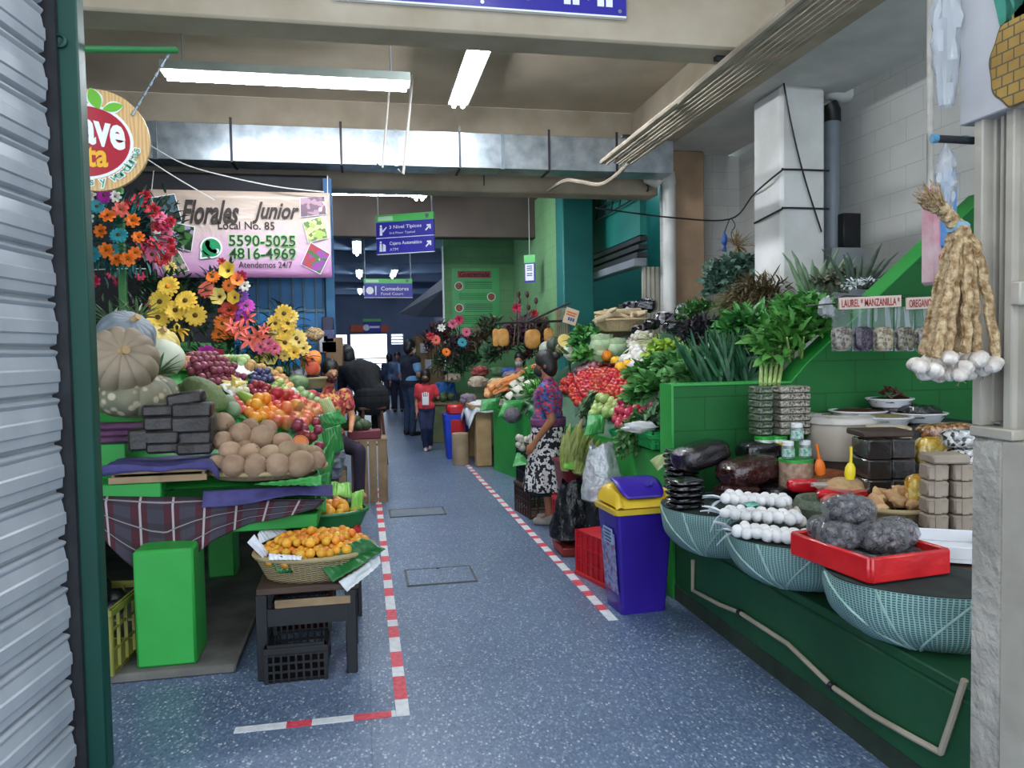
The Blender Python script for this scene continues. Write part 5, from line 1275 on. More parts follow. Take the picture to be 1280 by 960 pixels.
def arrangement(name, lab, y, c, blooms, fol=None, cat='flowers', stems=True, base=None):
    g = thing(name, lab, cat)
    C0 = at(c[0], c[1], y)
    for f in (fol or []): foliage(g, at(f[0], f[1], y+.05), (f[2]*y/961, f[3]*y/961), f[4], f[5], ring=f[6] if len(f) > 6 else None, L=f[7] if len(f) > 7 else .09)
    m = MB()
    for b in blooms:
        px, py, dia, kind, mt = b[:5]; p = at(px, py, y+rnd.uniform(-.03, .0)); bloom(g, kind, mt, p, dia*y/961, centre=b[5] if len(b) > 5 else None)
        if stems: m.tube([p+V((0, .01, 0)), p.lerp(C0, .6)+V((0, .05, 0)), C0+V((0, .06, -.02))], .004, 5)
    if stems: obj('stem', m, FOL, g)
    return g
# orange wreath
O = 14
arrangement('flower_wreath', 'teal wreath ringed with orange daisies hanging at the far left of the flower stall', 6.6, (150, 295),
    [(134, 270, 18, 'rose', C_OR), (166, 276, 17, 'rose', C_OR), (126, 289, 16, 'rose', C_OR), (173, 297, 15, 'rose', C_OR), (133, 313, 18, 'rose', C_OR), (146, 324, 17, 'rose', C_OR), (160, 324, 17, 'rose', C_OR), (169, 316, 15, 'rose', C_OR), (148, 294, 18, 'daisy', C_TL), (142, 312, 12, 'daisy', C_TL), (151, 262, 18, 'rose', C_CO), (131, 244, 18, 'daisy', C_MG), (112, 246, 18, 'rose', C_WH), (144, 246, 14, 'rose', C_WH), (121, 258, 15, 'daisy', C_TL), (109, 272, 16, 'rose', C_WH), (116, 318, 18, 'daisy', C_TL), (108, 296, 14, 'rose', C_PU)],
    [(148, 294, 40, 42, 150, FOL_T, (.35, 1.1)), (120, 300, 26, 45, 90, FOL_T)], stems=False)
arrangement('flower_wreath', 'red and pink flower wreath hanging beside the banner', 6.9, (193, 290),
    [(172, 252, 19, 'rose', C_RE), (181, 246, 17, 'rose', C_RE), (163, 256, 15, 'rose', C_RE), (191, 264, 19, 'rose', C_RE), (200, 272, 16, 'rose', C_PK), (206, 281, 19, 'rose', C_CR), (213, 278, 15, 'rose', C_RE), (196, 283, 16, 'rose', C_RE), (208, 292, 14, 'daisy', C_PK), (196, 303, 20, 'rose', C_RE), (211, 304, 17, 'rose', C_RE), (201, 306, 16, 'daisy', C_PK), (190, 318, 17, 'daisy', C_PK), (203, 324, 20, 'rose', C_RE), (180, 306, 17, 'rose', C_CR), (176, 318, 16, 'rose', C_CR), (214, 314, 14, 'rose', C_RE), (213, 334, 12, 'daisy', C_PY)],
    [(194, 290, 28, 46, 110, FOL, (.3, 1.1))], stems=False)
arrangement('flower_wreath', 'dim dark red flowers hanging in the shade under the orange wreath', 7.4, (140, 345), [(141, 343, 14, 'rose', C_CR), (149, 352, 14, 'rose', C_CR), (118, 352, 14, 'rose', C_CR), (112, 345, 12, 'rose', C_CR), (175, 345, 12, 'rose', C_CR), (186, 380, 10, 'rose', C_CR)], [(140, 350, 40, 25, 60, FOL)], stems=False)
g = arrangement('flower_arrangement', 'yellow daisy spray with a yellow bow standing on the green shelf', 6.75, (222, 425),
    [(210, 358, 23, 'daisy', C_YE, CENT_O), (200, 377, 24, 'daisy', C_YE), (232, 376, 24, 'daisy', C_YE), (219, 388, 23, 'daisy', C_YE), (197, 397, 24, 'daisy', C_YE), (244, 394, 23, 'daisy', C_YE)], [(220, 385, 38, 42, 160, FOL)])
b = at(222, 414, 6.68); m = MB()
for s in (-1, 1):
    for k in range(3): m.leaf(b, (s*(.9-.2*k), -.3, .5-.45*k), .10, .05, .8, n=4, tip=.4)
m.tube([b+V((-.015, -.02, .0)), b+V((-.02, -.02, .04)), b+V((.0, -.02, .06)), b+V((.02, -.02, .04)), b+V((.015, -.02, 0))], .008, 6); obj('bow', m, C_YE, g)
arrangement('flower_arrangement', 'tall orange and yellow flower spray with white and purple blooms below the banner', 6.85, (285, 435),
    [(286, 339, 20, 'trumpet', C_YE), (266, 346, 15, 'daisy', C_OR), (258, 362, 18, 'daisy', C_CO), (275, 371, 20, 'trumpet', C_PY), (286, 357, 14, 'daisy', C_OR), (296, 351, 15, 'trumpet', C_OR), (294, 372, 16, 'trumpet', C_YE), (287, 388, 26, 'rose', C_BR), (278, 404, 18, 'daisy', C_OR), (274, 418, 17, 'daisy', C_OR), (286, 416, 14, 'daisy', C_OR), (302, 345, 14, 'rose', C_CR), (306, 358, 14, 'rose', C_WH), (302, 370, 15, 'daisy', C_PU), (308, 382, 18, 'daisy', C_MG), (298, 386, 18, 'daisy', C_PU), (302, 396, 16, 'daisy', C_MG), (277, 327, 10, 'rose', C_RE), (310, 397, 18, 'lily', C_CO)],
    [(268, 360, 22, 16, 60, FOL_T), (285, 385, 30, 50, 120, FOL)])
arrangement('flower_arrangement', 'low spray of coral lilies and pink flowers in a dark pot', 6.7, (312, 445),
    [(300, 413, 24, 'lily', C_CO), (312, 426, 25, 'lily', C_CO), (322, 420, 23, 'lily', C_CO), (290, 408, 18, 'lily', C_CO), (326, 434, 19, 'rose', C_PK), (336, 430, 17, 'rose', C_PK), (343, 436, 17, 'rose', C_PK), (330, 412, 14, 'lily', C_CO)], [(310, 432, 34, 22, 110, FOL)])
arrangement('flower_bouquet', 'bouquet of yellow daisies in front of the blue shutter', 6.8, (352, 462),
    [(355, 392, 20, 'daisy', C_YE), (360, 404, 19, 'daisy', C_YE), (344, 404, 18, 'daisy', C_YE), (357, 413, 20, 'daisy', C_YE), (337, 422, 19, 'daisy', C_PY), (356, 428, 22, 'daisy', C_YE), (371, 423, 21, 'daisy', C_PY), (364, 396, 16, 'daisy', C_PY), (380, 436, 18, 'rose', C_PY), (340, 447, 17, 'trumpet', C_PY), (327, 447, 15, 'rose', C_YE), (356, 445, 14, 'rose', C_PY), (368, 441, 18, 'rose', C_YE), (374, 428, 15, 'daisy', C_PY)], [(352, 445, 34, 20, 150, FOL), (355, 410, 22, 30, 60, FOL)])
arrangement('flower_bouquet', 'magenta, pink and crimson blooms lying at the back of the plums', 6.5, (262, 452), [(257, 442, 20, 'rose', C_MG), (273, 447, 20, 'trumpet', C_CR), (245, 446, 15, 'rose', C_RE), (262, 438, 12, 'rose', C_MG)], [(260, 446, 26, 10, 50, FOL)])
# green stepped shelves
g = thing('stepped_shelf', 'green stepped shelf boxes carrying the flower pots', 'shelf', (0, 0, 0))
for x0, y0, x1, y1 in ((213, 429, 250, 447), (251, 430, 284, 447), (285, 446, 318, 462), (318, 460, 356, 472)):
    a = at(x0, y0, 6.85); b = at(x1, y1, 6.85); obj('box', MB().bb((a.x+.002, 6.85, .9), (b.x-.002, 7.25, a.z), .006), M('shelf_green', '#3c8a4a', '#479a55', 3, .55), g)
    obj('lip', MB().bb((a.x+.002, 6.835, a.z-.02), (b.x-.002, 6.85, a.z+.008)), M('shelf_lip', '#5aa862', rough=.5), g)
# orange fruit pieces and pale bundles near the seated woman
OP = Protos(single('papaya', ball(.07, sq=1.3), M('ripe_papaya', '#dd7a28', '#e79a45', 8, .45, hue=.03), 'ripe orange papaya beside the seated woman in red', 'fruit', 'ripe papayas by the flowers'))
for px, py in ((385, 453), (392, 449), (390, 462)): OP.put(at(px, py, 7.0), anyrot())
single('papaya', ball(.065, sq=1.15), M('ripe_red_papaya', '#d84a2c', '#e2674a', 8, .45), 'reddest ripe papaya just left of the seated woman', 'fruit', None, at(389, 460, 6.9), (.3, 1.2, 0))
m = MB(); q = at(372, 466, 6.9); m.ell(q, (.1, .09, .05), 18, 10, fn=lump(.3, 2, 3)); single('cloth_bundle', m, M('lilac_cloth', '#a9a2c4', '#d3cfdf', 9, .8, bump=.3), 'small lilac and white cloth bundle on the upper display', 'cloth')
g = basket('wicker_basket', 'brown wicker basket behind the tangerines', (at(378, 474, 6.9).x, 7.0, at(378, 482, 6.9).z-.03), .20, .16, .09, WICKER, 1.15)
m = MB(); q = at(374, 471, 6.9); m.ell((q.x, 7.0, q.z), (.17, .12, .025), 20, 8); single('dark_cloth', m, M('dark_cloth', '#2c2b35', '#3a3946', 9, .8), 'dark cloth lying over the brown wicker basket', 'cloth')
# things hanging on the blue frame corner
g = thing('hanging_goods', 'cluster of small bags and tins hanging on the blue frame corner', 'goods', (0, 0, 0))
for i, (px, py, w, h, c) in enumerate(((410, 405, .12, .14, '#23233a'), (411, 420, .12, .14, '#3a3f66'), (412, 434, .16, .13, '#8b4a34'), (405, 430, .10, .18, '#c9cdd3'), (418, 440, .18, .3, '#6b5238'))):
    q = at(px, py, 8.1); obj('pack', MB().box((q.x, 8.05, q.z), (w, .08, h), .012), M('hang_%d' % i, c, rough=.5), g)
m = MB(); q = at(393, 418, 7.9); m.ell(q, (.09, .06, .07), 14, 10, fn=lump(.3, 3, 2)); single('dried_bundle', m, STRAW, 'small dried bundle hung on the blue shutter edge', 'bundle')
# ------------------------------------------------------------------ dry goods stall on the right: base, divider wall
g = thing('stall_counter', 'dark green masonry counter of the dry goods stall', 'counter', (0, 0, 0))
obj('base', MB().bb((1.80, .9, 0), (3.7, 4.26, .40), .012), GREEN_K, g); obj('shelf_board', MB().bb((1.80, 1.95, .401), (3.7, 4.24, .44), .005), GREEN_K, g)
obj('table_top', MB().bb((2.12, 1.95, .60), (3.7, 4.24, TA-.002), .006), WOOD_D, g)
for x, y in ((2.3, 2.1), (2.3, 4.1), (3.5, 4.1)): obj('leg', MB().bb((x-.04, y-.04, .44), (x+.04, y+.04, .60)), WOOD_D, g)
struct('trim_6', MB().bb((1.795, .9, 0), (1.80, 4.26, .085)), M('dark_foot_strip', '#1d2b22', '#26382b', 8, .9))  # darker strip along the foot of the counter front
obj('back_step', MB().bb((2.25, 3.25, TA), (3.7, 4.24, TB), .006), M('step_board', '#3a4438', '#465043', 5, .7), g)
d = thing('divider_wall', 'green block divider wall with a slanting top between the two right stalls', 'wall', (0, 0, 0))
zt = 1.27; pts = [(1.80, 0), (3.95, 0), (3.95, 2.45), (3.62, 2.18), (2.67, 1.385), (2.56, zt), (1.80, zt)]
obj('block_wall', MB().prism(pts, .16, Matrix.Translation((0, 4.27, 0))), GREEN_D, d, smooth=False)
m = MB()
for (a, b) in (((1.80, zt), (2.56, zt)), ((2.56, zt), (2.67, 1.385)), ((2.67, 1.385), (3.62, 2.18)), ((3.62, 2.18), (3.95, 2.45))):
    m.add([(a[0], 4.262, a[1]+.001), (b[0], 4.262, b[1]+.001), (b[0], 4.44, b[1]+.001), (a[0], 4.44, a[1]+.001), (a[0], 4.262, a[1]+.012), (b[0], 4.262, b[1]+.012), (b[0], 4.44, b[1]+.012), (a[0], 4.44, a[1]+.012)], [(0, 1, 2, 3), (4, 7, 6, 5), (0, 4, 5, 1), (2, 6, 7, 3), (0, 3, 7, 4), (1, 5, 6, 2)])
m.bb((1.785, 4.262, 0), (1.80, 4.44, zt+.012)); obj('painted_edge', m, GREEN_L, d, smooth=False)
# ------------------------------------------------------------------ net covered baskets
def net_mat():
    t = NT('green_net'); uv = t.coord('UV'); s = t.node('SeparateXYZ'); t.ln(uv, s.inputs[0])
    wob = t.math('MULTIPLY', t.noise(4, 3), .012)
    a = t.math('FRACT', t.math('MULTIPLY', t.math('ADD', s.outputs[0], wob), 150)); b = t.math('FRACT', t.math('MULTIPLY', t.math('ADD', s.outputs[1], wob), 30))
    l = t.math('MAXIMUM', t.math('LESS_THAN', a, .30), t.math('LESS_THAN', b, .34))
    t.col(t.mix(l, t.ramp(t.noise(5, 4), [(.3, '#2c514f'), (.7, '#3c6663')]), '#93b3ae')); t.set(Roughness=.6); t.bump(l, .3, .004); return t.m
NET = net_mat()
def net_basket(lab, c, r, ztop, zbot, tie, seed):
    g = thing('net_covered_basket', lab, 'basket', c)
    m = MB()
    def fn(u, v):
        a = 2*PI*u; k = (1-(1-v)**2.6)**.5 if v > 0 else .02
        k = .30+.70*k if v > 0 else .30
        q = 1+.035*nz((math.cos(a)*2, math.sin(a)*2, v*2), 1.4, seed)+.015*math.sin(a*23+seed)*(1-v)
        z = zbot+(ztop-zbot)*v
        return V((r[0]*k*q*math.cos(a), r[1]*k*q*math.sin(a), z-c[2]))
    m.grid(fn, 72, 22); obj('net', m, NET, g)
    m = MB(); m.lathe([(0, ztop-c[2]-.015), (r[0]*.97, ztop-c[2]-.015), (r[0]*.985, ztop-c[2]), (0, ztop-c[2]+.002)], 48, Matrix.Diagonal((1, r[1]/r[0], 1, 1))); obj('lining', m, M('net_lining', '#1f2a28', '#2b3835', 12, .9), g)
    m = MB(); a0 = math.atan2(-1, -1.2)
    def wave(k): 
        o = []
        for i in range(9):
            v = i/8; a = a0+.9*k*(v**1.2); kk = .30+.70*(1-(1-v)**2.6)**.5 if v > 0 else .3
            o.append(V((r[0]*kk*1.012*math.cos(a), r[1]*kk*1.012*math.sin(a), zbot+(ztop-zbot)*v-c[2])))
        return o
    for k in (-1, -.25, .6): m.tube(wave(k), .005, 5)
    obj('gathered_fold', m, M('net_fold', '#9fbcb6', '#86a69f', 20, .6), g)
    m = MB(); m.ell((r[0]*.3*math.cos(a0), r[1]*.3*math.sin(a0), zbot-c[2]+.02), (.03, .03, .025), 10, 8); obj('knot', m, M('blue_knot', '#2b5a86', '#3b6e98', 20, .6), g)
    return g
nb = [net_basket('net covered basket under the black bean packets, farthest of the three', (1.83, 3.72, .44), (.31, .33), .675, .42, 0, 1),
      net_basket('net covered basket under the white garlic bags, the middle one', (1.90, 3.06, .44), (.34, .32), .675, .45, 0, 4),
      net_basket('net covered basket under the red rimmed tray, nearest of the three', (2.07, 2.43, .44), (.44, .345), .675, .42, 0, 8)]
# ------------------------------------------------------------------ packets
def pillow(w, d, h, n=24, wr=.05, seed=1, e=3.2):
    m = MB()
    def f(q):
        k = (1/max(1e-3, (abs(q.x)**e+abs(q.y)**e+abs(q.z)**e)**(1/e)))*(1-.16*(max(abs(q.x), abs(q.y))**8))
        return k*(1+wr*nz(q, 3.2, seed)+wr*.6*nz(q, 8, seed+3))
    m.ell((0, 0, 0), (w/2, d/2, h/2), n, 12, fn=f); return m
def seedmat(name, cols, scale, gloss=.2, coat=.8, bump=.5, wn=9):
    t = NT(name); co = t.coord(); v = t.node('TexVoronoi', Scale=scale); t.ln(co, v.inputs[0])
    n = len(cols); t.col(t.ramp(v.outputs['Color'], [(i/n, c) for i, c in enumerate(cols)], 'CONSTANT')); t.set(Roughness=gloss, Coat_Weight=coat, Coat_Roughness=.08)
    w = t.noise(wn, 4, co); t.bump(t.math('ADD', t.math('MULTIPLY', v.outputs['Distance'], -.5), t.math('MULTIPLY', w, 1.6)), bump, .012); MATS[name] = t.m; return t.m
BLK = seedmat('black_beans', ['#0e0c12', '#17141b', '#1f1a22'], 120, .12); REDB = seedmat('dark_red_beans', ['#2d1214', '#401b1c', '#24100f', '#4c2523'], 85, .22)
def packet(nm, lab, base, w, d, h, mt, rz=0, grp=None, tilt=0, cat='packet', wr=.05, e=3.2, seed=None):
    seed = seed if seed is not None else rnd.randint(1, 50)
    return single(nm, pillow(w, d, h, 28, wr, seed, e), mt, lab, cat, grp, V(base)+V((0, 0, h/2)), (0, tilt, rz))
BLKP = M('black_shiny_packet', '#0b0b0f', '#15151b', 9, .12, coat=.9, bump=.9, bscale=16, dist=.02)
q = aZ(862, 636, TA+.005)
for i in range(5): packet('black_packet', ('bottom black shiny packet of the nearer short stack', 'second black shiny packet of the nearer short stack', 'third black shiny packet of the nearer short stack', 'fourth black shiny packet of the nearer short stack', 'top black shiny packet of the nearer short stack')[i], (q.x+.0+.004*(i % 2), q.y+.06, TA+.003+i*.030), .19, .16, .030, BLKP, .2, 'black shiny packets', wr=.03)
q2 = aZ(858, 612, TA+.005)
for i in range(8): packet('black_packet', 'black shiny packet number %s from the bottom in the taller stack behind' % ('one', 'two', 'three', 'four', 'five', 'six', 'seven', 'eight')[i], (q2.x-.03+.006*(i % 2), q2.y+.01, TA+.003+i*.030), .19, .17, .030, BLKP, .1, 'black shiny packets', wr=.03)
bb = aZ(945, 617, TA)
packet('bean_bag', 'lower red bean bag at the bottom left of the bean pile', aZ(925, 628, TA)+V((0.02, .08, 0)), .24, .20, .085, REDB, .25, 'bean bags')
packet('bean_bag', 'lower black bean bag at the bottom right of the bean pile', aZ(985, 626, TA)+V((0, .08, 0)), .24, .20, .075, BLK, .1, 'bean bags')
packet('bean_bag', 'big dark red bean bag in the middle of the bean pile', aZ(938, 612, TA+.05)+V((.02, .06, .02)), .36, .24, .15, REDB, .22, 'bean bags', -.12)
packet('bean_bag', 'black bean bag resting on the left top of the bean pile', aZ(900, 606, TA+.1)+V((.02, .28, .05)), .34, .22, .14, BLK, .25, 'bean bags', -.18)
packet('bean_bag', 'black bean bag at the back right top of the bean pile', aZ(960, 582, TA+.15)+V((.02, .12, .0)), .28, .2, .13, BLK, .1, 'bean bags', .0)
# garlic in white nets
GARN = M('netted_garlic', '#e9e8e6', '#d3d2d2', 12, .55, bump=.25)
GB_ = MB(); GB_.ell((0, 0, 0), (.028, .028, .024), 14, 10, fn=lambda d: 1+.05*abs(math.sin(4*math.atan2(d.y, d.x))))
gme = GB_.mesh('garlic_bulb', GARN)
def garlic_net(lab, a, b, n, rows, z):
    g = thing('garlic_net', lab, 'garlic', (0, 0, 0), 0, 'white nets of garlic')
    a = V(a); b = V(b); d = (b-a)/(n-1); nn = V((-d.y, d.x, 0)).normalized()
    for r_ in range(rows):
        for i in range(n):
            o = link('garlic_bulb', gme, g, a+d*(i+.5*(r_ % 2))+nn*.046*r_+V((0, 0, z+.026+rnd.uniform(-.004, .004))), anyrot())
    m = MB(); c = a-d*.9; 
    for k in range(4): m.leaf(a-d*.3+V((0, 0, z+.02)), (-d.x*6+rnd.uniform(-.1, .1), -d.y*6+rnd.uniform(-.2, .1), rnd.uniform(-.2, .3)), .10, .035, .5, n=4, tip=.4)
    obj('net_tail', m, M('white_net_tail', '#dfe4e8', '#cfd6dc', 20, .6), g, smooth=False); return g
p0 = aZ(905, 664, TA+.02); p1 = aZ(1000, 672, TA+.02)
garlic_net('front white net of garlic bulbs along the basket rim', aZ(922, 672, TA), aZ(998, 682, TA), 7, 3, .0)
garlic_net('second white net of garlic bulbs behind the front one', aZ(908, 660, TA)+V((.02, .05, 0)), aZ(990, 668, TA)+V((.02, .05, 0)), 7, 3, .028)
garlic_net('white net of garlic with a green tag, topmost of the three', aZ(915, 652, TA)+V((.03, .12, 0)), aZ(985, 658, TA)+V((.03, .12, 0)), 7, 3, .058)
q = aZ(945, 640, TA+.1); 
m = MB(); q = aZ(942, 636, TA+.10); m.add([q+V((-.03, 0, .01)), q+V((.03, .0, .015)), q+V((.035, .06, .02)), q+V((-.02, .05, .018))], [(0, 1, 2, 3)]); single('price_tag', m, M('tag_green', '#2f8f79', '#7fc2b2', 60, .5), 'small green tag lying on the topmost garlic net', 'tag', solid=.003)
for i, (px, py) in enumerate(((990, 655), (1000, 662), (985, 645), (996, 650))): 
    o = single('garlic_bulb', GB_, GARLIC, 'loose garlic bulb beside the right end of the garlic nets', 'garlic', 'loose garlic bulbs', aZ(px, py, TA)+V((.02, .03, .03)), anyrot())
# ------------------------------------------------------------------ red rimmed tray with purple-grey bags
RT0 = aZ(1000, 690, TA+.0); A_ = aZ(1000, 686, TA+.02); B_ = aZ(1088, 729, TA+.005); C_ = aZ(1186, 716, TA+.005)
wd = (C_-B_).normalized(); an = math.atan2(wd.y, wd.x); dd = V((-wd.y, wd.x, 0)); W2 = (C_-B_).length; D2 = min(.62, (A_-B_).length)
c = B_+wd*W2/2+dd*D2/2; c.z = TA+.002
g = thing('red_rimmed_tray', 'square tray with red plastic wrapped rim full of dark pellets at the counter front', 'tray', c, (0, 0, an))
REDW = M('red_wrap', '#d8272b', '#c41d24', 8, .25, bump=.5, bscale=14, coat=.5)
HH = .07
for s in (-1, 1):
    obj('rim_board', MB().box((0, s*D2/2, HH/2+.01), (W2, .02, HH+.02), .006), REDW, g); obj('rim_board', MB().box((s*W2/2, 0, HH/2+.01), (.02, D2, HH+.02), .006), REDW, g)
obj('bottom', MB().box((0, 0, .012), (W2, D2, .02)), REDW, g)
PEL = seedmat('dark_pellets', ['#4a4346', '#5c5456', '#6d6467', '#3c3638'], 55, .5, .3, .8)
m = MB(); m.grid(lambda u, v: V(((u-.5)*W2*.96, (v-.5)*D2*.95, HH-.012+.02*nz((u*4, v*4, 0), 1.5, 3))), 20, 16); obj('pellets', m, PEL, g)
GREYB = seedmat('grey_pellet_bag', ['#4b4447', '#5d5559', '#6e666a', '#3d3739'], 60, .16, 1, .9, 32)
T = Matrix.Translation(c) @ Matrix.Rotation(an, 4, 'Z') @ Matrix.Diagonal((W2/.56, D2/.48, 1, 1))
for i, (x, y, z, w, h, lab) in enumerate(((-.17, .02, HH, .17, .10, 'front left clear bag of grey pellets on the red rimmed tray'), (.02, -.07, HH, .19, .11, 'front middle clear bag of grey pellets on the red rimmed tray'), (.17, -.03, HH, .17, .11, 'front right clear bag of grey pellets on the red rimmed tray'), (-.08, .15, HH, .19, .10, 'back left clear bag of grey pellets on the red rimmed tray'), (.09, .13, HH, .19, .10, 'back right clear bag of grey pellets on the red rimmed tray'), (-.03, .08, HH+.085, .20, .10, 'topmost clear bag of grey pellets on the red rimmed tray'))):
    p_ = T @ V((x, y, z-.012+h/2)); g = thing('pellet_bag', lab, 'bag', p_, 0, 'clear bags of grey pellets'); m = MB()
    for k in range(34):
        d = V((rnd.gauss(0, 1), rnd.gauss(0, 1), rnd.gauss(0, 1))).normalized()*rnd.uniform(.5, .8); m.ell((d.x*w/2, d.y*w*.42, d.z*h/2), rnd.uniform(.017, .024), 10, 7, fn=lump(.25, 3, k))
    obj('pellets', m, GREYB, g); obj('clear_bag', pillow(w*1.02, w*.88, h*1.05, 28, .12, i+4, 2.3), film('bag_film', '#b9bdc2', .10, .08, 26, .5), g)
# ginger / potatoes in a basket
q = aZ(1130, 650, TA); g = basket('wicker_basket', 'small basket of ginger roots behind the grey pellet bags', (q.x, q.y+.02, TA+.002), .19, .15, .06, WICKER, 1.2)
GIN = M('ginger_skin', '#bf9565', '#d4b083', 9, .75, bump=.3, hue=.02, val=.2)
m = MB(); m.ell((0, 0, 0), (.045, .026, .024), 14, 10, fn=lump(.35, 1.8, 2)); P = Protos(single('ginger_root', m, GIN, 'knobbly tan ginger root in the small basket', 'vegetable', 'ginger roots in the basket'))
for i in range(44):
    a = rnd.uniform(0, 6.28); k = rnd.uniform(0, 1)**.5; P.put((q.x+.16*k*math.cos(a), q.y+.02+.125*k*math.sin(a), TA+.06+.055*(1-k*k)+rnd.uniform(-.01, .015)), anyrot(), rnd.uniform(.8, 1.25))
# woven green ring basket with red things
q = aZ(1035, 652, TA); m = MB(); m.lathe([(.07, 0), (.13, .0), (.15, .05), (.13, .09), (.11, .085), (.10, .03), (.07, .02)], 30); single('moss_basket', m, M('moss_weave', '#4c5748', '#68725f', 60, .9, bump=.8, bscale=90), 'low mossy green ring basket behind the grey pellet bags', 'basket', None, (q.x+.05, q.y+.10, TA+.002))
q = aZ(1045, 640, TA+.05); m = MB(); m.ell((0, 0, 0), (.06, .045, .04), 14, 10, fn=lump(.15, 2, 4)); single('red_packet', m, M('red_packet', '#a33a30', '#c47a6c', 30, .3), 'reddish packet lying inside the mossy ring basket', 'packet', None, (q.x+.05, q.y+.10, TA+.075))
# paper-wrapped blocks
PAPER = M('kraft_wrap', '#8b7e70', '#a09384', 7, .75, bump=.4, bscale=18)
q = aZ(1186, 664, TA); k = 0
nm = ('bottom', 'second', 'third', 'top')
for zi in range(4):
    for xi in range(2):
        single('paper_block', MB().box((0, 0, .036), (.092, .09, .07), .008).box((0, -.046, .036), (.03, .004, .068), .001).box((0, -.045, .06), (.088, .004, .004), .001), PAPER, 'paper wrapped block in the %s row of the stack, %s one' % (nm[zi], ('left', 'right')[xi]), 'package', 'paper wrapped blocks', (q.x-.035+xi*.098, q.y+.05-xi*.04, TA+.001+zi*.0735), (0, 0, R(-15)+rnd.uniform(-.05, .05)))
single('paper_block', MB().box((0, 0, .02), (.16, .13, .04), .008), PAPER, 'flat paper wrapped block lying on the paper block stack', 'package', 'paper wrapped blocks', (q.x+.01, q.y+.04, TA+.296), (0, 0, R(-15)))
# black cubes
CUBE = M('black_wrapped_cube', '#2c2a2b', '#3a3736', 8, .22, coat=.6, bump=.6, bscale=20); CUBE_B = M('brown_block', '#33251d', '#3f2e24', 8, .6)
q = aZ(1108, 623, TB)+V((0, .02, TB-TA))
for zi in range(3):
    for xi in range(2):
        g = thing('wrapped_cube', 'black wrapped sugar cube block in the %s row, %s column' % (('bottom', 'middle', 'top')[zi], ('left', 'right')[xi]), 'package', (q.x-.045+xi*.122, q.y-.01*xi, TB+.001+zi*.0985), (0, 0, R(-12)), 'black wrapped blocks')
        obj('block', MB().box((0, .05, .047), (.112, .20, .092), .006), CUBE_B, g); obj('wrapper', MB().box((0, .045, .048), (.118, .19, .096), .008), CUBE, g)
single('wrapped_cube', MB().box((0, 0, .02), (.25, .2, .03), .006), CUBE_B, 'flat dark brown slab lying across the black wrapped blocks', 'package', 'black wrapped blocks', (q.x+.02, q.y+.06, TB+.298), (0, 0, R(-12)))
# cream folded packs
CRM = M('cream_pack', '#cfc0a4', '#bfae90', 8, .4, coat=.4, bump=.3)
q = aZ(1112, 590, TB+.05)
for i in range(4): packet('cream_packet', ('lowest cream packet on the dark blocks', 'second cream packet on the dark blocks', 'third cream packet on the dark blocks', 'topmost cream packet on the dark blocks')[i], (aY(1110, 560, 3.62).x, 3.62, aY(1110, 563, 3.62).z+i*.033), .22, .17, .034, CRM, -.5, 'cream packets', wr=.02, e=6)
g = thing('wooden_crate', 'low dark box carrying the cream packets', 'box', (aY(1110, 560, 3.62).x, 3.62, TB+.001)); hq = aY(1110, 563, 3.62).z-TB-.006; obj('body', MB().bb((-.1, -.08, 0), (.1, .08, hq-.01), .004), WOOD_D, g); obj('lid', MB().bb((-.105, -.085, hq-.01), (.105, .085, hq), .002), WOOD_D, g)
# big pale tub / sack
q = aZ(1050, 572, TB)
g = thing('grain_tub', 'big pale round tub of grain behind the scoops', 'tub', (aY(1050, 570, 3.98).x, 3.98, aY(1050, 572, 3.98).z))
obj('foot', MB().lathe([(0, TB-g.location.z), (.16, TB-g.location.z), (.16, -.002), (0, -.002)], 24), WOOD_D, g)
obj('body', MB().lathe([(.0, 0), (.175, 0), (.19, .03), (.19, .20), (.195, .205), (.195, .225), (.185, .24), (.17, .242), (.0, .243)], 36), M('tub_film', '#bdb1a2', '#cbc2b5', 6, .25, coat=.5), g)
obj('film_lip', MB().lathe([(.197, .2), (.205, .21), (.2, .23), (.18, .246), (.1, .25)], 36, cap=False), FILM, g)
# seed bag behind it and green cans, jars
SEED = seedmat('grey_seed', ['#55504a', '#8a8379', '#b8b1a5', '#2e2b28'], 130, .3, .6, .4)
packet('seed_bag', 'clear bag of speckled grey seed between the jars and the pale tub', (aY(1015, 560, 4.1).x, 4.1, TB), .16, .14, .36, SEED, 0, wr=.05, e=3)
def seed_stack(x, y, z, n, w, mt, lab, grp, d=.14, h=.042):
    for i in range(n): packet('herb_packet', lab % ('lowest', 'second', 'third', 'fourth', 'fifth', 'sixth', 'topmost')[i if i < n-1 else 6], (x+.004*(i % 2), y, z+i*(h-.002)), w, d, h, mt, 0, grp, wr=.025, e=5)
HERB = seedmat('pale_herb', ['#5d5a50', '#8c877a', '#a8a294', '#474339'], 110, .3, .6, .4); HERBG = seedmat('green_herb', ['#3e4a3c', '#55614f', '#6a755f', '#2e372d'], 110, .35, .5, .4)
can = thing('tin_can', '', 'can', (0, 0, 0), 0, 'green and yellow tins'); 
tgr = NT('tin_print'); co = tgr.coord(); s = tgr.node('SeparateXYZ'); tgr.ln(co, s.inputs[0]); tgr.col(tgr.ramp(s.outputs[2], [(0, '#2f9c38'), (.08, '#cfd6cc'), (.30, '#cfd6cc'), (.46, '#cfd6cc')], 'CONSTANT'))
tg2 = M('tin_green', '#37a544', '#45b552', 8, .35, .3)
obj('body', MB().lathe([(0, 0), (.05, 0), (.052, .01), (.052, .145), (.05, .15), (0, .15)], 28), M('tin_pale', '#c4d3c2', '#a9c0a8', 20, .3, .3), can)
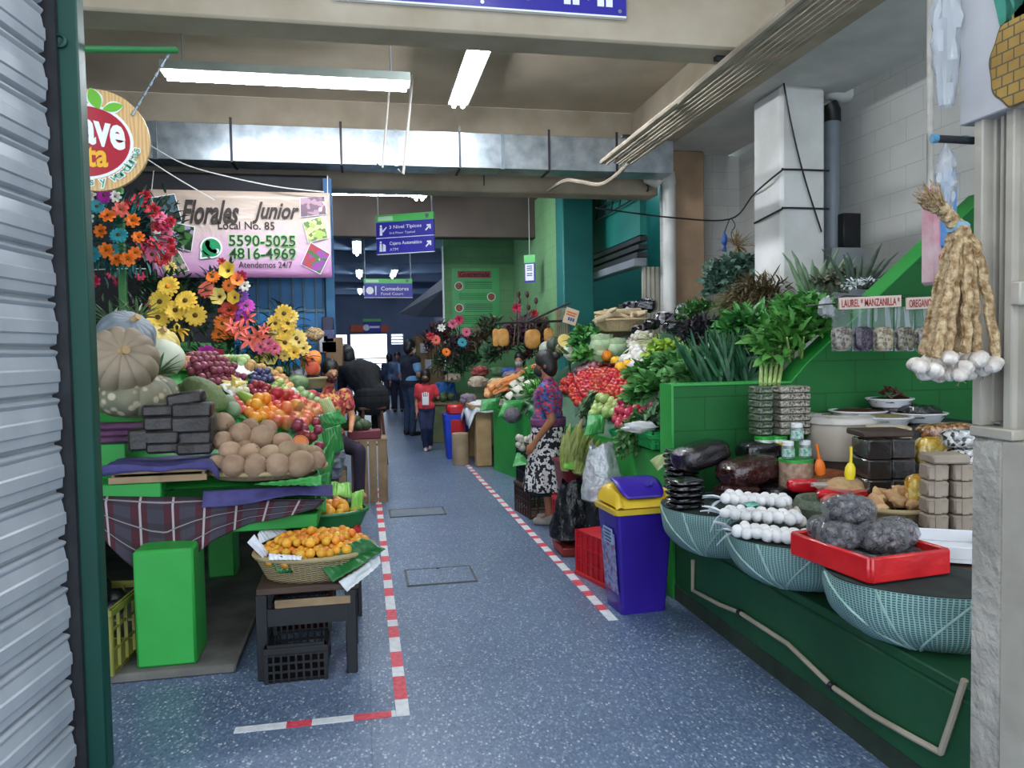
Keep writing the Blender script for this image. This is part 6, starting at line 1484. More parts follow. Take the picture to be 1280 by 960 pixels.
obj('lid', MB().lathe([(0, .15), (.054, .15), (.054, .165), (.05, .168), (0, .168)], 28), tg2, can); obj('foot_band', MB().lathe([(.0525, .0), (.0532, .0), (.0532, .03), (.0525, .03)], 28, cap=False), tg2, can)
m = MB(); m.grid(lambda u, v: V((.0535*math.sin((u-.5)*1.3), -.0535*math.cos((u-.5)*1.3), .075+.055*v)), 10, 2); obj('label', m, M('tin_yellow', '#e0b92e', '#d9a21f', 60, .4), can)
m = MB()
for zz_ in (.088, .106):
    for k in range(3): 
        a = (k-1)*.33; m.lathe([(.004, -.002), (.008, -.002), (.008, .002), (.004, .002)], 10, Matrix.Translation((.0545*math.sin(a), -.0545*math.cos(a), zz_)) @ Matrix.Rotation(a, 4, 'Z') @ Matrix.Rotation(PI/2, 4, 'X'))
obj('label_print', m, INK, can, smooth=False)
P = Protos(can); ZC = aY(960, 581, 4.02).z
single('box_step', MB().bb((2.16, 3.9, TB+.001), (2.62, 4.23, ZC-.002), .006), WOOD_D, 'dark box under the green lidded tins and herb packets', 'box')
for px, lab in ((955, 'green lidded tin with a yellow label, left of two under the herb packets'), (972, 'green lidded tin with a yellow label, right of two under the herb packets')):
    q = aZ(px, 585, TB-.02); P.put((aY(px, 560, 4.02).x, 4.02, ZC), (0, 0, -.4), 1, lab)
xs_ = aY(950, 500, 4.02).x; 
seed_stack(aY(988, 500, 4.02).x, 4.02, ZC+.17, 7, .20, HERB, '%s packet of pale dried herb in the right stack by the divider', 'pale herb packets'); seed_stack(aY(950, 500, 4.04).x+.012, 4.06, ZC+.17, 7, .105, HERBG, '%s packet of greenish herb in the left stack by the divider', 'greenish herb packets')
g = thing('tin_can', 'row of pale tins behind, hidden under the pale herb packets', 'can', (aY(1000, 560, 4.1).x, 4.12, ZC)); obj('body', MB().lathe([(0, 0), (.06, 0), (.06, .17), (0, .17)], 20), tg2, g); obj('lid', MB().lathe([(0, .17), (.062, .17), (.062, .174), (0, .174)], 20), tg2, g)
jar = thing('spice_jar', '', 'jar', (0, 0, 0), 0, 'small spice jars with white lids')
obj('glass', MB().lathe([(0, 0), (.032, 0), (.034, .008), (.034, .06), (.028, .07), (0, .07)], 24), M('jar_contents', '#7d8f86', '#5f7268', 30, .15, coat=1), jar); obj('lid', MB().lathe([(0, .07), (.03, .07), (.03, .09), (.027, .093), (0, .093)], 24), WHITE_PL, jar)
m = MB(); m.grid(lambda u, v: V((.0352*math.sin((u-.5)*2.4), -.0352*math.cos((u-.5)*2.4), .012+.042*v)), 12, 2); obj('label', m, M('jar_label', '#39937f', '#c5d8d0', 70, .4), jar)
P = Protos(jar); ZJ = aY(990, 573, 3.72).z
for px, z, y, lab in ((985, ZJ, 3.72, 'small spice jar, left one of the lower pair'), (1006, ZJ, 3.72, 'small spice jar, right one of the lower pair'), (996, ZJ+.095, 3.72, 'small spice jar stacked on top of the other two')): P.put((aY(px, 570, y).x, y, z+.001), (0, 0, -.3), 1.0, lab)
g = thing('green_tray', 'low green and white tins under the small spice jars', 'tray', (aY(995, 580, 3.72).x, 3.72, ZJ-.03)); obj('body', MB().lathe([(0, TB-ZJ+.032), (.088, TB-ZJ+.032), (.088, .015), (0, .015)], 28), M('tray_tins', '#8a6f58', '#b9a08a', 40, .3), g); obj('rim', MB().lathe([(0, .0151), (.09, .0151), (.09, .028), (0, .029)], 28), tg2, g)
# spices with scoops: cinnamon-coloured mounds in open bags
def mound(nm, lab, c, r, h, mt, film_=None, cat='spice'):
    g = thing(nm, lab, cat, c); m = MB(); m.ell((0, 0, 0), (r[0], r[1], h), 24, 12, fn=lump(.08, 2, 3)); m.v = [V((v.x, v.y, max(0, v.z))) for v in m.v]; obj('heap', m, mt, g)
    m = MB(); m.grid(lambda u, v: V(((r[0]+.03*v)*math.cos(2*PI*u), (r[1]+.03*v)*math.sin(2*PI*u), h*.45*v*(1+.5*nz((math.cos(2*PI*u)*2, math.sin(2*PI*u)*2, v), 1, 5)))), 30, 4); obj('open_bag', m, film_ or FILM, g); return g
SP1 = M('orange_spice', '#7a3f1d', '#93522a', 40, .9, bump=.3); SP2 = M('tan_spice', '#b08e64', '#c2a37a', 40, .9, bump=.3); NUTS = seedmat('nut_bag', ['#8a5a36', '#a9754a', '#6d4529', '#c39a6c'], 60, .25, .9, .7)
q = aZ(1032, 600, TB+.03); mound('spice_bag', 'open bag of orange brown ground spice holding the orange scoop', (q.x, q.y, TB+.03), (.16, .11), .06, SP1)
q = aZ(1064, 614, TB+.03); mound('spice_bag', 'open bag of tan ground spice holding the yellow scoop', (q.x-.01, q.y+.03, TB+.025), (.13, .10), .07, SP2)
for lab, px, py, mt, nm in (('orange plastic scoop standing in the orange brown spice', 1026, 592, M('scoop_orange', '#e0701a', rough=.35), 'scoop'), ('yellow plastic scoop standing in the tan spice', 1062, 598, M('scoop_yellow', '#e8cf2a', rough=.35), 'scoop')):
    q = aY(px, py, 3.42 if px < 1040 else 3.25); g = thing('scoop', lab, 'scoop', q, (0, R(-8) if px < 1040 else R(4), 0))
    obj('bowl', MB().lathe([(0, -.01), (.022, -.005), (.028, .02), (.026, .05), (.014, .072), (0, .076)], 18, Matrix.Diagonal((1, .6, 1, 1))), mt, g); obj('handle', MB().tube([(0, 0, .07), (0, 0, .11), (-.004, 0, .15)], [.008, .006, .007], 8), mt, g)
q = aZ(990, 596, TB+.03); packet('nut_bag', 'clear bag of brown nuts below the spice jars', (q.x, min(3.62, q.y+.0), TB+.002), .2, .16, .06, NUTS, .1, 'nut bags')
REDBAG = M('red_bag_edge', '#d3202c', '#bb1822', 8, .2, coat=.6, bump=.8, bscale=18)
q = aZ(1008, 612, TB+.02); packet('red_bag', 'folded red plastic bag edge beside the bean pile', (q.x, q.y+.03, TB+.002), .17, .08, .07, REDBAG, -.3, 'red plastic bags'); q = aZ(1052, 624, TB); packet('red_bag', 'crumpled red plastic bag in front of the tan spice', (q.x, max(3.3, q.y), TB+.001), .26, .08, .05, REDBAG, -.25, 'red plastic bags', wr=.15)
q = aZ(1030, 606, TB+.06); packet('clear_bag', 'white crumpled clear bag lying over the spices', (q.x+.02, q.y, TB+.05), .17, .08, .02, film('milky_film', '#dcd8d0', .55, .2, 30), -.1, wr=.2)
packet('seed_bag', 'wide flat bag of dark seed lying under the open spice bags', V((aZ(1040, 606, TB).x, aZ(1040, 606, TB).y, TB)), .42, .28, .03, BLK, -.1, wr=.05)
# yellow snack bags, big nut bag, silver bags
MAIZE = seedmat('yellow_chips', ['#d8ab35', '#e9c860', '#c2922a', '#efd98e'], 34, .2, .9, .9)
q = aZ(1185, 605, TB); packet('snack_bag', 'upper clear bag of yellow chips leaning by the pier', (aY(1178, 570, 3.3).x, 3.35, aY(1178, 586, 3.3).z), .2, .12, .15, MAIZE, -.3, 'bags of yellow chips', .1, wr=.08)
packet('snack_bag', 'lower clear bag of yellow chips behind the paper blocks', (aY(1158, 600, 3.05).x, 3.08, TA+.06), .14, .11, .16, MAIZE, -.4, 'bags of yellow chips', -.1, wr=.08)
packet('snack_bag', 'clear bag of brown nuts standing behind the yellow chip bags', (aY(1180, 600, 3.4).x+.03, 3.42, TB+.001), .26, .14, .12, NUTS, 0, None, wr=.02, e=6)
packet('nut_bag', 'long clear bag of brown nuts lying on top near the pier', (aY(1184, 548, 3.6).x, 3.62, aY(1184, 552, 3.6).z), .32, .16, .10, NUTS, -.2, 'nut bags', -.05)
packet('nut_bag', 'clear bag of brown nuts under the long one by the pier', (aY(1190, 560, 3.66).x, 3.70, TB+.001), .30, .16, .17, NUTS, -.2, 'nut bags')
SILV = seedmat('striped_seed', ['#4a4845', '#a9a8a6', '#d2d1cf', '#2c2b2a'], 60, .2, .8, .9)
for i, (px, py, lab) in enumerate(((1199, 552, 'upper clear bag of striped seeds against the pier'), (1202, 575, 'lower clear bag of striped seeds against the pier'), (1190, 592, 'third clear bag of striped seeds against the pier'))): packet('seed_bag', lab, aY(px, py+8, 3.2), .17, .12, .09, SILV, -.4+.2*i, 'clear bags of striped seeds', wr=.1)
# bowls of dried chilli at the back
def spicebowl(lab, px, py, y, r, fill, mt=WHITE_PL, h=.05, z=None):
    q = aY(px, py, y); g = thing('shallow_bowl', lab, 'bowl', (q.x, y, (z if z else q.z)))
    obj('bowl', MB().lathe([(0, 0), (r*.75, 0), (r, h), (r*1.04, h), (r*1.04, h+.006), (r*.97, h+.006), (r*.72, .01), (0, .01)], 32), mt, g)
    m = MB()
    def f(d): return 1+.18*nz(d, 3, 4)
    m.ell((0, 0, h*.8), (r*.93, r*.93, h*.5), 24, 10, fn=f); obj('contents', m, fill, g); return g
CHI = M('dried_chilli', '#3a1512', '#5c2218', 50, .4, bump=.8, bscale=70); DARKF = M('dark_dried_fruit', '#17100f', '#2a1a16', 40, .25, bump=.9, bscale=50, coat=.4); HRB = M('dried_herb', '#6f6a42', '#8a8354', 60, .9, bump=.6); 
for x, y in ((3.0, 4.05), (3.28, 4.05), (2.95, 3.75)): pass
spicebowl('white bowl of red dried chilli behind the pale tub', 1072, 524, 4.12, .16, CHI); spicebowl('white bowl of dried herb right of the pale tub', 1105, 532, 3.9, .15, HRB); spicebowl('white bowl of dark dried fruit in a black bag, right', 1148, 527, 3.95, .15, DARKF); spicebowl('raised white bowl of dark dried chillies with a wooden spoon', 1112, 508, 4.08, .13, DARKF, h=.045)
q = aY(1112, 500, 4.08); m = MB(); 
for i in range(16): 
    a = rnd.uniform(0, 6.3); k = rnd.uniform(0, .09); p = V((q.x+k*math.cos(a), 4.08+k*math.sin(a)*.7, q.z+.015+.06*(1-k/.1))); d = V((rnd.uniform(-1, 1), rnd.uniform(-1, 1), rnd.uniform(-.3, .6))).normalized()*.035
    m.tube([p-d, p, p+d], [.004, .012, .003], 6)
single('dried_chillies', m, M('chilli_black', '#2c1512', '#4a2117', 20, .35), 'heap of dark dried chillies on the raised bowl', 'chillies')
m = MB(); m.bb((2.75, 3.62, TB+.001), (3.6, 4.2, aY(1105, 532, 3.9).z-.004), .01); g = thing('display_box', 'dark box step carrying the bowls of dried chilli', 'box', (0, 0, 0)); obj('body', m, M('dark_step', '#20242a', '#2b2f36', 5, .6), g)
g.location = (0, 0, 0); q = aY(1112, 508, 4.08); obj('riser', MB().lathe([(0, 0), (.1, 0), (.1, q.z-aY(1105, 532, 3.9).z), (0, q.z-aY(1105, 532, 3.9).z+.0)], 24, Matrix.Translation((q.x, 4.08, aY(1105, 532, 3.9).z-.003))), DARKF, g)
for (px, py, y) in ((1072, 524, 4.12), (1148, 527, 3.95)):
    qq = aY(px, py, y); obj('riser', MB().lathe([(0, 0), (.12, 0), (.12, max(.003, qq.z-aY(1105, 532, 3.9).z)), (0, max(.003, qq.z-aY(1105, 532, 3.9).z))], 24, Matrix.Translation((qq.x, y, aY(1105, 532, 3.9).z-.004))), DARKF, g)
m = MB(); q = aY(1150, 516, 3.95); m.ell(q, (.12, .1, .05), 18, 12, fn=lump(.35, 2.4, 7)); single('black_bag', m, BLKP, 'black shiny bag heaped on the right bowl of dried fruit', 'bag')
# white tray edge near the pier
g = thing('white_tray', 'white plastic tray corner showing between the red rimmed tray and the pier', 'tray', aZ(1200, 700, TA+.03)+V((.05, .18, -.02)), (0, 0, R(-30)))
obj('floor', MB().bb((-.2, -.15, 0), (.2, .15, .012)), WHITE_PL, g)
for lo, hi in (((-.2, -.15, .012), (.2, -.138, .06)), ((-.2, .138, .012), (.2, .15, .06)), ((-.2, -.138, .012), (-.188, .138, .06)), ((.188, -.138, .012), (.2, .138, .06))): obj('side', MB().bb(lo, hi, .003), WHITE_PL, g)
# herb packet rack with hand-lettered boards
rz = R(0); y = 3.95; a = aY(1046, 380, y); b = aY(1180, 380, y)
g = thing('herb_rack', 'wire rack with hand-lettered boards and hanging bags of dried herbs', 'rack', (0, 0, 0))
m = MB(); z = a.z+.025; m.tube([(a.x, y, z-.05), (a.x-.01, y, z), (a.x+.05, y+.0, z+.02), (b.x, y, z), (b.x, 4.26, z)], .005, 6); m.tube([(a.x, y, z-.02), (a.x, 4.26, z-.02)], .005, 6); obj('wire', m, DKMETAL, g)
SB = M('pale_board', '#c9b3a6', '#d6c3b8', 8, .7); REDI = M('red_marker', '#8e2427', '#a3302f', 30, .7)
for x0, x1, s, dy in ((1047, 1124, 'LAUREL * MANZANILLA *', 0), (1131, 1178, 'OREGANO * PER', 0)):
    p0 = aY(x0, 388, y); p1 = aY(x1, 373, y); e = thing('x', '', '') if False else None
    bo = obj('board', MB().bb((0, 0, 0), (p1.x-p0.x, .012, p1.z-p0.z)), SB, g, loc=(p0.x, y-.02, p0.z+.004), rot=(0, R(-2), 0), smooth=False)
    t_ = ftext(bo, s, REDI, .012, .010, (p1.x-p0.x)-.024, (p1.z-p0.z)-.02, -.003, 0, .015)
HB = [seedmat('hang_herb_%d' % i, c, 80, .4, .4, .5) for i, c in enumerate((['#6d675e', '#8d867b', '#4a453e'], ['#2b2130', '#43344a', '#1d1722'], ['#8b8168', '#aca087', '#6d6450'], ['#5d584a', '#7a7462', '#403c32']))]
for i, px in enumerate((1052, 1078, 1104, 1130, 1156)):
    p = aY(px, 440, y); w = .118
    pk = obj('herb_bag', pillow(w, .06, .14, 20, .06, i+3, 4), HB[i % 4], g, (p.x, y+.0, p.z+.075))
    m = MB(); zt_ = a.z-.02-(p.z+.075); m.grid(lambda u, v: V(((u-.5)*w*1.06, .02*math.cos(PI*(u-.5))*(1-v)+.006*math.sin(u*14+i), -.07+(zt_+.07)*v)), 12, 6); m.grid(lambda u, v: V(((u-.5)*w*1.06, -.028*math.cos(PI*(u-.5))*(1-v)-.004*math.sin(u*11+i), -.07+(zt_+.07)*v)), 12, 6); obj('clear_bag', m, film('herb_film', '#b9c0c6', .10, .1, 30, .4), pk)
m = MB(); q = aY(1032, 385, 4.2); m.ell(q, (.035, .06, .06), 16, 10, fn=lump(.6, 2.5, 5)); single('white_bag', m, film('milky_bag', '#c3c8cc', .5, .25, 18), 'white plastic bag tied at the left end of the herb rack', 'bag')
# ------------------------------------------------------------------ vegetable stall on the right
g = thing('vegetable_stand', 'bright green sloping vegetable stand along the right of the aisle', 'stand', (0, 0, 0))
def fx(y): return 1.81 if y < 8.4 else 1.81-.19*(y-8.4)
m = MB(); m.grid(lambda u, v: V(((fx(4.44+5.06*v))+(3.58-fx(4.44+5.06*v))*u, 4.44+5.06*v, hB(max(1.75, fx(4.44+5.06*v)+(3.58-fx(4.44+5.06*v))*u), 4.44+5.06*v)-.035)), 24, 30); obj('sloping_top', m, GREEN_K, g)
ys = (4.445, 5.35, 6.3, 7.35, 8.4, 9.5)
for a, b in zip(ys, ys[1:]):
    m = MB(); m.add([(fx(a), a+.008, 0), (fx(b), b-.008, 0), (fx(b), b-.008, hB(1.8, b)-.02), (fx(a), a+.008, hB(1.8, a)-.02)]+[(fx(a)+.05, a+.008, 0), (fx(b)+.05, b-.008, 0), (fx(b)+.05, b-.008, hB(1.8, b)-.02), (fx(a)+.05, a+.008, hB(1.8, a)-.02)], [(0, 1, 2, 3), (4, 7, 6, 5), (3, 2, 6, 7), (0, 3, 7, 4), (1, 5, 6, 2), (0, 4, 5, 1)])
    obj('front_panel', m, GREEN_L, g, smooth=False)
obj('end_panel', MB().bb((1.62, 9.5, 0), (3.58, 9.55, .8)), GREEN_L, g)
m = MB()
for a in ys[1:-1]: m.bb((fx(a)+.01, a-.01, 0), (fx(a)+.05, a+.01, .85))
obj('panel_groove', m, GREEN_K, g)
struct('trim_7', MB().bb((1.79, 4.45, 0), (1.808, 8.4, .05)), MATS['dark_foot_strip'])  # same dark strip along the foot of the stand front
aY_free = aY
def aY(px, py, y):
    p = aY_free(px, py, y)
    if p.x > 1.75 and 4.4 < y < 9.6 and p.z < hB(p.x, p.y)+.04:
        q = aS(px, py, hB, 4.3, y+.01); return q+(EYE-q).normalized()*.06
    return p
def S(px, py, dz=0): return aS(px, py, hB, 1.5, 9.6)+V((0, 0, dz))
NB = V((-.573, 0, .82))       # outward normal of the slope
def lm(n, a, b, r=.5, **k): return M(n, a, b, 14, r, hue=.02, val=.2, **k)
L_SP = lm('spinach_leaf', '#2e6f33', '#5a9a4c'); L_CE = lm('celery_leaf', '#2f7a30', '#63a84e'); L_LE = lm('leek_leaf', '#15452a', '#2f6a40'); L_LT = lm('lettuce_bright', '#86ad2f', '#a9cc52'); L_EU = lm('eucalyptus_leaf', '#3d6354', '#6d9182', .6); L_BL = lm('dark_purple_herb', '#1b1822', '#322c3c'); L_PA = lm('parsley_leaf', '#265c25', '#43803a'); L_BR = lm('dried_brown_herb', '#4d4228', '#786a45', .9); L_AL = lm('aloe_leaf', '#6b8a68', '#8aa684', .45); L_ST = lm('pale_stalk', '#8fae5c', '#b9cf8c'); L_MI = lm('mid_green_leaf', '#3c7a3d', '#6aa35f'); L_GR = lm('grey_green_leaf', '#6f8a78', '#9bb0a0')
def bunch(nm, lab, c, r, n, L, W, mt, d=(-.35, -.55, .75), spread=.7, bend=.6, dome=.6, cat='vegetable', stalk=None, ns=0, tip=.1, fold=.2, grp=None, shape=None):
    """leafy bunch: leaves rooted over a low dome, all in one part, stalks in another"""
    g = thing(nm, lab, cat, c, 0, grp); m = MB(); d = V(d)
    for i in range(n):
        q = V((rnd.gauss(0, 1), rnd.gauss(0, 1), rnd.gauss(0, 1))).normalized()
        if q.dot(NB) < -.1: q = -q
        p = V((q.x*r[0], q.y*r[1], q.z*r[2]))*rnd.uniform(.35, .95)
        dd = (d+q*dome+V((rnd.uniform(-1, 1), rnd.uniform(-1, 1), rnd.uniform(-1, 1)))*spread).normalized()
        m.leaf(p, dd, L*rnd.uniform(.6, 1.25), W*rnd.uniform(.7, 1.2), bend*rnd.uniform(.3, 1.5), n=3, tip=tip, fold=fold, shape=shape, up=V((rnd.uniform(-.5, .5), rnd.uniform(-.8, 0), 1)))
    obj('leaves', m, mt, g, smooth=False)
    if stalk:
        m = MB()
        for i in range(ns):
            p = V((rnd.uniform(-.4, .4)*r[0], rnd.uniform(-.4, .4)*r[1], -r[2]*.4)); m.tube([p, p+d.normalized()*L*.8, p+(d.normalized()+V((rnd.uniform(-.2, .2), rnd.uniform(-.2, .2), 0)))*L*1.6], [.009, .008, .005], 6)
        obj('stalks', m, stalk, g)
    return g
rndleaf = lambda t: math.sin(PI*min(1, .06+t*.94))**.55
bunch('eucalyptus_bunch', 'big blue green bunch of round leaved branches against the white wall', aY(918, 352, 7.5), (.36, .3, .28), 700, .085, .065, L_EU, spread=1.2, shape=rndleaf)
bunch('eucalyptus_bunch', 'darker blue green branches against the white column', aY(955, 345, 7.2), (.22, .22, .22), 260, .07, .05, L_EU, spread=1.2, shape=rndleaf)
bunch('dried_herb_bunch', 'pale grey flower heads at the left of the blue green bunch', aY(890, 335, 7.5), (.10, .1, .08), 80, .05, .03, L_GR, spread=1.2)
bunch('dried_herb_bunch', 'big tangle of dried brown herb stems on the upper stand', aY(956, 376, 6.5), (.40, .3, .22), 800, .17, .018, L_BR, d=(-.5, -.4, -.1), spread=.8, bend=.3)
bunch('dried_herb_bunch', 'olive green strands drooping left of the dried brown herbs', aY(926, 388, 6.6), (.17, .2, .15), 220, .24, .014, lm('olive_strand', '#55683a', '#7f8c58'), d=(-.6, -.4, -.5), spread=.4, bend=.3)
bunch('celery_bunch', 'large bright green celery tops at the back of the stand by the divider', aY(1010, 408, 5.0), (.28, .3, .20), 420, .10, .05, L_CE, spread=.9)
bunch('celery_bunch', 'celery bunch with pale stalks leaning on the divider', aY(985, 435, 4.9), (.22, .22, .2), 240, .12, .05, L_CE, spread=.8, stalk=L_ST, ns=9)
g = thing('celery_stalk', 'thick pale green celery stalks standing in front of the leaves', 'vegetable', (0, 0, 0))
for i in range(5):
    a = aY(951+i*5.5, 480, 4.75); b = aY(956+i*8, 415+4*(i % 2), 4.95); obj('stalk', MB().tube([a, a.lerp(b, .5)+V((-.01, 0, 0)), b], [.012, .010, .006], 8), L_ST, g)
bunch('parsley_bunch', 'mid green herb bunch rising behind the celery', aY(1000, 385, 5.2), (.22, .2, .12), 260, .06, .03, L_CE, spread=1.1)
# leeks
g = thing('leek_bunch', 'dark green leek leaves fanning up behind the divider end', 'vegetable', aY(910, 482, 4.7)); m = MB()
for i in range(64):
    a = rnd.uniform(-1, 1); m.leaf((rnd.uniform(-.16, .16), rnd.uniform(-.05, .2), rnd.uniform(-.06, .0)), (a*.55, rnd.uniform(-.15, .5), 1), rnd.uniform(.25, .42), .034, rnd.uniform(-.2, .5), n=6, fold=.35, tip=.06, up=V((rnd.uniform(-.6, .6), -1, .1)))
obj('leaves', m, L_LE, g, smooth=False)
g = thing('leek_bunch', 'second fan of leek leaves above and behind the first', 'vegetable', aY(925, 452, 5.3)); m = MB()
for i in range(36):
    a = rnd.uniform(-1, 1); m.leaf((rnd.uniform(-.2, .25), rnd.uniform(-.05, .2), rnd.uniform(-.06, .0)), (a*.6, rnd.uniform(-.15, .4), 1), rnd.uniform(.2, .3), .03, rnd.uniform(-.2, .6), n=6, fold=.35, tip=.06, up=V((rnd.uniform(-.6, .6), -1, .1)))
obj('leaves', m, L_LE, g, smooth=False)
bunch('herb_bunch', 'leafy green tops behind the leeks under the dried brown herbs', aY(938, 410, 5.7), (.26, .2, .12), 260, .12, .05, L_SP, spread=1.0)
# aloe and agave
def blades(nm, lab, c, n, L, W, mt, sp=.6, lean=0):
    g = thing(nm, lab, 'plant', c)
    for i in range(n):
        a = (i/(n-1)-.5)*2; m = MB(); d = V((a*sp+lean, rnd.uniform(-.2, .2), 1)).normalized(); p = V((a*.10, 0, 0)); q = p+d*L*rnd.uniform(.7, 1.15)
        m.tube([p, p.lerp(q, .4), p.lerp(q, .75), q+V((a*.02, 0, -.01))], [W, W*.8, W*.5, .004], 8, flat=.5); obj('leaf', m, mt, g)
    return g
blades('aloe_plant', 'pale green aloe leaves pointing up in front of the white column', aY(1018, 365, 5.6), 7, .36, .035, L_AL, .5); blades('aloe_plant', 'dark spiky aloe leaves behind the herb rack', aY(1075, 360, 5.0), 9, .34, .03, lm('dark_aloe', '#3c4d3e', '#56695a'), 1.0, .45); blades('aloe_plant', 'second cluster of pale aloe leaves beside the first', aY(1043, 365, 5.7), 5, .30, .035, L_AL, .4)
bunch('dried_leaf_pile', 'pile of curled grey brown leaves behind the aloe', aY(1060, 352, 5.5), (.3, .2, .07), 150, .09, .05, lm('grey_brown_leaf', '#5d6350', '#868a72', .8), spread=1.2)
bunch('cut_flowers', 'small white daisies lying by the left end of the herb rack', aY(1080, 356, 4.6), (.16, .1, .04), 90, .03, .015, TISS, spread=1.2)
# dark herb, parsley, lettuce, greens
bunch('herb_bunch', 'dark purple black herb heap at the middle of the stand', aY(882, 420, 6.9), (.24, .24, .17), 420, .09, .02, L_BL, spread=1.1)
bunch('parsley_bunch', 'dark green feathery herb above the purple heap', aY(876, 392, 7.1), (.22, .2, .13), 300, .08, .025, L_PA, spread=1.1)
bunch('lettuce', 'bright yellow green frilly lettuce in the middle of the stand', aY(838, 446, 7.0), (.24, .22, .13), 300, .075, .06, L_LT, spread=1.1)
for i, (px, py, Y, r, lab) in enumerate(((815, 470, 6.6, .22, 'leafy spinach bunch below the lettuce'), (850, 462, 6.4, .22, 'leafy spinach bunch right below the lettuce, upper one'), (832, 490, 6.0, .24, 'leafy spinach bunch above the bagged greens'), (868, 482, 5.6, .20, 'leafy spinach bunch just behind the divider corner'), (812, 500, 6.2, .18, 'leafy spinach bunch beside the small green fruit'))):
    bunch('spinach_bunch', lab, aY(px, py, Y), (r*.85, r*.85, r*.5), 150, .125, .08, (L_SP, L_MI)[i % 2], spread=.8, bend=.9)
bunch('herb_bunch', 'fine mixed greens between the spinach and the leeks', aY(893, 462, 5.6), (.24, .22, .14), 260, .12, .03, L_MI, spread=1.0)
bunch('cilantro_bunch', 'cilantro bunch hanging over the front edge of the stand', aY(792, 553, 5.02), (.11, .12, .16), 300, .05, .035, L_PA, d=(-.5, -.4, -.6), spread=1.1, dome=.9); bunch('cilantro_bunch', 'cilantro leaves above the edge beside the radishes', aY(805, 530, 5.2), (.13, .12, .09), 200, .05, .035, L_PA, spread=1.1)
# bagged herbs over a green crate
a = aZ(797, 553, .86); b = aZ(857, 553, .86)
crate('green plastic crate at the front edge of the vegetable stand', (1.96, 4.80, .86), R(90), .50, .36, .09, M('crate_green', '#1a8a44', '#219a50', 5, .45), 14, 4, False)
HB_ = lm('bagged_herb', '#2d5a33', '#5f8a58')
def herb_bag(lab, p, q, r, nm='herb_bag'):
    g = thing(nm, lab, 'bag', (0, 0, 0)); p = V(p); q = V(q); d = (q-p); m = MB()
    for i in range(240): 
        t = rnd.uniform(.05, .95); o = V((rnd.gauss(0, 1), rnd.gauss(0, 1), rnd.gauss(0, 1))).normalized()*r*rnd.uniform(.3, .85)*(1-.4*t); m.leaf(p+d*t+o, d.normalized()+V((rnd.uniform(-1, 1), rnd.uniform(-1, 1), rnd.uniform(-1, 1)))*.5, .07, .03, .4, n=2)
    obj('herbs', m, HB_, g, smooth=False); obj('clear_bag', MB().tube([p+d*(k/8) for k in range(9)], [r*.6, r*1.02, r*1.05, r*1.0, r*.95, r*.85, r*.7, r*.5, r*.2], 18), FILM_S, g); return g
herb_bag('long clear bag of green herbs leaning on the green crate', aY(812, 534, 4.82), aY(838, 485, 5.15), .10); herb_bag('short clear bag of green herbs against the divider', aY(842, 540, 4.72), aY(868, 502, 4.95), .09)
m = MB(); q = aY(800, 534, 4.72); m.ell(q, (.11, .07, .035), 18, 10, fn=lump(.4, 2.5, 3)); single('white_bag', m, film('white_film', '#eceef0', .75, .25, 30), 'white plastic bag lying on the left end of the green crate', 'bag')
leafsheet('pale yellowish husk leaf lying under the green crate', [aY(812, 575, 4.6), aY(822, 588, 4.55), aY(860, 562, 4.55), aY(856, 558, 4.6)], MATS['husk'], .03, seed=41, n=8, name='husk_leaf')
# tomatoes and company
TOM = FR('tomato_skin', '#a5140e', '#bf2818', .02, .25, .2); m = MB(); m.ell((0, 0, 0), (.033, .033, .044), 14, 10)
PT = Protos(single('tomato', m, TOM, 'ripe red plum tomato in the tomato heap', 'vegetable', 'tomato heap'))
region(PT, [(714, 492), (724, 474), (752, 466), (790, 474), (798, 484), (792, 506), (772, 516), (735, 516), (718, 508)], .038, 2, hB, cap=300)
region(PT, [(688, 470), (724, 470), (718, 494), (692, 494)], .036, 2, hB, cap=30)
PO = Protos(single('red_onion', ball(.036), FR('red_onion_skin', '#6e2a3e', '#a37a80', .02, .3, .4), 'purple onion in the heap above the tomatoes', 'vegetable', 'purple onions'))
region(PO, [(706, 476), (712, 462), (738, 452), (752, 462), (740, 472), (722, 480)], .036, 2, hB, cap=40)
RAD = FR('radish_skin', '#b02545', '#c94a64', .02, .25, .3); PR = Protos(single('radish', ball(.034, sq=1.15), RAD, 'pink red radish in the heap at the stand edge', 'vegetable', 'radish heap'))
region(PR, [(776, 500), (794, 494), (806, 512), (800, 530), (780, 538), (762, 534), (768, 516)], .034, 3, hB, cap=75)
PL = Protos(single('chayote', ball(.045, sq=1.25), FR('chayote_skin', '#86a350', '#a9c07a', .02, .2), 'light green chayote below the tomatoes', 'vegetable', 'light green chayotes'))
region(PL, [(738, 508), (756, 502), (776, 512), (768, 526), (742, 524)], .045, 2, hB, cap=18)
PG = Protos(single('green_tomato', ball(.03), FR('green_tomato_skin', '#8ea95e', '#b3c48d', .02, .2), 'small green tomato right of the red tomatoes', 'vegetable', 'small green tomatoes'))
region(PG, [(790, 486), (802, 476), (808, 496), (796, 504)], .03, 2, hB, cap=22)
region(PR, [(808, 508), (816, 504), (818, 516), (810, 518)], .034, 1, hB, cap=6)
herb_bag('clear bag of pale green vegetables in front of the tomatoes', aY(728, 520, 6.4), aY(742, 494, 6.5), .09, 'vegetable_bag')
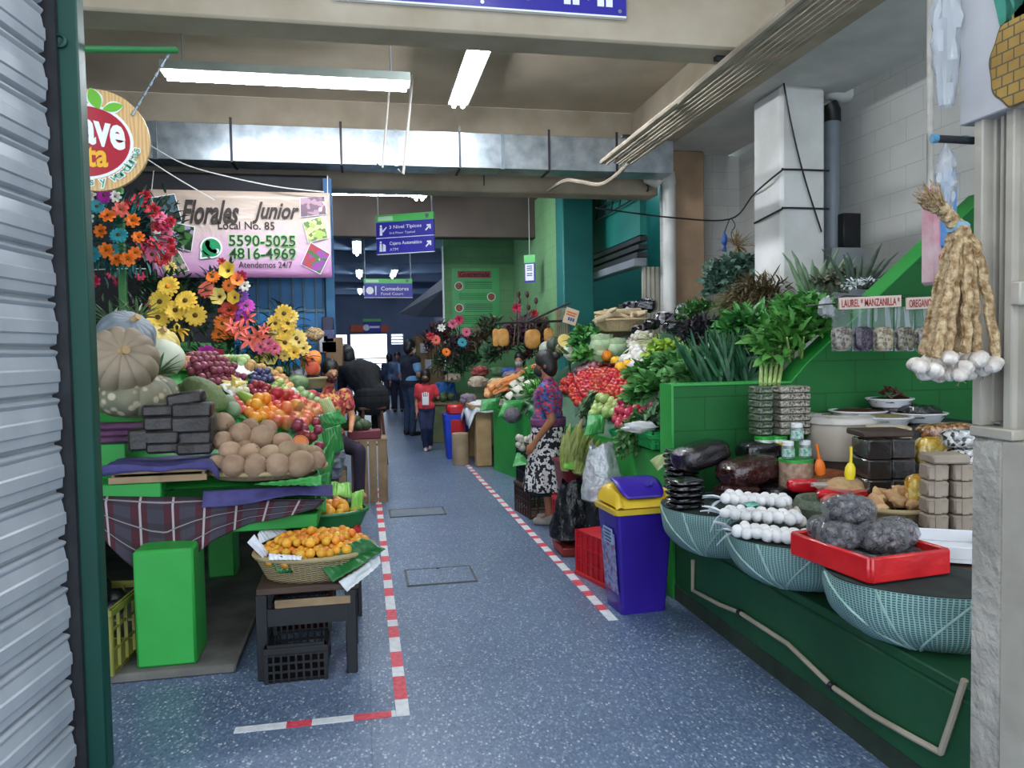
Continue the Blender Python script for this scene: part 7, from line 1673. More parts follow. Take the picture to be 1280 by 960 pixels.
def pepper(lab, p, mt, r=.055, rot=(0, 0, 0)):
    g = thing('bell_pepper', lab, 'vegetable', p, rot); m = MB(); m.ell((0, 0, 0), (r, r, r*1.1), 24, 14, fn=lambda d: 1-.10*abs(math.cos(2*math.atan2(d.y, d.x)))*(1-d.z**2)-.2*max(0, abs(d.z)-.75)); obj('flesh', m, mt, g); obj('stem', MB().tube([(0, 0, r*.85), (.005, 0, r*1.3)], [.01, .007], 7), L_MI, g)
OPP = M('orange_pepper', '#e5701a', '#ee8a2a', 5, .2); YPP = M('yellow_pepper', '#edae1e', '#f3c440', 5, .2); RPP = M('red_pepper', '#a9201c', '#c2352a', 5, .2)
for px, py, mt, lab in ((759, 452, OPP, 'orange bell pepper on top of the tomatoes'), (770, 460, YPP, 'upper yellow bell pepper on the tomatoes'), (776, 468, YPP, 'lower yellow bell pepper on the tomatoes'), (785, 465, YPP, 'rightmost yellow bell pepper on the tomatoes'), (748, 456, RPP, 'red bell pepper left of the orange one'), (814, 449, RPP, 'red bell pepper left of the bright lettuce')): pepper(lab, S(px, py, .06), mt, .06, (rnd.uniform(-.5, .5), rnd.uniform(-.5, .5), 0))
CH = Protos(single('chilli_pepper', MB().tube([(-.07, 0, 0), (-.03, .004, .008), (.03, 0, .006), (.08, 0, -.006)], [.009, .016, .013, .003], 8), M('dark_chilli', '#5c1418', '#7a1f22', 6, .25), 'dark red chilli pepper between the onions and the peppers', 'vegetable', 'dark red chillies'))
for i in range(12): CH.put(S(738+i*3.2, 466+((i*5) % 7)-3, .05), (rnd.uniform(-.3, .3), .3, rnd.uniform(-.6, .6)))
# cabbages, cauliflower, kale
def cabbage(lab, p, r, mt):
    g = thing('cabbage', lab, 'vegetable', p); m = MB(); m.ell((0, 0, 0), (r, r, r*.9), 24, 16, fn=lump(.05, 3, 2)); obj('heart', m, mt, g); m = MB()
    for i in range(9): a = i*.7; m.leaf((math.cos(a)*r*.3, math.sin(a)*r*.3, -r*.7), (math.cos(a), math.sin(a), .8), r*1.7, r*1.3, -.8, n=5, fold=.12, tip=.4)
    obj('outer_leaves', m, mt, g)
CAB = M('cabbage_leaf', '#a9c596', '#c9dbb8', 9, .45, bump=.3)
for px, py, lab in ((752, 430, 'round pale cabbage below the root basket'), (771, 435, 'round pale cabbage right of the first'), (747, 443, 'small pale cabbage below the two round ones')): cabbage(lab, aY(px, py, 8.1), .13, CAB)
FLO = M('cauliflower_curd', '#ded9c4', '#ece8d9', 20, .8, bump=.6, bscale=45)
def cauli(lab, p, r):
    g = thing('cauliflower', lab, 'vegetable', p); m = MB(); m.ell((0, 0, 0), (r, r, r*.85), 26, 18, fn=lambda d: 1+.09*abs(nz(d, 6, 2))*2+.06*nz(d, 14, 5)); obj('curd', m, FLO, g); m = MB()
    for i in range(7): a = i*.9; m.leaf((math.cos(a)*r*.5, math.sin(a)*r*.5, -r*.6), (math.cos(a), math.sin(a), .5), r*1.3, r*.8, -.5, n=4, fold=.15, tip=.3)
    obj('leaves', m, L_MI, g)
for px, py, Y, r, lab in ((719, 440, 8.4, .13, 'white cauliflower just behind the woman, upper one'), (664, 484, 8.7, .10, 'cauliflower in the white heap left of the woman, right one'), (652, 490, 8.8, .10, 'cauliflower in the white heap left of the woman, middle one'), (642, 498, 9.0, .10, 'cauliflower in the white heap left of the woman, lowest one'), (670, 492, 8.6, .09, 'cauliflower in the white heap nearest the woman'), (657, 476, 9.0, .09, 'cauliflower at the top of the white heap below the carrots'), (646, 483, 9.1, .09, 'cauliflower at the left of the white heap')): cauli(lab, aY(px, py, Y), r)
bunch('kale_bunch', 'curly kale bunch beside the cabbages', aY(733, 428, 8.3), (.18, .2, .18), 240, .10, .07, L_SP, spread=1.1); bunch('kale_bunch', 'lower green leaves below the kale', aY(732, 448, 8.1), (.14, .16, .08), 120, .10, .06, L_CE, spread=1.1); bunch('broccoli_leaves', 'green tops behind the white heap left of the woman', aY(676, 470, 8.8), (.2, .2, .1), 160, .10, .05, L_SP, spread=1.1); bunch('green_onion_bunch', 'light green onions in front of the woman', aY(676, 492, 8.0), (.16, .16, .1), 120, .13, .03, L_CE, spread=.9)
# root basket
q = aY(778, 408, 8.2); g = basket('root_basket', 'wide woven basket of pale roots at the top of the stand', (q.x, q.y, q.z-.06), .33, .27, .13, wicker('pale_wicker', '#a58e69', '#d8c49b'), 1.3)
ROOT = M('pale_root', '#bda682', '#d9c7a6', 9, .75, bump=.3); m = MB(); m.tube([(-.14, 0, 0), (-.05, .01, .005), (.05, 0, .004), (.14, -.005, 0)], [.014, .026, .022, .008], 9)
P = Protos(single('pale_root', m, ROOT, 'long pale root heaped in the wide woven basket', 'vegetable', 'pale roots in the basket'))
for i in range(42): P.put((q.x+rnd.uniform(-.2, .2), q.y+rnd.uniform(-.16, .16), q.z+.08+rnd.uniform(0, .07)), (rnd.uniform(-.3, .3), rnd.uniform(-.3, .3), rnd.uniform(-.6, .6)+(1.57 if i % 3 == 0 else 0)))
m = MB(); m.tube([aY(744, 401, 8.0), aY(770, 391, 8.1), aY(800, 388, 8.2)], [.03, .045, .03], 10); single('pale_root', m, ROOT, 'longest pale root lying on the left rim of the basket', 'vegetable')
# wrapped black and white goods, garlic, radishes white
BW = seedmat('black_white_wrap', ['#17151b', '#2b2830', '#d8d8dc', '#8d8a92'], 16, .15, .8, 1.0)
for i, (px, py, Y, w, lab) in enumerate(((800, 412, 7.9, .2, 'shiny black and white packet below the root basket'), (815, 404, 7.8, .2, 'shiny black packet right of the root basket'), (830, 398, 7.9, .24, 'dark wrinkled packet behind the shiny packets'), (842, 410, 7.6, .22, 'shiny striped packet next to the purple herb'), (856, 390, 7.8, .26, 'black plastic bundle under the white drain pipe'), (808, 383, 8.5, .28, 'black bundle on top behind the root basket, right'), (788, 383, 8.6, .22, 'black bundle on top behind the root basket, left'), (850, 398, 7.9, .2, 'tall white and black bundle beside the dark green herb'))): packet('wrapped_bundle', lab, aY(px, py+8, Y), w, w*.8, w*.6, BW if i % 2 == 0 else BLKP, rnd.uniform(-1, 1), 'black and white wrapped bundles', wr=.15, e=2.5)
PGA = Protos(single('garlic_bulb', GB_, GARLIC, 'white bulb in the heap below the wrapped bundles', 'vegetable', 'white bulbs on the vegetable stand'))
region(PGA, [(782, 428), (800, 418), (820, 424), (808, 438), (786, 440)], .036, 2, hB, cap=45)
PW = Protos(single('white_radish', ball(.045, sq=1.5), M('white_radish_skin', '#dcd9d2', '#ecebe6', 7, .5, val=.15), 'white radish root beside the peppers', 'vegetable', 'white radish roots'))
region(PW, [(772, 444), (796, 436), (812, 448), (806, 466), (790, 468), (776, 456)], .045, 2, hB, cap=26)
bunch('green_onion_bunch', 'pale yellow stalks lying above the lettuce', aY(818, 430, 7.4), (.12, .16, .06), 70, .22, .03, lm('pale_yellow_stalk', '#c9cf9a', '#dde0b8'), d=(-.5, -.5, -.3), spread=.3)
single('tomato', ball(.05), TOM, 'reddish fruit lying on the purple herb heap', 'vegetable', None, aY(870, 424, 6.6))
# carrots, zucchini, oranges on the far left part
CAR = M('carrot_skin', '#d9792f', '#e69a5c', 12, .6, bump=.2, val=.2); m = MB(); m.tube([(-.13, 0, 0), (-.05, 0, .004), (.05, .003, 0), (.12, 0, 0)], [.006, .017, .024, .02], 9); P = Protos(single('carrot', m, CAR, 'orange carrot in the long heap left of the woman', 'vegetable', 'carrots'))
for i in range(40):
    t = rnd.uniform(0, 1); P.put(aY(634+46*t+rnd.uniform(-4, 4), 484-28*t+rnd.uniform(-6, 5), 9.2), (rnd.uniform(-.2, .2), rnd.uniform(-.7, -.2), rnd.uniform(-.5, .4)), rnd.uniform(.9, 1.2))
ZUC = M('zucchini_skin', '#2c4a30', '#42643f', 14, .4); m = MB(); m.tube([(-.13, 0, 0), (-.06, 0, .006), (.06, 0, .006), (.13, 0, 0)], [.015, .026, .026, .014], 10); P = Protos(single('zucchini', m, ZUC, 'dark zucchini laid in a row beside the cauliflower', 'vegetable', 'dark zucchini'))
for px, py, Y in ((625, 492, 9.3), (630, 488, 9.3), (635, 484, 9.4), (668, 500, 8.3), (664, 506, 8.3), (672, 494, 8.4)): P.put(aY(px, py, Y), (0, -.9, .3))
GOU = M('dark_gourd', '#33392f', '#4d5443', 12, .5, bump=.3)
for px, py, Y, r, mt, lab in ((693, 431, 8.9, .10, GOU, 'dark gourd above the woman, left one'), (683, 436, 9.0, .09, M('pale_gourd', '#9fab9a', '#c8cfc2', 9, .5), 'pale gourd left of the dark one'), (712, 433, 8.7, .09, GOU, 'dark green gourd above the woman, right one'), (702, 437, 8.7, .08, M('striped_gourd', '#7d7a45', '#4d5a36', 30, .5), 'striped gourd between the dark ones')): m = MB(); m.ell((0, 0, 0), (r, r, r), 20, 14, fn=lambda d: 1-.06*abs(math.sin(5*math.atan2(d.y, d.x)))); single('gourd', m, mt, lab, 'vegetable', None, aY(px, py, Y))
q = aY(706, 426, 8.6); g = thing('cut_squash', 'cut yellow squash half facing out above the woman', 'vegetable', q, (R(70), 0, 0)); obj('skin', MB().lathe([(0, -.08), (.07, -.05), (.085, 0)], 20, cap=False), GOU, g); obj('flesh', MB().lathe([(0, .004), (.05, .003), (.084, 0), (0, -.002)], 20), M('squash_flesh', '#e2c46a', '#edd68c', 9, .6), g)
# leaves over the stand edge, left of and behind the woman
for i, (lab, y, q) in enumerate((('banana leaf flap at the stand edge right of the woman', 5.55, [(735, 518), (757, 518), (754, 542), (731, 545)]), ('big leaf draped over the stand edge left of the woman', 8.6, [(630, 500), (656, 500), (650, 520), (622, 522)]), ('dark leaf hanging over the stand edge in front of the woman', 8.0, [(656, 502), (692, 500), (690, 522), (662, 524)]), ('green leaf at the far corner of the stand edge', 9.3, [(602, 500), (626, 496), (622, 512), (600, 514)]))): P4 = [aY(a, b, y-.05*j) for j, (a, b) in enumerate(q)]; leafsheet(lab, [P4[3], P4[2], P4[1], P4[0]], LEAF_B if i != 2 else LEAF_BD, .04, seed=50+i, n=8)
m = MB(); m.ell(aY(640, 519, 8.5), (.11, .08, .09), 18, 12, fn=lump(.15, 3, 3)); single('tied_bag', m, M('grey_net_bag', '#5d5560', '#7a727c', 30, .7, bump=.5), 'grey bag hanging on the stand front left of the woman', 'bag')
m = MB(); q = aY(778, 532, 5.55); m.lathe([(0, 0), (.12, .0), (.17, .09), (.165, .09), (.115, .01), (0, .01)], 30, Matrix.Translation((1.96, 5.45, .80))); single('green_basin', m, M('basin_green', '#12a05a', '#17ad66', 5, .3), 'bright green basin at the stand edge under the radishes', 'basin')
# ------------------------------------------------------------------ crates, sacks and maize in front of the stand
crate('tall black crate at the stand front behind the woman', (1.66, 7.3, 0), R(92), .5, .3, .62, BLACK, 10, 6)
crate('dark brown crate on the floor in front of the black one', (1.55, 6.82, 0), R(97), .42, .30, .28, M('brown_plastic', '#3a2620', '#49322a', 5, .5), 6, 4)
leafsheet('green leaf spread over the tall black crate', [aY(640, 585, 7.05), aY(672, 578, 7.0), aY(676, 568, 7.35), aY(646, 566, 7.4)], LEAF_B, .03, seed=61, n=8)
P = Protos(single('garlic_bulb', GB_, GARLIC, 'garlic bulb piled on the leaf over the tall black crate', 'vegetable', 'garlic on the black crate'))
for i in range(16): P.put(aY(655+rnd.uniform(-9, 11), 552+rnd.uniform(-6, 8), 7.2), anyrot(), 1.25)
MAR = M('maroon_plastic', '#6b1a26', '#7c2430', 5, .4)
g = thing('maroon_basket', 'maroon plastic basket holding the tall maize husks', 'basket', (1.68, 5.95, .30)); b_ = taper(0, .30, .24, .24, .32, .32, .02, 4); obj('body', b_, MAR, g)
obj('rim', taper(.29, .315, .34, .34, .345, .345, .02, 4), MAR, g)
crate('red crate under the maroon basket', (1.70, 5.95, 0), R(92), .46, .32, .29, RED_PL, 6, 3, True)
HUS = M('maize_husk', '#8fa04e', '#b7bd7c', 14, .7, bump=.3, hue=.02, val=.15); HUSD = M('dry_husk', '#8d7a4e', '#a8975f', 14, .8, bump=.3)
for i, (x0, y0, x1, y1, r, lab) in enumerate(((712, 588, 727, 525, .075, 'tallest maize husk bundle with a dry brown top'), (730, 588, 742, 548, .055, 'shorter maize husk leaning right'), (706, 586, 716, 540, .05, 'maize husk at the left of the bundle'), (722, 590, 733, 555, .06, 'short front maize husk with a split green base'))):
    a = aY(x0, y0, 5.85-.03*i); b = aY(x1, y1, 5.85); d = b-a; g = thing('maize_bundle', lab, 'vegetable', a, 0, 'maize husks in the maroon basket')
    m = MB()
    for k in range(9):
        an = k*.7; o = V((math.cos(an), math.sin(an)*.8, 0))*r*.45; m.leaf(o, d.normalized()+V((math.cos(an), math.sin(an), 0))*.12, d.length*rnd.uniform(.75, 1.05), r*1.2, -.15, n=6, fold=.3, tip=.08, up=V((math.cos(an), math.sin(an), .1)))
    m.tube([V((0, 0, -.02)), d*.3, d*.7, d*.98], [r*.6, r*.7, r*.45, .008], 12); obj('husk', m, HUS, g)
    m = MB(); m.tube([d*.72, d*1.02+V((0, -.01, 0))], [r*.36, .006], 8); obj('dry_tip', m, HUSD, g)
leafsheet('split green husk leaves folded over the maroon basket rim', [aY(704, 586, 5.75), aY(734, 590, 5.75), aY(733, 576, 5.8), aY(704, 572, 5.8)], MATS['lettuce_leaf'], .02, seed=66, n=8, name='husk_leaf')
SIL = M('silver_plastic', '#b9bfc6', '#dfe3e7', 14, .28, bump=.9, bscale=18, dist=.03, metal=.25); BLKB = M('black_bag_film', '#15161a', '#22242a', 9, .22, bump=1.0, bscale=14, dist=.03)
def sack(nm, lab, c, r, h, mt, seed, wr=.14, top=.35):
    m = MB()
    def fn(u, v):
        a = 2*PI*u; k = (min(1, v/.12)**.5)*(1-(1-top)*max(0, v-.3)/.7); q = 1+wr*nz((math.cos(a)*1.8, math.sin(a)*1.8, v*3), 1.6, seed)+wr*.45*math.sin(a*7+seed+4*v)*v
        return V((c[0]+r[0]*k*q*math.cos(a), c[1]+r[1]*k*q*math.sin(a), c[2]+h*v*(1+.05*math.sin(a*3))))
    m.grid(fn, 48, 26); return single(nm, m, mt, lab, 'bag')
q = aY(753, 622, 5.15); sack('plastic_sack', 'silver white plastic sack standing against the stand by the purple bin', (q.x, 5.15, q.z-.05), (.15, .12), .42, SIL, 3, top=.55); q = aZ(722, 694, 0); sack('trash_bag', 'black plastic bag in front of the maize basket', (q.x, q.y+.12, 0.062), (.17, .15), .46, BLKB, 7, top=.45); q = aY(756, 660, 5.2); sack('trash_bag', 'black bag under and behind the silver sack', (q.x, 5.2, 0), (.13, .13), .48, BLKB, 11, top=.9)
g = thing('red_box', 'low dark red box on the floor under the black bag', 'box', (aZ(722, 694, 0).x, aZ(722, 694, 0).y+.10, 0)); obj('body', MB().box((0, 0, .03), (.24, .26, .06), .006), M('dull_red', '#8e2a2a', '#7a2022', 5, .6), g); obj('flap', MB().box((-.125, 0, .045), (.01, .24, .07), .002, rot=(0, R(-12), 0)), M('dull_red_b', '#9c3733', rough=.6), g)
# rack with hanging bags and price card behind the stand
g = thing('bag_rack', 'black bar rack above the far end of the vegetable stand', 'rack', (0, 0, 0)); obj('bar', MB().tube([aY(618, 404, 9.3), aY(712, 401, 9.3)], .014, 8), DKMETAL, g); obj('bar', MB().tube([aY(658, 403, 9.3), aY(713, 378, 9.1)], .014, 8), DKMETAL, g); obj('post', MB().tube([aY(712, 401, 9.3), aY(712, 470, 9.3)], .014, 8), DKMETAL, g)
CHIP = M('fried_snack', '#c58a3a', '#dba65a', 16, .5, bump=.6, bscale=30)
for i, (px, w, h, lab) in enumerate(((629, 16, 30, 'clear bag of golden snacks hanging at the left of the bar'), (666, 21, 33, 'clear bag of golden snacks hanging in the middle of the bar'), (686, 13, 26, 'clear bag of golden snacks hanging at the right of the bar'), (620, 9, 30, 'small bag with pale contents at the far left of the bar'))):
    q = aY(px, 404+h, 9.3); g = thing('snack_bag', lab, 'bag', q, 0, 'snack bags hanging from the bar'); W_ = w*9.5/961; H_ = h*9.5/961
    b = pillow(W_, W_*.5, H_*.72, 18, .08, i+2, 3); obj('snacks', b, CHIP, g, (0, 0, H_*.40)); obj('clear_bag', MB().lathe([(W_*.3, H_*.05), (W_*.54, H_*.2), (W_*.52, H_*.6), (W_*.25, H_*.85), (.012, H_*1.02)], 16, Matrix.Diagonal((1, .55, 1, 1))), FILM_S, g)
q = aY(714, 395, 9.0); g = thing('price_card', 'tilted cream price card with orange and blue writing on the rack', 'card', q, (0, R(18), R(5))); obj('card', MB().bb((-.085, 0, -.10), (.085, .006, .09)), M('cream_card', '#d9c3a0', '#e3d0b2', 8, .7), g, smooth=False)
m = MB(); m.bb((-.065, -.003, .03), (.06, 0, .045)); m.bb((-.065, -.003, .0), (.05, 0, .015)); obj('orange_writing', m, M('orange_ink', '#d2632c', rough=.6), g, smooth=False); m = MB()
for i in range(3): flat([(-.03+.03*i, -.06), (-.008+.03*i, -.06), (-.008+.03*i, -.02), (-.03+.03*i, -.02)], 0, m)
obj('blue_writing', m, M('blue_ink', '#2f4a9c', rough=.6), g, smooth=False)
m = MB()
for i in range(7): a = aY(693+i*2.6, 428, 9.45); b = aY(694+i*2.5, 385, 9.4); m.tube([a, b], .009, 5)
single('stick_bundle', m, M('pale_stick', '#a08c6a', '#bca884', 10, .8), 'bundle of pale upright sticks beside the price card', 'sticks')
# small hanging dried bundles near the column
for i, (px, py, nm, lab, mt) in enumerate(((921, 308, 'dried_bundle', 'bunch of dried straw tied up left of the white column', STRAW), (905, 300, 'blue_bag', 'small twisted blue bag hanging from the wire', M('blue_bag', '#2f5aa8', '#4672bd', 20, .5)))):
    q = aY(px, py, 7.9)
    if i == 0:
        m = MB()
        for k in range(70): d = V((rnd.uniform(-.5, .8), rnd.uniform(-.5, .3), rnd.uniform(-1.3, 1.0))).normalized(); m.leaf(q, d, rnd.uniform(.12, .28), .02, .3, n=3)
    else: m = MB(); m.tube([q+V((0, 0, .1)), q+V((.01, 0, .03)), q+V((0, 0, -.03)), q+V((.01, 0, -.07)), q+V((0, 0, -.12))], [.004, .03, .035, .012, .03], 10)
    single(nm, m, mt, lab, 'bundle', smooth=False)
cable('thin wire holding the dried straw bunch', [aY(912, 274, 7.95), aY(908, 284, 7.93), aY(905, 293, 7.92)], .005)
cable('short wire hook above the dried straw bunch', [aY(915, 274, 7.95), aY(919, 282, 7.93), aY(914, 292, 7.92), aY(918, 305, 7.9)], .005)

aY = aY_free
# ------------------------------------------------------------------ people
SKIN = M('skin_brown', '#9a6448', '#a9714f', 9, .5, bump=.05); SKIN2 = M('skin_light_brown', '#b98262', '#c58f6d', 9, .5); HAIR = M('black_hair', '#0e0c0d', '#191516', 30, .5, bump=.3, bscale=60)
def hand_prims(w, d, side, s=1.0, curl=.5, up=V((0, 0, 1))):
    """palm, four unequal bent fingers and a thumb, pointing along d from the wrist w"""
    d = V(d).normalized(); x = V(side).normalized(); n = d.cross(x).normalized(); o = []
    pc = w+d*.045*s
    for k in (-1, 0, 1): o.append(('c', w+x*.012*k*s, pc+d*.035*s+x*.022*k*s, .016*s, .014*s))
    for k, L in ((-1.5, .055), (-.5, .07), (.5, .075), (1.5, .065)):
        a = pc+d*.04*s+x*.0185*k*s; b = a+(d+n*curl*.5).normalized()*L*.5*s; c = b+(d*.7+n*curl).normalized()*L*.5*s; o += [('c', a, b, .0095*s, .009*s), ('c', b, c, .009*s, .007*s)]
    a = w+d*.02*s+x*.028*s; b = a+(d+x*.9+n*.3).normalized()*.04*s; c = b+(d+n*.5).normalized()*.032*s
    return o+[('c', a, b, .012*s, .011*s), ('c', b, c, .010*s, .008*s)]
def person(lab, loc, rz, H, J, skin=SKIN, vox=.011, wide=1.0, child=False, face=True, legs=True):
    """J gives joints in body space (x right, y forward, z up, metres): hip, chest, neck, head centre, arms, legs"""
    g = thing('person', lab, 'person', loc, (0, 0, rz)); s = H/1.6; k = wide
    hip, ch, nk, hd = [V(J[a]) for a in ('hip', 'chest', 'neck', 'head')]; hr = .098*s*(1.12 if child else 1)
    fr = V(J.get('look', (0, 1, 0))).normalized(); sd = fr.cross(V((0, 0, 1))).normalized(); up = sd.cross(fr)
    P = [('c', hip+V((-.06*s, 0, 0)), hip+V((.06*s, 0, 0)), .105*s*k, .105*s*k), ('c', hip, hip.lerp(ch, .5), .115*s*k, .105*s*k), ('c', hip.lerp(ch, .5), ch, .105*s*k, .12*s*k)]
    for q in (-1, 1): P.append(('c', hip.lerp(ch, .7)+V((q*.06*s, 0, 0)), ch+V((q*.09*s, 0, .02*s)), .09*s*k, .085*s*k))
    P += [('c', ch+V((0, 0, .05*s)), nk, .08*s, .05*s), ('c', nk, hd-up*.04*s, .052*s, .055*s)]
    P += [('e', hd+up*.02*s, (hr*.80, hr*.98, hr*1.08), (0, 0, math.atan2(-fr.x, fr.y))), ('e', hd+fr*.03*s-up*.055*s, (hr*.60, hr*.62, hr*.62), (0, 0, math.atan2(-fr.x, fr.y))), ('c', hd+fr*hr*.92+up*.012*s, hd+fr*hr*1.13-up*.022*s, .010*s, .015*s)]
    for q in (-1, 1): P += [('e', hd+sd*q*hr*.80-fr*.012*s-up*.01*s, (.010*s, .018*s, .03*s), (0, 0, math.atan2(-fr.x, fr.y))), ('c', hd+fr*hr*.80+sd*q*.03*s+up*.03*s, hd+fr*hr*.84+sd*q*.012*s+up*.026*s, .012*s, .012*s)]
    sleeves = []; pants = []
    for n_, q in (('armL', -1), ('armR', 1)):
        if n_ not in J: continue
        S_, E, W = [V(a) for a in J[n_]]; P += [('c', ch+V((q*.08*s, 0, .03*s)), S_, .07*s, .058*s*k), ('c', S_, E, .054*s*k, .040*s), ('c', E, W, .040*s, .026*s)]
        d = (W-E).normalized(); P += hand_prims(W, V(J.get(n_+'h', d)), J.get(n_+'s', (0, 1, 0)), s*1.02, J.get('curl', .6)); sleeves.append((S_, E, W))
    if legs:
        for n_, q in (('legL', -1), ('legR', 1)):
            A, K_, F_ = [V(a) for a in J[n_]]; P += [('c', A, K_, .085*s*k, .055*s), ('c', K_, F_, .055*s, .036*s), ('c', F_, F_+V((0, .10*s, -.035*s)), .036*s, .03*s)]; pants.append((A, K_, F_))
    obj_ = blob('body', P, skin, vox, 3, g)
    if face:
        for q in (-1, 1):
            e = MB(); e.ell(hd+fr*hr*.855+sd*q*.033*s+up*.012*s, .0095*s, 10, 8); ey = obj('eye', e, M('eye_white', '#d9d4cd', rough=.2), g); e = MB(); e.ell(hd+fr*(hr*.855+.005*s)+sd*q*.033*s+up*.012*s, .0065*s, 8, 6); obj('pupil', e, HAIR, ey)
        e = MB(); e.tube([hd+fr*hr*.86+sd*a*.028*s-up*(.062+.004*a*a)*s for a in (-1, -.4, .4, 1)], .006*s, 6); obj('mouth', e, M('lips', '#8a4a40', rough=.4), g)
    return g, dict(s=s, hip=hip, ch=ch, nk=nk, hd=hd, fr=fr, sd=sd, up=up, hr=hr, sl=sleeves, pt=pants, k=k)
def shirt(g, b, mt, sleeve=.5, low=.1, nm='shirt', pad=.014, vox=.012):
    s, k = b['s'], b['k']; P = [('c', b['hip']+V((-.06*s, 0, low*s)), b['hip']+V((.06*s, 0, low*s)), .108*s*k+pad, .108*s*k+pad), ('c', b['hip']+V((0, 0, low*s)), b['hip'].lerp(b['ch'], .6), .112*s*k+pad, .108*s*k+pad), ('c', b['hip'].lerp(b['ch'], .5), b['ch'], .105*s*k+pad, .12*s*k+pad), ('c', b['ch']+V((0, 0, .03*s)), b['nk']-V((0, 0, .03*s)), .085*s+pad, .058*s+pad*.5)]
    for q in (-1, 1): P.append(('c', b['hip'].lerp(b['ch'], .7)+V((q*.06*s, 0, 0)), b['ch']+V((q*.09*s, 0, .02*s)), .09*s*k+pad, .085*s*k+pad))
    for i, (S_, E, W) in enumerate(b['sl']):
        q = -1 if i == 0 else 1; P += [('c', b['ch']+V((q*.08*s, 0, .03*s)), S_, .07*s+pad, .06*s*k+pad)]
        if sleeve: P.append(('c', S_, S_.lerp(E, min(1, sleeve)), .056*s*k+pad, (.056-.016*min(1, sleeve))*s*k+pad*1.1))
        if sleeve > 1: P.append(('c', E, E.lerp(W, sleeve-1), .040*s+pad, .03*s+pad))
    return blob(nm, P, mt, vox, 3, g)
def trousers(g, b, mt, pad=.012):
    s, k = b['s'], b['k']; P = [('c', b['hip']+V((-.06*s, 0, 0)), b['hip']+V((.06*s, 0, 0)), .11*s*k+pad, .11*s*k+pad)]
    for A, K_, F_ in b['pt']: P += [('c', A, K_, .085*s*k+pad, .056*s+pad), ('c', K_, F_+V((0, 0, .02*s)), .056*s+pad, .044*s+pad)]
    return blob('trousers', P, mt, .012, 3, g)
def shoes(g, b, mt, sole=None):
    s = b['s']
    for A, K_, F_ in b['pt']: e = blob('shoe', [('c', F_+V((0, -.02*s, -.035*s)), F_+V((0, .13*s, -.04*s)), .045*s, .036*s), ('c', F_+V((0, -.02*s, .0)), F_+V((0, .03*s, -.02*s)), .046*s, .04*s)], mt, .01, 2, g)
def haircap(g, b, mt=HAIR, low=-.2, bun=None, pad=1.08, extra=None):
    hd, fr, up, sd, hr = b['hd'], b['fr'], b['up'], b['sd'], b['hr']; rz = math.atan2(-fr.x, fr.y)
    P = [('e', hd+up*.04*b['s']-fr*.010*b['s'], (hr*.86*pad, hr*.98*pad, hr*1.02*pad), (0, 0, rz)), ('e', hd-fr*.045*b['s']-up*.03*b['s'], (hr*.8*pad, hr*.68*pad, hr*.9*pad), (0, 0, rz)), ('e', hd-fr*.03*b['s']+up*.0*b['s'], (hr*.83*pad, hr*.84*pad, hr*.98*pad), (0, 0, rz))]
    if bun: P.append(('e', hd+V(bun[0]), bun[1]))
    return blob('hair', P+(extra or []), mt, .009, 5, g)
def mask(g, b, mt):
    hd, fr, up, sd, hr = b['hd'], b['fr'], b['up'], b['sd'], b['hr']; rz = math.atan2(-fr.x, fr.y)
    e = blob('face_mask', [('e', hd+fr*.048*b['s']-up*.058*b['s'], (hr*.62, hr*.66, hr*.56), (0, 0, rz)), ('c', hd+fr*hr*.9-up*.02*b['s'], hd+fr*hr*1.02-up*.06*b['s'], .022*b['s'], .02*b['s'])], mt, .008, 2, g)
    m = MB()
    for q in (-1, 1): m.tube([hd+fr*.05*b['s']+sd*q*hr*.66-up*.04*b['s'], hd+sd*q*hr*.86-up*.0*b['s']], .004, 5)
    obj('ear_loop', m, mt, g)
def cloth_pat(nm, cols, scale, stretch=(1, 1, 1), interp='CONSTANT'):
    t = NT(nm); co = t.coord(); mp = t.node('Mapping'); t.ln(co, mp.inputs[0]); mp.inputs['Scale'].default_value = stretch; v = t.node('TexVoronoi', Scale=scale); t.ln(mp.outputs[0], v.inputs[0]); n = len(cols); t.col(t.ramp(v.outputs['Color'], [(i/n, c) for i, c in enumerate(cols)], interp)); t.set(Roughness=.85); return t.m
def stand(h, sh=.19, arm=None):
    s = h/1.6; J = dict(hip=(0, 0, .86*s), chest=(0, 0, 1.18*s), neck=(0, -.0, 1.36*s), head=(0, .02*s, 1.49*s))
    for n_, q in (('armL', -1), ('armR', 1)): J[n_] = [(q*sh*s, 0, 1.27*s), (q*(sh+.04)*s, -.03*s, 1.0*s), (q*(sh+.03)*s, .08*s, .78*s)]
    for n_, q in (('legL', -1), ('legR', 1)): J[n_] = [(q*.085*s, 0, .82*s), (q*.09*s, .01*s, .46*s), (q*.09*s, -.02*s, .075*s)]
    return J
# woman in woven blouse and patterned skirt
H = 1.47; J = stand(H, .165); s = H/1.6; J['look'] = (0, 1, -.12); J['armL'] = [(-.175*s, -.01, 1.26*s), (-.215*s, -.07*s, .99*s), (-.2*s, .09*s, .79*s)]; J['armLh'] = (0, .5, -.85); J['curl'] = .9
wp = aZ(694, 664, 0); g, b = person('woman with pinned up hair, woven blouse and patterned skirt by the vegetable stand', (wp.x+.03, 6.42, 0), R(66), H, J, SKIN, .010, 1.05)
HUI = cloth_pat('woven_blouse', ['#2c3f78', '#3f2a5f', '#a32b45', '#27658f', '#6b3f86', '#c2485a', '#31508a', '#2a2540'], 42, (1, 1, 1.8))
shirt(g, b, HUI, .62, .16, 'blouse', .016); haircap(g, b, HAIR, bun=((.01, -.10*s, .085*s), (.05*s, .05*s, .04*s))); mask(g, b, M('black_mask', '#17161a', '#221f24', 20, .7))
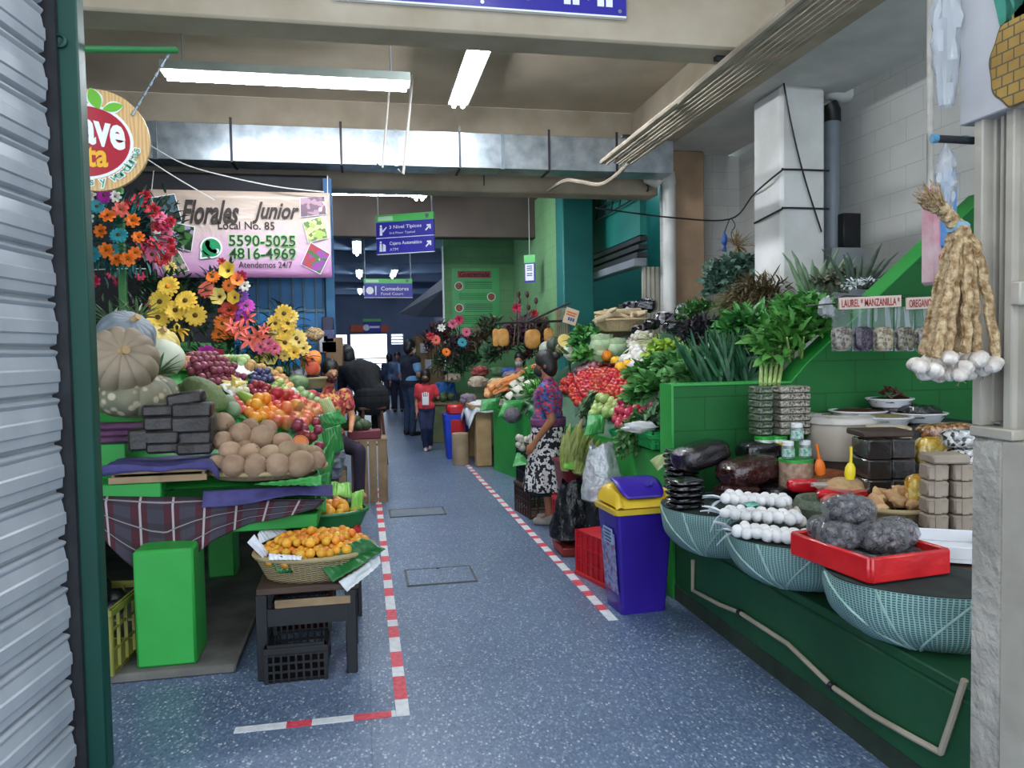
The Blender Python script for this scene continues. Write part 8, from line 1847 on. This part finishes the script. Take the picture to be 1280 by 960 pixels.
t = NT('bandana_skirt'); co = t.coord(); nn = t.noise(26, 2, co); t.col(t.ramp(nn, [(.44, '#1d1c20'), (.50, '#d7d5d6'), (.62, '#e2e0e0'), (.66, '#242327')], 'CONSTANT')); t.set(Roughness=.9)
m = MB(); m.grid(lambda u, v: V(((.178+.06*v**1.2)*math.cos(2*PI*u)*(1+.07*math.sin(2*PI*u*9)*v), (.140+.08*v**1.2)*math.sin(2*PI*u)*(1+.07*math.sin(2*PI*u*9)*v), .93*s-.60*s*v)), 90, 20); obj('skirt', m, t.m, g, solid=.006)
m = MB(); m.grid(lambda u, v: V(((.10+.05*v)*math.cos(2*PI*u), (.10+.05*v)*math.sin(2*PI*u), .50*s-.22*s*v)), 40, 6); obj('underskirt', m, M('dark_green_cloth', '#16302b', '#1f3f38', 9, .9), g, solid=.005)
m = MB(); m.grid(lambda u, v: V(((.182)*math.cos(2*PI*u), (.145)*math.sin(2*PI*u), 1.0*s-.08*s*v)), 40, 3); obj('sash', m, M('sash_purple', '#53305c', '#7c3f6a', 30, .9), g, solid=.01)
shoes(g, b, M('sandal_grey', '#9a938c', '#b3aca4', 9, .7))
# man in vest, looking right
H = 1.70; J = stand(H, .20); s = H/1.6; J['look'] = (0, 1, -.05); J['armR'] = [(.21*s, 0, 1.27*s), (.25*s, .02, 1.02*s), (.18*s, .22*s, .93*s)]
mp_ = aZ(512, 541, 0); g, b = person('man in dark vest, blue shirt and jeans standing in the aisle looking right', (mp_.x, 13.9, 0), R(-62), H, J, SKIN2, .014, 1.1)
shirt(g, b, M('light_blue_shirt', '#6a9fd0', '#7db0dc', 9, .85), .62, .06); shirt(g, b, M('navy_vest', '#151b2b', '#1e2537', 9, .85), 0, .02, 'vest', .024); trousers(g, b, M('blue_jeans', '#22334d', '#2c405e', 12, .9)); shoes(g, b, BLACK); haircap(g, b); mask(g, b, M('white_mask', '#d9dde0', rough=.8))
# girl in red shirt
H = 1.22; J = stand(H, .15); s = H/1.6; J['look'] = (.12, 1, -.08); J['head'] = (0, .02, 1.47*s); J['legR'] = [(.085*s, 0, .82*s), (.05*s, .10*s, .46*s), (.02*s, .02*s, .075*s)]; J['legL'] = [(-.085*s, 0, .82*s), (-.07*s, .05*s, .47*s), (-.05*s, -.16*s, .09*s)]; J['armL'] = [(-.16*s, 0, 1.25*s), (-.25*s, .03*s, 1.05*s), (-.25*s, .20*s, 1.05*s)]
gp_ = aZ(532, 561, 0); g, b = person('girl in a red shirt with a white print and dark trousers walking toward us', (gp_.x, 11.6, 0), R(172), H, J, SKIN, .011, .95, True)
sh = shirt(g, b, M('red_tshirt', '#c2303a', '#d04650', 9, .85), .6, .02, 'shirt', .016); trousers(g, b, M('navy_trousers', '#1e2646', '#283256', 9, .9)); shoes(g, b, M('pink_sneaker', '#c9aeb4', '#ddc9cd', 9, .6)); mask(g, b, M('black_mask', '#17161a'))
haircap(g, b, HAIR, extra=[('c', b['hd']+V((.07, -.05, -.02)), b['hd']+V((.085, -.06, -.14)), .03, .015)])
m = MB(); zc = 1.06*s; yf = .128*s*.95+.022
for a in [(-.045, -.09, .045, .05)]: m.box((0, yf, zc-.04), (.10, .012, .13), .005)
for i in range(4): m.box((-.042+.028*i, yf+.0, zc+.05+.012*(i in (1, 2))), (.018, .012, .06), .004)
obj('white_print', m, SIGN_WHITE, sh)
# man in black on a stool, seen from behind
st = thing('bar_stool', 'brown wooden bar stool under the man in black', 'stool', (.10, 10.45, 0), R(10))
STW = M('stool_wood', '#5b3626', '#6d4430', 6, .55); obj('seat', MB().box((0, 0, .765), (.36, .32, .04), .01), STW, st)
for x in (-1, 1):
    for y in (-1, 1): obj('leg', MB().tube([(x*.12, y*.11, .75), (x*.17, y*.15, 0)], .022, 8), STW, st)
m = MB()
obj('stretcher', MB().tube([(-.15, -.135, .28), (.15, -.135, .28)], .014, 6), STW, st); obj('stretcher', MB().tube([(-.15, .135, .36), (.15, .135, .36)], .014, 6), STW, st)
J = dict(hip=(.02, 0, .93), chest=(-.10, .14, 1.22), neck=(-.18, .24, 1.36), head=(-.24, .31, 1.46), look=(-.45, 1, -.15)); J['armL'] = [(-.28, .22, 1.28), (-.33, .38, 1.06), (-.24, .56, .98)]; J['armR'] = [(.08, .16, 1.24), (.15, .34, 1.03), (.02, .52, .98)]; J['legL'] = [(-.1, 0, .86), (-.18, .40, .80), (-.17, .36, .36)]; J['legR'] = [(.1, 0, .86), (.16, .40, .80), (.14, .34, .36)]
g, b = person('man in black shirt and cap hunched on the bar stool', (.10, 10.45, 0), R(12), 1.70, J, SKIN, .014, 1.35)
shirt(g, b, M('black_shirt', '#101116', '#181a20', 9, .9), 1.0, -.08, 'shirt', .03, .014); trousers(g, b, M('black_trousers', '#121317', '#1a1b20', 9, .9)); shoes(g, b, BLACK); haircap(g, b)
cp = blob('cap', [('e', b['hd']+b['up']*.05-b['fr']*.01, (b['hr']*1.0, b['hr']*1.1, b['hr']*.9)), ('c', b['hd']+b['fr']*.10+b['up']*.05+b['sd']*.03, b['hd']+b['fr']*.17+b['up']*.035, .03, .02)], M('black_cap', '#121216', '#1c1c22', 9, .8), .01, 2, g)
m = MB(); m.ell(b['hd']+b['up']*.06+b['sd']*.095-b['fr']*.02, (.012, .035, .03), 10, 8); obj('cap_badge', m, M('badge_red', '#b5232b', rough=.7), cp)
# seated woman with floral top
J = dict(hip=(0, 0, .62), chest=(0, .05, .93), neck=(0, .06, 1.12), head=(0, .10, 1.26), look=(.1, 1, -.12)); J['armL'] = [(-.18, .05, 1.02), (-.22, .12, .80), (-.10, .30, .72)]; J['armR'] = [(.18, .05, 1.02), (.24, .10, .78), (.16, .26, .62)]; J['legL'] = [(-.1, 0, .56), (-.14, .38, .50), (-.14, .36, .1)]; J['legR'] = [(.1, 0, .56), (.14, .38, .50), (.14, .36, .1)]
q = aY(409, 465, 7.75); g, b = person('woman in a floral red top and dark mask sitting behind the fruit', (q.x-.02, 7.78, q.z-1.26), R(-150), 1.5, J, SKIN2, .012, 1.12)
shirt(g, b, cloth_pat('floral_top', ['#a8323c', '#c25a4a', '#7a2a3a', '#d8a05a', '#b8434a', '#3a2a3a'], 40), .5, .0, 'top', .016); trousers(g, b, M('dark_skirt_cloth', '#2a2233', '#372c42', 9, .9)); mask(g, b, cloth_pat('patterned_mask', ['#1f1a1c', '#2a2224', '#8a3a30', '#171416'], 60)); haircap(g, b, HAIR, extra=[('c', b['hd']+V((-.05, -.08, -.02)), b['hd']+V((-.07, -.12, -.17)), .05, .02)])
single('low_stool', MB().bb((q.x-.18, 7.62, 0), (q.x+.16, 7.95, .30+max(0, q.z-1.26)), .01), WOOD, 'plain wooden box seat under the seated woman', 'stool')
# people behind the far stalls
for lab, px, py, Y, H, rz, cols in (('child in a bright blue jacket behind the girl in red', 556, 462, 13.2, 1.15, 150, ('#2f6fc0', '#4a8ad6')), ('person in a denim jacket far down the corridor', 497, 452, 19.5, 1.5, 170, ('#4a5a78', '#64748f')), ('person in dark clothes beside the denim jacket far down the corridor', 487, 462, 20.5, 1.45, 20, ('#2c3a56', '#3a4866'))):
    J = stand(H, .17); q = aY(px, py, Y); g, b = person(lab, (q.x, Y, 0), R(rz), H, J, SKIN, .018, 1.05); shirt(g, b, M(lab[:20].replace(' ', '_'), *cols, 9, .9), 1.6, .05, 'jacket', .022, .018); trousers(g, b, M('dim_trousers', '#2a2f3d', '#353b4b', 9, .9)); shoes(g, b, BLACK); haircap(g, b)
J = stand(1.45, .17); q = aY(650, 449, 11.3); g, b = person('vendor in a pink top and pale face mask half hidden behind the far vegetables', (q.x, 11.3, 0), R(150), 1.45, J, SKIN2, .016, 1.05); shirt(g, b, M('pink_top', '#b84a78', '#d06a94', 9, .9), 1.2, .05, 'top', .02, .016); trousers(g, b, M('dim_trousers', '#2a2f3d')); shoes(g, b, BLACK); haircap(g, b); mask(g, b, M('grey_mask', '#a9b0b4', rough=.8))
# ------------------------------------------------------------------ stalls beyond the vegetable stand
g = thing('wooden_table', 'wooden table with white cloth at the end of the right stalls', 'table', (0, 0, 0)); a = aZ(578, 566, 0)
obj('top', MB().bb((1.36, 9.75, .76), (2.9, 10.95, .80)), WOOD_L, g); obj('leg', MB().bb((1.42, 9.8, 0), (1.63, 9.95, .76), .01), WOOD_L, g); obj('leg', MB().bb((1.42, 10.75, 0), (1.6, 10.9, .76), .01), WOOD_L, g); obj('shelf', MB().bb((1.7, 9.95, .1), (2.8, 10.9, .14)), WOOD_D, g); obj('back_board', MB().bb((1.7, 10.0, .14), (2.8, 10.04, .7)), M('dark_green_board', '#12442f', '#185339', 6, .6), g); obj('dark_crate', MB().bb((1.72, 9.85, .0), (2.2, 9.99, .1)), BLACK, g)
m = MB(); m.grid(lambda u, v: V((1.32+.6*u, 9.70+.9*v, .81+.02*nz((u*4, v*4, 0), 1, 4)-.20*max(0, .15-u)/.15*(1+.4*math.sin(v*9))-.1*max(0, .1-v)/.1)), 24, 24); single('cloth', m, TISS, 'white cloth hanging over the corner of the wooden table', 'cloth', solid=.005)
m = MB(); m.lathe([(0, 0), (.11, 0), (.115, .02), (.115, .40), (.11, .42), (0, .42)], 20, Matrix.Translation((1.25, 10.05, 0))); single('metal_drum', m, M('tan_drum', '#9a8468', '#b09a7c', 6, .6), 'tan cylindrical drum beside the wooden table leg', 'drum')
g = thing('plastic_bin', 'bright blue plastic bin with red inside behind the tan drum', 'bin', (1.27, 10.75, 0)); obj('body', taper(0, .62, .26, .26, .34, .34, .03, 4), M('bright_blue_plastic', '#1d3fc4', '#2a4fd4', 5, .4), g); obj('red_lining', MB().box((.02, 0, .68), (.28, .28, .14), .03), RED_PL, g); obj('red_panel', MB().box((.02, -.168, .46), (.2, .01, .18), .004), RED_PL, g)
hD = lambda x, y: .82+.32*(x-1.4) if x > 1.3 else 0
OH = Protos(single('dried_fruit', ball(.04), M('peach_orange', '#d98a4a', '#e3a870', 9, .6, val=.2), 'peach orange piece in the heap on the wooden table', 'fruit', 'peach orange heap'))
heap(OH, [(1.55, 9.8), (1.9, 9.75), (2.2, 10.5), (1.7, 10.7)], hD, .045, 2, cap=70)
MIX = [M('mix_%d' % i, c, r_, 12, .7) for i, (c, r_) in enumerate((('#b7a58c', '#cfc0aa'), ('#8f3b3b', '#a85450'), ('#3d5c3a', '#557a50'), ('#c9b98f', '#dccfae'), ('#24458f', '#3058a8'), ('#6d6470', '#8a808c')))]
for i, (px, py, Y, w, k, lab) in enumerate(((598, 478, 11.6, .34, 0, 'beige sack heap behind the peach orange heap'), (622, 478, 11.2, .3, 3, 'cream bundle behind the zucchini'), (640, 470, 10.6, .3, 5, 'grey bundle left of the carrots'), (585, 497, 10.4, .26, 5, 'grey plastic bundle at the table corner'), (600, 463, 11.9, .3, 1, 'reddish brown bundle in the far stall'), (636, 462, 11.0, .22, 4, 'blue bundle beside the teal one in the far stall'), (622, 462, 11.2, .24, 2, 'teal green bundle in the far stall'), (612, 508, 9.9, .26, 2, 'green bundle at the front of the wooden table'), (660, 462, 10.0, .2, 1, 'dark pink bundle below the snack bags'), (566, 470, 12.6, .28, 0, 'tan bundle behind the blue child'))): packet('wrapped_bundle', lab, aY(px, py+8, Y), w, w*.8, w*.55, MIX[k], rnd.uniform(-1, 1), 'bundles on the far stalls', wr=.2, e=2.4)
g = thing('wooden_crate', 'old greenish wooden crate behind the girl in red', 'crate', (1.0, 12.75, 0)); obj('body', MB().bb((-.05, -.2, 0), (.55, .3, .62), .01), M('old_green_wood', '#5c6544', '#6f7655', 6, .8), g); obj('rim', MB().bb((-.07, -.22, .621), (.57, .32, .66), .01), WOOD, g)
AP = Protos(single('avocado', ball(.06, sq=1.2), MATS['avocado_skin'], 'dark green fruit on the crate behind the girl', 'fruit', 'dark fruit behind the girl')); 
for i in range(16): AP.put((1.0+rnd.uniform(.0, .5), 12.75+rnd.uniform(-.15, .2), .71+rnd.uniform(0, .06)), anyrot())
g = thing('lower_counter', 'long low counter of the far stalls below the lime wall', 'counter', (0, 0, 0)); obj('body', MB().bb((1.62, 11.65, 0), (2.78, 13.6, .78)), MATS['old_green_wood'], g)
FAR = [M('far_leaf_%d' % i, a_, b_, 12, .8) for i, (a_, b_) in enumerate((('#3a2226', '#5c3036'), ('#39452f', '#566447'), ('#6d5a4a', '#8e7a66'), ('#22402a', '#3d5f40'), ('#4a2f40', '#6e4a60')))]
for i, (px, py, r, k, lab) in enumerate(((553, 428, 20, 0, 'tall dark red branch arrangement at the corner of the lime wall'), (577, 440, 18, 4, 'purple brown flower mass below the poster, left'), (600, 435, 20, 2, 'grey brown dried flower mass below the poster, middle'), (612, 420, 18, 1, 'grey green dried stems in front of the poster'), (585, 462, 20, 3, 'dark leafy mass above the beige sacks'), (640, 432, 20, 0, 'dark red flower mass behind the hanging snack bags'), (660, 420, 20, 4, 'purple dried flowers behind the middle snack bag'), (672, 440, 18, 0, 'dark foliage behind the right snack bag'), (560, 455, 16, 1, 'leafy mass above the child in blue'), (625, 445, 18, 3, 'dark green leaves under the left snack bag'), (682, 415, 12, 2, 'dried stems just left of the stick bundle'))):
    Y = 12.6 if px < 620 else 11.4; q = aY(px, py, Y); r_ = r*Y/961; bunch('dried_flowers', lab, q, (r_*1.25, r_*.7, r_*1.35), 260, .13, .04, FAR[k], d=(0, -.2, .8), spread=1.0, cat='flowers')
for i, (px, py, r, mt, kind, lab) in enumerate(((566, 405, 12, C_PK, 'rose', 'pink rose'), (574, 400, 13, C_CR, 'rose', 'crimson rose'), (545, 425, 11, C_CO, 'daisy', 'coral daisy'), (552, 410, 10, C_WH, 'rose', 'white rose'), (583, 415, 11, C_PK, 'daisy', 'pink daisy'), (578, 428, 11, C_TL, 'daisy', 'teal daisy'), (646, 385, 12, C_CR, 'rose', 'crimson rose'), (668, 392, 10, C_RE, 'rose', 'red rose'), (538, 420, 10, C_RE, 'rose', 'red rose'), (558, 440, 10, C_OR, 'daisy', 'orange daisy'))):
    g = thing('cut_flower', '%s standing out among the far dried flowers %s' % (lab, ('by the corridor corner' if px < 560 else 'below the poster' if px < 600 else 'in front of the lime side wall')), 'flower', (0, 0, 0), 0, 'far cut flowers'); q = aY(px, py, 11.9 if px < 620 else 11.0); bloom(g, kind, mt, q, r*12/961, name='blossom'); obj('stem', MB().tube([q, q+V((.02, .1, -.3)), q+V((.03, .15, -.6))], .006, 5), FOL, g)
for i, px in enumerate((642, 648, 655, 664, 670)): 
    g = thing('dried_twig', 'tall bare dried stem with a dark seed head in front of the lime side wall', 'stem', (0, 0, 0), 0, 'tall dried stems'); a = aY(px, 430, 11.2); b = aY(px+rnd.uniform(-8, 8), 368+8*(i % 3), 11.2); obj('stem', MB().tube([a, b], .006, 5), FAR[2], g); m = MB(); m.ell(b, (.03, .03, .05), 8, 6); obj('seed_head', m, FAR[0], g)
# wooden shelf with notices in the corridor
g = thing('wooden_shelf', 'tan wooden shelf unit with papers behind the man in the vest', 'shelf', (0, 0, 0)); a = aY(518, 470, 17); b = aY(548, 420, 17)
obj('back', MB().bb((a.x, 17.0, .3), (b.x+.1, 17.05, b.z)), WOOD_L, g)
for x in (a.x, (a.x+b.x)/2, b.x+.06): obj('post', MB().bb((x, 16.93, 0), (x+.05, 17.0, b.z+.05)), WOOD, g)
for px, py in ((530, 435), (536, 455)): q = aY(px, py, 16.9); obj('paper', MB().bb((q.x-.08, 16.9, q.z-.1), (q.x+.08, 16.92, q.z+.1)), SIGN_WHITE, g)
# ------------------------------------------------------------------ daylight and exposure
w = bpy.data.worlds.new('World'); sc.world = w; w.use_nodes = True
w.node_tree.nodes['Background'].inputs[0].default_value = (.80, .90, 1.0, 1); w.node_tree.nodes['Background'].inputs[1].default_value = 3.0
sc.view_settings.view_transform = 'Standard'; sc.view_settings.look = 'None'; sc.view_settings.gamma = 1; sc.view_settings.exposure = 0.0
sc.view_settings.use_curve_mapping = False
sc.cycles.use_denoising = True
sc.cycles.max_bounces = 8; sc.cycles.transparent_max_bounces = 16
sc.cycles.caustics_reflective = False; sc.cycles.caustics_refractive = False
sc.cycles.sample_clamp_indirect = 6
